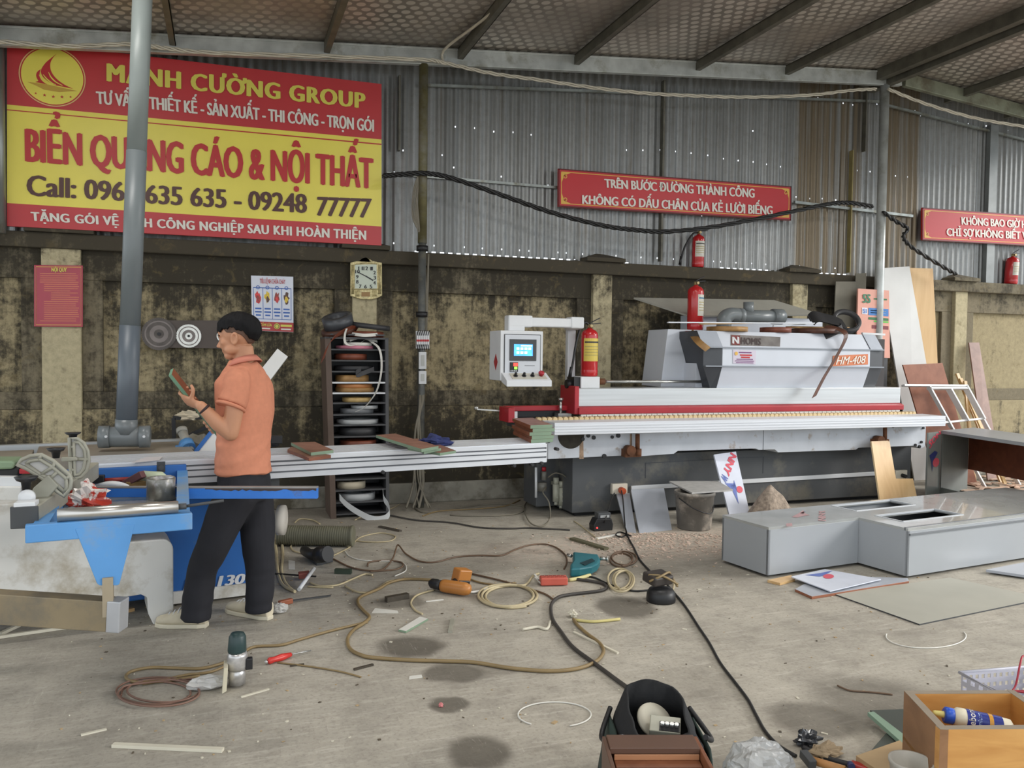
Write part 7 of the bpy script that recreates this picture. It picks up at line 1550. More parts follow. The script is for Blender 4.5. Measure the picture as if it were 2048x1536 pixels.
rings = [bagring(.135, .15, .004, wob=0), bagring(.15, .165, .07), bagring(.15, .165, .15), bagring(.13, .15, .23), bagring(.092, .13, .30, wob=.014), bagring(.084, .122, .302, wob=.014), bagring(.12, .14, .22), bagring(.125, .145, .06, wob=0)]
q = MB(); vs = [p for r_ in rings for p in r_]; n_ = 40
fs = [(j * n_ + i, j * n_ + (i + 1) % n_, (j + 1) * n_ + (i + 1) % n_, (j + 1) * n_ + i) for j in range(len(rings) - 1) for i in range(n_)] + [tuple(range(n_ - 1, -1, -1)), tuple((len(rings) - 1) * n_ + i for i in range(n_))]
q.add(vs, fs, 0, True); q.build('bag_body', m_bagk, tb_)
for sx in (-1, 1):
    q = MB(); P_ = []
    base_ = gc + bx_ * sx * .152; vs = []
    for j in range(7):
        for i in range(7):
            u = -.14 + .28 * i / 6; z = .02 + .21 * j / 6; k_ = .014 * math.sin(math.pi * i / 6) * math.sin(math.pi * j / 6) + .004; p = base_ + by_ * u + bx_ * sx * (k_ + .012 * (1 - j / 6) + .004 * mnoise.noise(V(u * 20, z * 20, sx))) - bx_ * sx * .012 * (j / 6) * 1.6; p.z = z; vs.append(p)
    q.add(vs, [(j * 7 + i, j * 7 + i + 1, (j + 1) * 7 + i + 1, (j + 1) * 7 + i) for j in range(6) for i in range(6)], 0, True); o_ = q.build('side_pocket', m_bagg, tb_); md = o_.modifiers.new('thick', 'SOLIDIFY'); md.thickness = .008; md.offset = 1
    q = MB(); q.tube(spline([base_ + by_ * -.12 + V(0, 0, .26) + bx_ * sx * -.02, base_ + V(0, 0, .20) + bx_ * sx * .03, base_ + by_ * .12 + V(0, 0, .25) + bx_ * sx * -.015], 8), .009, 8); q.build('strap', m_blk, tb_)
q = MB()
for u in (-.05, .06): q.box(gc + bx_ * .168 + by_ * u + V(0, 0, .15), (.012, .016, .012))
q.build('buckle', m_steel, tb_)
# contents of the bag
cz = .19
t = thing('sanding_disc_pack', 'round white disc standing inside the tool bag', 'disc', gc + V(0, 0, cz)); q = MB(); q.lathe(gc + by_ * .045 + V(0, 0, .235), V(.1, -.6, .7), [(.001, 0), (.062, 0), (.064, .004), (.062, .012), (.02, .014), (.018, .012), (.001, .012)], 28); q.build('disc', m_pal, t)
t = thing('bit_box', 'grey plastic bit box lying inside the tool bag', 'box', gc + V(.02, -.04, .18)); q = MB(); q.box(gc + bx_ * .022 - by_ * .03 + V(0, 0, .25), (.10, .07, .03), Matrix.Rotation(math.atan2(ex.y, ex.x) - .25, 3, 'Z') @ Matrix.Rotation(.35, 3, 'X')); q.build('case', mat('case_grey', S(168, 166, 150), .4, var=.1), t, bev=.003)
q = MB(); RM_ = Matrix.Rotation(math.atan2(ex.y, ex.x) - .25, 3, 'Z') @ Matrix.Rotation(.35, 3, 'X'); cc = gc + bx_ * .022 - by_ * .03 + V(0, 0, .25)
q.box(cc + RM_ @ V(.015, -.012, .016), (.066, .04, .003), RM_); q.build('dark_insert', m_blk, t)
q = MB()
for i in range(4): q.cyl(cc + RM_ @ V(-.008 + .015 * i, -.012, .016), cc + RM_ @ V(-.008 + .015 * i, -.010, .030), .007, 10)
q.build('steel_bits', m_steel, t)
# plastic bag on the floor
m_film = mat('translucent_film', S(224, 226, 226), .22, var=.04, scale=12, trans=.6, bump=.3)
blob('plastic_bag', FL(1515, 1530, .06), .10, m_film, 'crumpled translucent plastic bag on the floor right of the brown cabinet', 'bag', 31, .2, (1.2, .9, .8), 40, 26)
# wooden box with glue bottle
m_box = wood('pine_box', S(186, 130, 66), S(212, 160, 92), .45, (.5, .5, 3), 6); m_edge = mat('weathered_edge', S(140, 128, 112), .7, var=.15); m_oak = wood('brown_box_side', S(128, 92, 62), S(152, 112, 78), .5, (1, 1, 2), 7)
ZX = .30
p_bl, p_fl = FL(1808, 1382, ZX), FL(1880, 1459, ZX); p_br = FL(2028, 1381, ZX); p_fr = p_fl + (p_br - p_bl) * 1.06
wbx = thing('wooden_box', 'open pine wooden box holding a glue bottle at the lower right', 'box', V((p_bl.x + p_fr.x) / 2, (p_bl.y + p_fr.y) / 2, 0))
cen = (p_bl + p_fl + p_br + p_fr) / 4
def boxwall(name, a, b2, m):
    d_ = (b2 - a); nrm = V(-d_.y, d_.x, 0).normalized()
    if nrm.dot(cen - a) < 0: nrm = -nrm
    A_, B_ = V(a.x, a.y, 0.05), V(b2.x, b2.y, .05)
    q = MB(); q.prism([A_, B_, B_ + V(0, 0, ZX - .05), A_ + V(0, 0, ZX - .05)], nrm * .026); o_ = q.build(name, m, wbx)
    k9 = .0012 + .0006 * (name in ('left_board', 'right_board')); q = MB(); q.prism([a, b2, b2 + nrm * .026, a + nrm * .026], (0, 0, k9)); q.build('worn_rim', m_edge, o_)
boxwall('back_board', p_bl, p_br, m_box); boxwall('left_board', p_bl, p_fl, m_oak); boxwall('front_board', p_fl, p_fr, m_box); boxwall('right_board', p_br, p_fr, m_box)
q = MB(); q.prism([V(p.x, p.y, .13) for p in (p_bl, p_br, p_fr, p_fl)], (0, 0, .012)); q.build('bottom_board', m_box, wbx)
q = MB(); q.prism([V(p.x * .7 + cen.x * .3, p.y * .7 + cen.y * .3, 0) for p in (p_bl, p_br, p_fr, p_fl)], (0, 0, .05)); q.build('foot_block', m_oak, wbx)
gb = thing('glue_bottle', 'white glue bottle with blue cap and blue label lying in the wooden box', 'bottle', cen + V(0, 0, -.15))
gA = FL(1905, 1433, ZX - .035); gB = FL(2024, 1459, ZX - .06); d_ = (gB - gA).normalized(); L_ = (gB - gA).length
q = MB(); q.lathe(gA, d_, [(.018, -.002), (.026, .002), (.033, .012), (.034, .03), (.033, L_ * .7), (.031, L_ * .95), (.02, L_)], 28); q.build('bottle_body', mat('glue_cream', S(214, 206, 182), .4, var=.04), gb)
q = MB(); q.lathe(gA, d_, [(.022, -.028), (.027, -.024), (.027, .0), (.024, .002)], 24); q.build('blue_cap', mat('cap_blue', S(36, 84, 190), .35, var=.1), gb)
q = MB(); q.lathe(gA, d_, [(.006, -.062), (.008, -.055), (.011, -.03), (.012, -.026)], 16); q.build('spout', mat('spout_yellow', S(226, 212, 128), .4, var=.06), gb)
q = MB(); q.lathe(gA, d_, [(.0346, .036), (.0346, .038), (.0340, L_ * .80)], 28, caps=False); lbl = q.build('blue_label', mat('label_blue', S(34, 48, 128), .35, var=.05), gb)
q = MB(); q.lathe(gA, d_, [(.0349, L_ * .565), (.0347, L_ * .635)], 28, caps=False); q.build('gold_band', mat('label_gold', S(196, 142, 52), .35, var=.05), lbl)
# curved label print, wraps around the bottle
u0_ = d_.cross(V(0, 0, 1)).normalized(); u1_ = u0_.cross(d_).normalized()
toc = (CAM - gA); toc = (toc - d_ * toc.dot(d_)).normalized(); tsd = d_.cross(toc).normalized()
def wrap(txt, l0, l1, a0, a1, m, rr=.0352):
    vs, fs = text_mesh(txt); x0 = min(v.x for v in vs); x1 = max(v.x for v in vs); q = MB()
    for k_ in range(3):
        out_ = []
        for v in vs:
            a = math.radians(a0 + (a1 - a0) * (v.x - x0) / (x1 - x0)); l_ = l0 + (l1 - l0) * (v.y + .012 * (k_ - 1)) / _cap[0]; out_.append(gA + d_ * l_ + (toc * math.cos(a) + tsd * math.sin(a)) * rr)
        q.add(out_, fs)
    q.build('label_print', m, lbl, fixn=False)
wrap('ebond', .060, .040, 22, -85, m_ltr_w); wrap('mium', .080, .067, 22, -55, mat('print_pale_blue', S(170, 190, 230), .4, var=.03))
# white plastic basket with red wire
kb_ = thing('plastic_basket', 'white perforated plastic basket behind the wooden box at the right edge', 'basket', FL(2000, 1400, 0))
bl0 = FL(1924, 1345, .20); bl1 = FL(2055, 1334, .20); bd = (bl1 - bl0); bd.z = 0; L_ = bd.length; bd.normalize(); bn = V(-bd.y, bd.x, 0); DB = .25
def KB(u, v, z): p = bl0 + bd * u - bn * v; return V(p.x, p.y, z)
m_bas = mat('basket_white', S(196, 196, 206), .35, var=.05)
def holes_wall(a, b2, z0, z1, cols_, rows_):
    q = MB(); d2_ = (b2 - a); Lw = d2_.length; dd_ = d2_.normalized(); nn_ = V(-dd_.y, dd_.x, 0)
    us_ = [0]; 
    for i in range(cols_): us_ += [Lw * (i + .28) / cols_, Lw * (i + .78) / cols_]
    us_.append(Lw); zs_ = [z0]
    for j in range(rows_): zs_ += [z0 + (z1 - z0) * (j + .28) / rows_, z0 + (z1 - z0) * (j + .75) / rows_]
    zs_.append(z1)
    for i in range(len(us_) - 1):
        for j in range(len(zs_) - 1):
            if i % 2 == 1 and j % 2 == 1: continue
            p = a + dd_ * us_[i]; p2 = a + dd_ * us_[i + 1]; q.prism([V(p.x, p.y, zs_[j]), V(p2.x, p2.y, zs_[j]), V(p2.x, p2.y, zs_[j + 1]), V(p.x, p.y, zs_[j + 1])], nn_ * .003)
    return q
for nm, a, b2, c_ in (('rear_wall', KB(0, 0, 0), KB(L_, 0, 0), 11), ('left_wall', KB(0, DB, 0), KB(0, 0, 0), 6), ('front_wall', KB(.0, DB, 0), KB(L_, DB, 0), 11), ('right_wall', KB(L_, 0, 0), KB(L_, DB, 0), 6)):
    holes_wall(a, b2, .05, .195, c_, 4).build(nm, m_bas, kb_)
q = MB(); q.tube([KB(-.006, -.006, .198), KB(L_, -.006, .198), KB(L_, DB, .198), KB(-.006, DB, .198)], .007, 6, close=True); q.build('rim', m_bas, kb_)
q = MB(); q.prism([KB(0, 0, .002), KB(L_, 0, .002), KB(L_, DB, .002), KB(0, DB, .002)], (0, 0, .048)); q.build('bottom', m_bas, kb_)
q = MB(); q.tube(spline([KB(.10, .12, .15), KB(.16, .1, .17), KB(.2, .08, .25), KB(.25, .05, .27), KB(.33, .06, .24), KB(.4, .1, .2)], 8), .004, 6); q.tube(spline([KB(.10, .12, .155), KB(.12, .14, .17), KB(.17, .15, .165), KB(.2, .13, .16), KB(.14, .11, .158), KB(.1, .12, .155)], 6), .004, 6); q.build('red_wire', mat('wire_red', S(160, 34, 52), .4, var=.08), None, 'red wire looping out of the white plastic basket', 'wire')
q = MB(); q.box(KB(.17, .16, .115), (.12, .05, .05), (0, 0, .4)); q.build('brown_block', mat('block_brown', S(120, 72, 58), .5, var=.1), None, 'brown block lying in the white plastic basket', 'block', bev=.003); q = MB(); q.box(KB(.32, .15, .12), (.07, .07, .06), (0, 0, .2)); q.build('yellow_block', mat('block_yellow', S(206, 186, 112), .5, var=.1), None, 'yellow packet lying in the white plastic basket', 'packet', bev=.003)
# boards and odds left of the box
q = MB(); q.prism([FL(1735, 1424, .05), FL(1748, 1423, .05), FL(1828, 1484, .05), FL(1812, 1492, .05)], (0, 0, -.016)); q.build('green_edge_board', mat('pale_green_edge', S(132, 158, 138), .4, var=.08), None, 'narrow pale green edged strip lying left of the wooden box', 'strip', bev=.001)
q = MB(); q.prism([FL(1740, 1420, .030), FL(1808, 1418, .03), FL(1850, 1465, .03), FL(1815, 1480, .03)], (0, 0, -.016)); q.build('dark_board', mat('dark_green_grey', S(74, 80, 74), .5, var=.1), None, 'dark grey green board beneath the pale green strip', 'board', bev=.001)
q = MB(); q.prism([FL(1740, 1503, .03), FL(1772, 1466, .03), FL(1796, 1478, .03), FL(1790, 1500, .03)], (0, 0, -.016)); q.build('dark_board', mat('dark_green_grey', S(74, 80, 74), .5), None, 'dark triangular board corner beside the beige board', 'board', bev=.001)
q = MB(); q.prism([FL(1712, 1511, .06), FL(1800, 1480, .06), FL(1818, 1500, .06), FL(1770, 1550, .06)], (0, 0, -.03)); q.build('beige_board', mat('beige_board', S(176, 150, 112), .6, var=.08), None, 'beige board lying at the bottom edge left of the wooden box', 'board', bev=.001)
t = thing('white_bucket', 'pale round bucket rim showing left under the wooden box', 'bucket', FL(1838, 1560, 0)); q = MB(); bb_ = FL(1822, 1560, .10); bb_.z = .001; q.lathe(bb_, (0, 0, 1), [(.05, 0), (.058, .08), (.066, .15), (.07, .155), (.07, .165), (.062, .165), (.05, .03)], 28); q.build('pail', mat('pail_pale', S(176, 172, 162), .6, var=.15, scale=10), t)
t = thing('hammer', 'hammer with wooden handle lying at the bottom edge beside the plastic bag', 'hammer', FL(1640, 1530, 0)); q = MB(); q.tube([FL(1622, 1520, .03), FL(1690, 1540, .03)], .014, 12); q.build('handle', wood('ash_handle', S(168, 118, 66), S(192, 142, 88)), t); q = MB(); q.bar(FL(1606, 1506, .04), FL(1626, 1530, .03), .03, .03); q.build('head', m_dk, t, bev=.004)
t = thing('red_pliers', 'red and dark plier handles at the bottom edge left of the beige board', 'pliers', FL(1722, 1530, 0)); q = MB(); q.bar(FL(1700, 1530, .03), FL(1745, 1545, .03), .035, .03); q.build('red_grip', mat('grip_red', S(160, 44, 36), .4, var=.1), t, bev=.006); q = MB(); q.cyl(FL(1700, 1528, .04), FL(1704, 1534, .04), .012, 10); q.build('pivot', mat('pivot_blue', S(60, 66, 110), .4, .3, var=.1), t)
blob('black_film', FL(1615, 1478, .022), .035, mat('black_film', S(58, 60, 64), .2, var=.5, scale=25), 'crumpled black plastic film left of the hammer', 'film', 41, .8, (1.3, .9, .7), 20, 12); blob('tan_rag', FL(1650, 1502, .018), .04, mat('tan_rag', S(150, 132, 106), .9, var=.15), 'tan crumpled cloth behind the hammer', 'cloth', 43, .6, (1.6, .9, .5), 20, 12)
fhose('black_hose_bit', 'black bent hose lying over the tan cloth by the hammer', [(1606, 1494), (1630, 1506), (1665, 1520), (1705, 1530)], .010, m_blk, 5, 'hose')
# ------------------------------------------------------------------ the man at the saw
D0 = 4.47
def HP(px, py, D=D0): return CAM + ray(px, py) * (D - .05)
mf = (-CR * math.cos(math.radians(24)) + CF * math.sin(math.radians(24))); mf.z = 0; mf.normalize()   # where he faces
ml = V(0, 0, 1).cross(mf).normalized()                                                               # his left
UPV = V(0, 0, 1)
def loft(mb, rings, seg=20, caps=True):
    """rings: (centre, axis u, axis v, half width u, half width v)"""
    b0 = len(mb.v); vs = []
    for c_, u, v, a, b_ in rings:
        for k_ in range(seg):
            t = 2 * math.pi * k_ / seg; ct, st_ = math.cos(t), math.sin(t); vs.append(c_ + u * a * ct + v * b_ * st_)
    n_ = len(rings)
    fs = [(i * seg + k_, i * seg + (k_ + 1) % seg, (i + 1) * seg + (k_ + 1) % seg, (i + 1) * seg + k_) for i in range(n_ - 1) for k_ in range(seg)]
    if caps: fs += [tuple(range(seg - 1, -1, -1)), tuple((n_ - 1) * seg + k_ for k_ in range(seg))]
    mb.add(vs, fs, 0, True)
def limb(mb, pts, rs, seg=14, n=4, end=True):
    P_ = spline(pts, n); R_ = []
    for i in range(len(pts) - 1): R_ += [rs[i] + (rs[i + 1] - rs[i]) * k_ / n for k_ in range(n)]
    R_.append(rs[-1]); mb.tube(P_, R_, seg)
    mb.lathe(P_[0], UPV, [(R_[0] * math.sin(t), -R_[0] * math.cos(t)) for t in [math.pi * k_ / 8 for k_ in range(9)]], 12, caps=False)
    if end: mb.lathe(P_[-1], UPV, [(R_[-1] * math.sin(t), -R_[-1] * math.cos(t)) for t in [math.pi * k_ / 8 for k_ in range(9)]], 12, caps=False)
def ball(mb, c_, r, sx=1, sy=1, sz=1, fx=None, fy=None, fz=None, seg=20):
    fx = fx or mf; fy = fy or ml; fz = fz or UPV; b0 = len(mb.v); vs = []; n2 = 12
    for j in range(n2 + 1):
        th = math.pi * j / n2
        for i in range(seg):
            ph = 2 * math.pi * i / seg; vs.append(c_ + (fx * math.sin(th) * math.cos(ph) * sx + fy * math.sin(th) * math.sin(ph) * sy + fz * math.cos(th) * sz) * r)
    mb.add(vs, [(j * seg + i, (j + 1) * seg + i, (j + 1) * seg + (i + 1) % seg, j * seg + (i + 1) % seg) for j in range(n2) for i in range(seg)], 0, True)
def fuse(mb, name, m, parent, voxel, smooth=4, fold=None, label=None):
    """merge the overlapping volumes into one continuous skin"""
    o = mb.build(name, m, parent)
    md = o.modifiers.new('r', 'REMESH'); md.mode = 'VOXEL'; md.voxel_size = voxel
    if smooth: s_ = o.modifiers.new('s', 'SMOOTH'); s_.factor = .5; s_.iterations = smooth
    bpy.context.view_layer.update()
    dg = bpy.context.evaluated_depsgraph_get(); me = bpy.data.meshes.new_from_object(o.evaluated_get(dg)); o.modifiers.clear(); o.data = me
    off = wloc(parent)
    if fold:
        ns = [v.normal.copy() for v in me.vertices]
        for v, n_ in zip(me.vertices, ns): v.co += n_ * fold(v.co + off)
    for p in me.polygons: p.use_smooth = True
    if not me.materials: me.materials.append(m)
    if label: o['label'] = label
    return o
m_skin = mat('skin', S(196, 142, 110), .5, var=.06, scale=9, spec=.4); m_shirt = mat('orange_shirt', S(206, 134, 104), .85, var=.05, scale=40, bump=.06); m_trou = mat('black_trousers', S(30, 30, 36), .85, var=.15, scale=12); m_hair = mat('black_hair', S(16, 15, 17), .72, var=.4, scale=60, stretch=(1, 1, .3), bump=.5, spec=.25); m_shoe = mat('off_white_canvas', S(200, 190, 166), .75, var=.1, scale=14); m_fade = mat('hair_fade', S(96, 70, 56), .7, var=.15, scale=60)
man = thing('person', 'man in an orange polo shirt and black trousers holding a narrow board at the saw', 'person', V(.02, 4.62, 0))
body = MB()
# head
hf = (-CR * math.cos(math.radians(7)) + CF * math.sin(math.radians(7))); hf.z = 0; hf.normalize(); hl = UPV.cross(hf).normalized(); tl_ = math.radians(9)
hx = hf * math.cos(tl_) - UPV * math.sin(tl_); hz = UPV * math.cos(tl_) + hf * math.sin(tl_)
Hc = HP(477, 672)
def hb(c_, r, sx, sy, sz): ball(body, Hc + hx * c_[0] + hl * c_[1] + hz * c_[2], r, sx, sy, sz, hx, hl, hz)
hb((-.006, 0, .022), .1, .98, .77, .93)                   # skull
hb((.042, 0, -.030), .07, .92, .84, 1.02)               # face
hb((.062, 0, -.096), .033, 1, .95, .75)                 # chin
for sgn in (1, -1):
    hb((.026, sgn * .043, -.068), .036, 1.25, .6, .75)     # jaw
    hb((.064, sgn * .037, -.028), .028, .8, .9, .75)      # cheek
    hb((.086, sgn * .030, .012), .017, .7, 1.5, .5)       # brow
    hb((.088, sgn * .031, -.008), .0115, .8, 1.15, .75)     # eyelid
hb((.088, 0, .030), .034, .5, 1.2, 1)                     # forehead
loft(body, [(Hc + hx * x + hz * z, hl, hx, w_, d_) for x, z, w_, d_ in ((.090, .006, .009, .012), (.103, -.014, .010, .012), (.119, -.036, .0125, .014), (.116, -.046, .0155, .012), (.097, -.051, .012, .01))], 12)
hb((.098, .010, -.045), .009, 1, .9, .8); hb((.098, -.010, -.045), .009, 1, .9, .8)
hb((.093, 0, -.068), .0125, .72, 1.75, .42); hb((.090, 0, -.0775), .0125, .72, 1.6, .45)
for sgn in (1, -1):                                       # ears
    ec = Hc + hx * -.012 + hl * sgn * .076 + hz * -.018
    ball(body, ec - hl * sgn * .003, .029, .62, .22, 1.0, hx, (hl * sgn - hx * .25).normalized(), hz); ev = [ec + hl * sgn * .006 + hx * .017 * math.cos(2 * math.pi * k_ / 14) + hz * .028 * math.sin(2 * math.pi * k_ / 14) - hx * .004 * math.sin(2 * math.pi * k_ / 14) for k_ in range(14)]
    body.tube(ev, .0052, 8, close=True); ball(body, ec + hz * -.024 + hx * .004, .013, .8, .6, 1, hx, hl, hz)
# neck, shoulders and trunk under the shirt
NB_ = HP(489, 738)
loft(body, [(Hc + hx * -.02 + hz * -.055, ml, mf, .050, .050), (HP(490, 712), ml, mf, .049, .050), (HP(489, 728), ml, mf, .060, .062), (HP(490, 745), ml, mf, .09, .07)], 18)
SHL, SHR = HP(474, 766, 4.33), HP(503, 762, 4.62)
loft(body, [(HP(490, 745), ml, mf, .09, .07), (HP(491, 770), ml, mf, .16, .09), (HP(491, 830), ml, mf, .15, .095), (HP(488, 900), ml, mf, .125, .09), (HP(487, 960), ml, mf, .13, .10), (HP(488, 985), ml, mf, .12, .1)], 20)
# arms
ELL, WRL = HP(461, 866, 4.29), HP(402, 812, 4.235)
limb(body, [SHL, HP(470, 810, 4.295), ELL], [.056, .049, .042]); limb(body, [ELL, HP(435, 846, 4.265), WRL], [.041, .040, .0265])
ELR, WRR = HP(478, 868, 4.64), HP(434, 842, 4.46)
limb(body, [SHR, HP(492, 815, 4.66), ELR], [.054, .046, .040]); limb(body, [ELR, HP(458, 856, 4.55), WRR], [.039, .037, .026])
# hands close round the narrow board
BA, BB = HP(342, 744, 4.22), HP(440, 868, 4.43); bdir = (BB - BA).normalized(); bw = bdir.cross(CF).normalized()
if bw.z < 0: bw = -bw
bn_ = bdir.cross(bw).normalized()
if bn_.dot(CF) < 0: bn_ = -bn_                            # away from the viewer
def finger(pts, r0, r1): body.tube(spline(pts, 4), [r0 + (r1 - r0) * i / (4 * (len(pts) - 1)) for i in range(4 * (len(pts) - 1) + 1)], 10); ball(body, pts[-1], r1, seg=12)
def hand(wr, grip, side, px_axis):
    """palm lies on the lower face of the board, fingers curl round the far edge, thumb over the top"""
    kn = [grip + bdir * t for t in (-.036, -.012, .012, .034)]
    pc = (wr + grip) / 2
    loft(body, [(wr, bdir, bw, .026, .021), (wr.lerp(grip, .35) - bw * .004, bdir, bw, .034, .020), (wr.lerp(grip, .75) - bw * .006, bdir, bw, .040, .018), (grip - bw * .004, bdir, bw, .040, .014)], 16)
    for i, (k_, L_) in enumerate(zip(kn, (.88, 1, .95, .78))):
        finger([k_ - bw * .004, k_ - bw * .014 * 1 + side * .030 * L_, k_ + bw * .006 + side * .056 * L_, k_ + bw * .028 + side * .050 * L_], .0098, .0078)
    th = wr.lerp(grip, .5) - bdir * .022
    finger([th, th - bdir * .016 + bw * .020, th - bdir * .036 + bw * .037 + side * .004, th - bdir * .056 + bw * .040 + side * .016], .0125, .0088)
gl = BA.lerp(BB, .36) - bw * .016 - bn_ * .030
GW = .028
hand(WRL, gl, bn_, 0)
gr_ = BA.lerp(BB, .86) - bw * .018 + bn_ * .030
hand(WRR, gr_, -bn_ * .8, 0)
# legs
HPL, HPR = HP(478, 975, 4.40), HP(500, 972, 4.52)
KNL, ANL = HP(424, 1098, 4.37), HP(394, 1226, 4.40); KNR, ANR = HP(516, 1095, 4.53), HP(520, 1215, 4.55)
limb(body, [HPL, HP(452, 1035, 4.38), KNL], [.078, .07, .05]); limb(body, [KNL, HP(409, 1150, 4.37), ANL], [.05, .05, .034])
limb(body, [HPR, HP(510, 1035, 4.545), KNR], [.078, .07, .05]); limb(body, [KNR, HP(519, 1150, 4.52), ANR], [.05, .05, .034])
bd_ = fuse(body, 'body', m_skin, man, .0052, 3)
# eyes and brows as small details of the head
q = MB()
for sgn in (1, -1): ball(q, Hc + hx * .0905 + hl * sgn * .031 + hz * -.009, .0085, .9, 1, .55, hx, hl, hz, 12)
q.build('eyes', mat('eye_dark', S(44, 34, 30), .2, var=.1), bd_)
q = MB()
for sgn in (1, -1): q.tube(spline([Hc + hx * .101 + hl * sgn * .014 + hz * .014, Hc + hx * .097 + hl * sgn * .034 + hz * .019, Hc + hx * .082 + hl * sgn * .052 + hz * .012], 5), .0035, 8)
q.build('eyebrows', m_hair, bd_)
# hair: thick cap over a faded nape
def haircap(name, m, rk, lim, tmin=0, bump=.0, parent=man, n1=56, n2=22, thick=.012):
    q = MB(); outer = []; inner = []
    for i in range(n1):
        ph = 2 * math.pi * i / n1; tm = lim(ph)
        for j in range(n2 + 1):
            t = math.radians(tmin + (tm - tmin) * j / n2); d_ = hx * math.sin(t) * math.cos(ph) + hl * math.sin(t) * math.sin(ph) + hz * math.cos(t)
            base_ = Hc + hx * -.006 + hz * .022; e_ = hx * math.sin(t) * math.cos(ph) * .1 + hl * math.sin(t) * math.sin(ph) * .079 + hz * math.cos(t) * .095
            k_ = rk(ph, t) + bump * mnoise.noise(V(ph * 5, t * 1.2, 3)) + bump * .6 * mnoise.noise(V(ph * 17, t * 2, 7)); outer.append(base_ + e_ * k_); inner.append(base_ + e_ * (rk(ph, t) * .9 if thick > .008 else .985))
    N_ = n1 * (n2 + 1); q.add(outer + inner, [], 0)
    W_ = n2 + 1
    for i in range(n1):
        i2_ = (i + 1) % n1
        for j in range(n2):
            q.f.append((i * W_ + j, i * W_ + j + 1, i2_ * W_ + j + 1, i2_ * W_ + j)); q.f.append((N_ + i * W_ + j, N_ + i2_ * W_ + j, N_ + i2_ * W_ + j + 1, N_ + i * W_ + j + 1))
        q.f.append((i * W_ + n2, N_ + i * W_ + n2, N_ + i2_ * W_ + n2, i2_ * W_ + n2))
    q.m = [0] * len(q.f); q.sm = [True] * len(q.f)
    return q.build(name, m, parent)
def sm(a, b_, x): t = max(0, min(1, (x - a) / (b_ - a))); return t * t * (3 - 2 * t)
def cap_lim(ph):
    a = abs(math.degrees(math.atan2(math.sin(ph), math.cos(ph))))       # 0 front, 180 nape
    return (84 - 6 * sm(25, 60, a) + 10 * sm(88, 112, a) + 36 * sm(106, 158, a)) + 2.5 * math.sin(ph * 11) + 2.5 * math.sin(ph * 29)
haircap('hair', m_hair, lambda ph, t: (1.15 + .09 * sm(.3, 1.1, t) * (.5 + .5 * math.cos(ph)) + .09 * sm(.4, 1.3, t) * (.5 - .5 * math.cos(ph))) * (1 - .11 * sm(cap_lim(ph) - 26, cap_lim(ph), math.degrees(t)) * (1 if abs(math.sin(ph)) > .3 or math.cos(ph) < 0 else .4)), cap_lim, bump=.06)
def fade_lim(ph):
    a = abs(math.degrees(math.atan2(math.sin(ph), math.cos(ph)))); return 72 + 20 * sm(50, 75, a) + 8 * sm(80, 100, a) + 40 * sm(105, 150, a)
haircap('hair_fade', m_fade, lambda ph, t: 1.012, fade_lim, 50, thick=.004, n2=10)
# shirt
sh = MB()
R_ = lambda px, py, a, b_, D=D0: (HP(px, py, D), ml, mf, a, b_)
loft(sh, [R_(489, 722, .072, .072), R_(490, 734, .096, .082), R_(489, 747, .145, .095), R_(489, 764, .190, .106), R_(491, 790, .192, .113), R_(491, 825, .186, .118), R_(489, 865, .170, .118), R_(487, 900, .164, .124), R_(487, 930, .160, .137), R_(487, 944, .160, .141), R_(487, 947, .14, .11)], 28)
ARL = HP(466, 812, 4.30)
limb(sh, [HP(480, 758, 4.39), SHL + V(0, 0, .006), HP(470, 790, 4.31), HP(463, 808, 4.295)], [.062, .068, .071, .075], 18, end=False)
limb(sh, [HP(498, 756, 4.56), SHR, HP(497, 800, 4.655)], [.062, .068, .073], 18, end=False)
for k_ in range(8):
    a = 2 * math.pi * k_ / 8
shf = sh
def foldf(p):
    u = (p - HP(489, 850)).dot(ml); w_ = (p - HP(489, 850)).dot(mf); z = p.z
    f_ = .007 * mnoise.noise(V(u * 9 + z * 5, w_ * 9, z * 4)) + .003 * mnoise.noise(V(u * 22, w_ * 22, z * 9 + u * 12))
    lo = max(0, min(1, (1.08 - z) / .22)); f_ += lo * .009 * mnoise.noise(V(u * 5 + w_ * 5, 3.3, z * 30 + u * 14))
    hi = max(0, (z - 1.22) / .2); f_ += min(hi, 1) * .0045 * math.sin((u * 1.2 + z * .55) * 70)
    return f_
so_ = fuse(shf, 'shirt', m_shirt, man, .0075, 5, foldf)
q = MB(); cN = HP(489, 721)
vs = []
for k_ in range(29):
    a = 2 * math.pi * k_ / 28; c_, s_ = math.cos(a), math.sin(a)
    vs.append((cN + mf * (.068 * c_ + .004) + ml * .066 * s_ + V(0, 0, -.022 * c_ + .012), cN + mf * (.094 * c_) + ml * .092 * s_ + V(0, 0, -.026 * c_ - .020), cN + mf * (.090 * c_) + ml * .088 * s_ + V(0, 0, -.026 * c_ - .024)))
flat = [p for t in vs[:-1] for p in t]; n_ = 28
q.add(flat, [(3 * k_ + j, 3 * k_ + j + 1, 3 * ((k_ + 1) % n_) + j + 1, 3 * ((k_ + 1) % n_) + j) for k_ in range(n_) for j in range(2)], 0, True)
co_ = q.build('collar', mat('collar_salmon', S(200, 126, 106), .85, var=.05), so_); md = co_.modifiers.new('t', 'SOLIDIFY'); md.thickness = .006
q = MB(); ax_ = (HP(463, 808, 4.295) - HP(470, 790, 4.31)).normalized()
q.lathe(HP(462, 811, 4.293), ax_, [(.072, -.004), (.078, 0), (.078, .012), (.070, .014)], 24); q.build('sleeve_hem', m_shirt, so_)
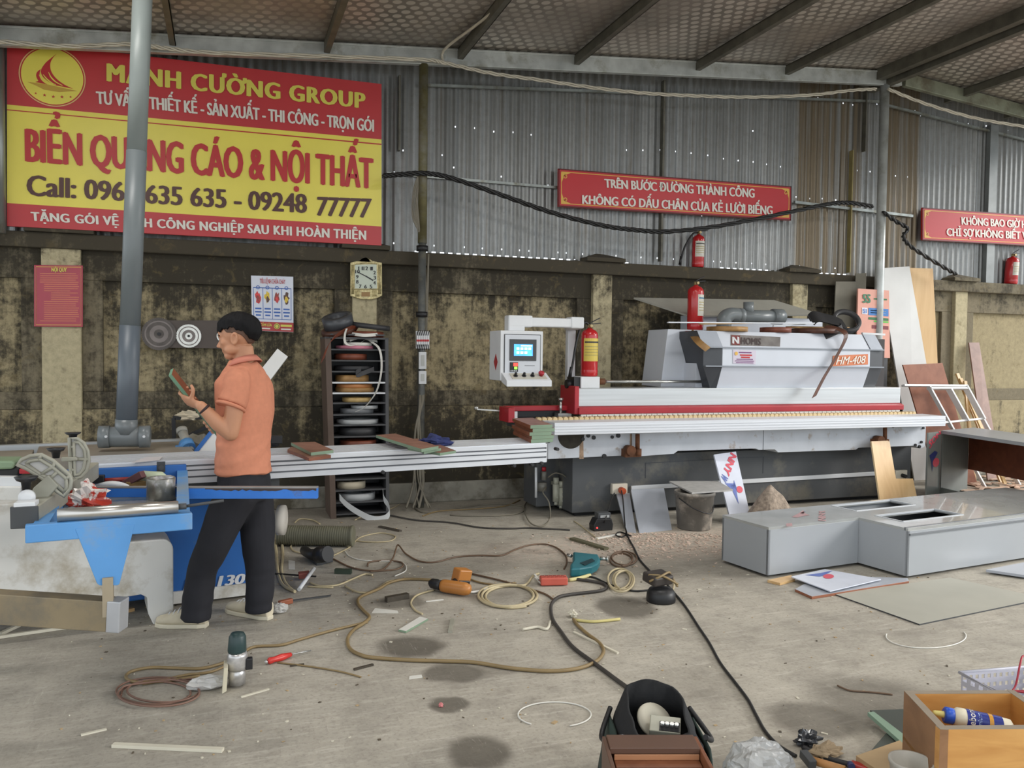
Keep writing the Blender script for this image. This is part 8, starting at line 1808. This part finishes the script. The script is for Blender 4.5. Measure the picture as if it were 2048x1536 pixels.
# trousers
tr = MB()
loft(tr, [R_(487, 928, .140, .114), R_(488, 955, .150, .126), R_(489, 985, .155, .130), R_(489, 1000, .14, .115)], 24)
limb(tr, [HP(476, 985, 4.40), HP(450, 1035, 4.385), KNL, HP(404, 1145, 4.385), HP(391, 1238, 4.395)], [.112, .102, .086, .076, .080], 20, end=False)
limb(tr, [HP(503, 982, 4.52), HP(513, 1035, 4.545), KNR, HP(520, 1145, 4.535), HP(518, 1222, 4.545)], [.110, .098, .086, .077, .073], 20, end=False)
def foldt(p): return .004 * mnoise.noise(V(p.x * 14, p.y * 14, p.z * 6)) + .004 * mnoise.noise(V(p.x * 6, p.y * 6, p.z * 24)) * (1 if p.z < .35 or .7 < p.z < .9 else .4)
fuse(tr, 'trousers', m_trou, man, .0085, 4, foldt)
# shoes
def shoe(heel, toe, name='shoe'):
    d_ = (toe - heel); d_.z = 0; L_ = d_.length; d_.normalize(); s_ = V(-d_.y, d_.x, 0); o0 = V(heel.x, heel.y, 0)
    up = MB()
    prof = [(0, .032, .10), (.04, .036, .115), (.09, .038, .11), (.14, .042, .088), (.19, .046, .066), (.235, .044, .052), (.268, .032, .042), (.28, .012, .032)]
    loft(up, [(o0 + d_ * (x * L_ / .28) + V(0, 0, .016 + h_ * .42), s_, UPV, w_, h_ * .5) for x, w_, h_ in prof], 18)
    u_ = fuse(up, name, m_shoe, man, .005, 3)
    so2 = MB(); pts = []
    for x, w_ in ((-.004, .022), (.04, .039), (.10, .040), (.15, .045), (.20, .049), (.245, .045), (.276, .028)): pts.append((x, w_))
    ring_ = [o0 + d_ * (x * L_ / .28) + s_ * w_ for x, w_ in pts] + [o0 + d_ * (.288 * L_ / .28)] + [o0 + d_ * (x * L_ / .28) - s_ * w_ for x, w_ in pts[::-1]]
    so2.prism([p + V(0, 0, .001) for p in ring_], (0, 0, .022)); so2.build('sole', mat('sole_cream', S(206, 198, 176), .7, var=.06), u_, bev=.004)
    lc_ = MB()
    for i in range(4):
        c_ = o0 + d_ * ((.12 + i * .028) * L_ / .28) + V(0, 0, .108 - i * .012); lc_.tube(spline([c_ + s_ * .030 - V(0, 0, .016), c_ + V(0, 0, .004), c_ - s_ * .030 - V(0, 0, .016)], 4), .0035, 6)
    lc_.build('laces', m_white, u_)
    st_ = MB(); c_ = o0 + d_ * .06 * L_ / .28
    for sg in (1, -1): st_.bar(c_ + s_ * sg * .0385 + V(0, 0, .055), c_ + d_ * .05 + s_ * sg * .041 + V(0, 0, .05), .002, .014)
    st_.build('dark_side_mark', m_dk, u_)
shoe(FL(414, 1254), FL(313, 1252)); shoe(FL(540, 1240), FL(456, 1222))
# bracelet
q = MB(); ad = (WRL - ELL).normalized(); q.lathe(WRL - ad * .030, ad, [(.029, 0), (.033, .004), (.033, .010), (.029, .014)], 20); q.build('bracelet', mat('dark_cord', S(58, 40, 40), .7, var=.2), man)
# the board he holds
q = MB(); M3 = Matrix((bdir, bn_, bw)).transposed(); L_ = (BB - BA).length; q.box((BA + BB) / 2, (L_, .075, .018), M3); q.m = [1, 0, 1, 1, 1, 1]
q.build('held_board', [m_brn, mat('held_green_edge', S(112, 148, 122), .55, var=.1)], None, 'narrow brown board with green edges held in the hands of the man', 'board', bev=.001)
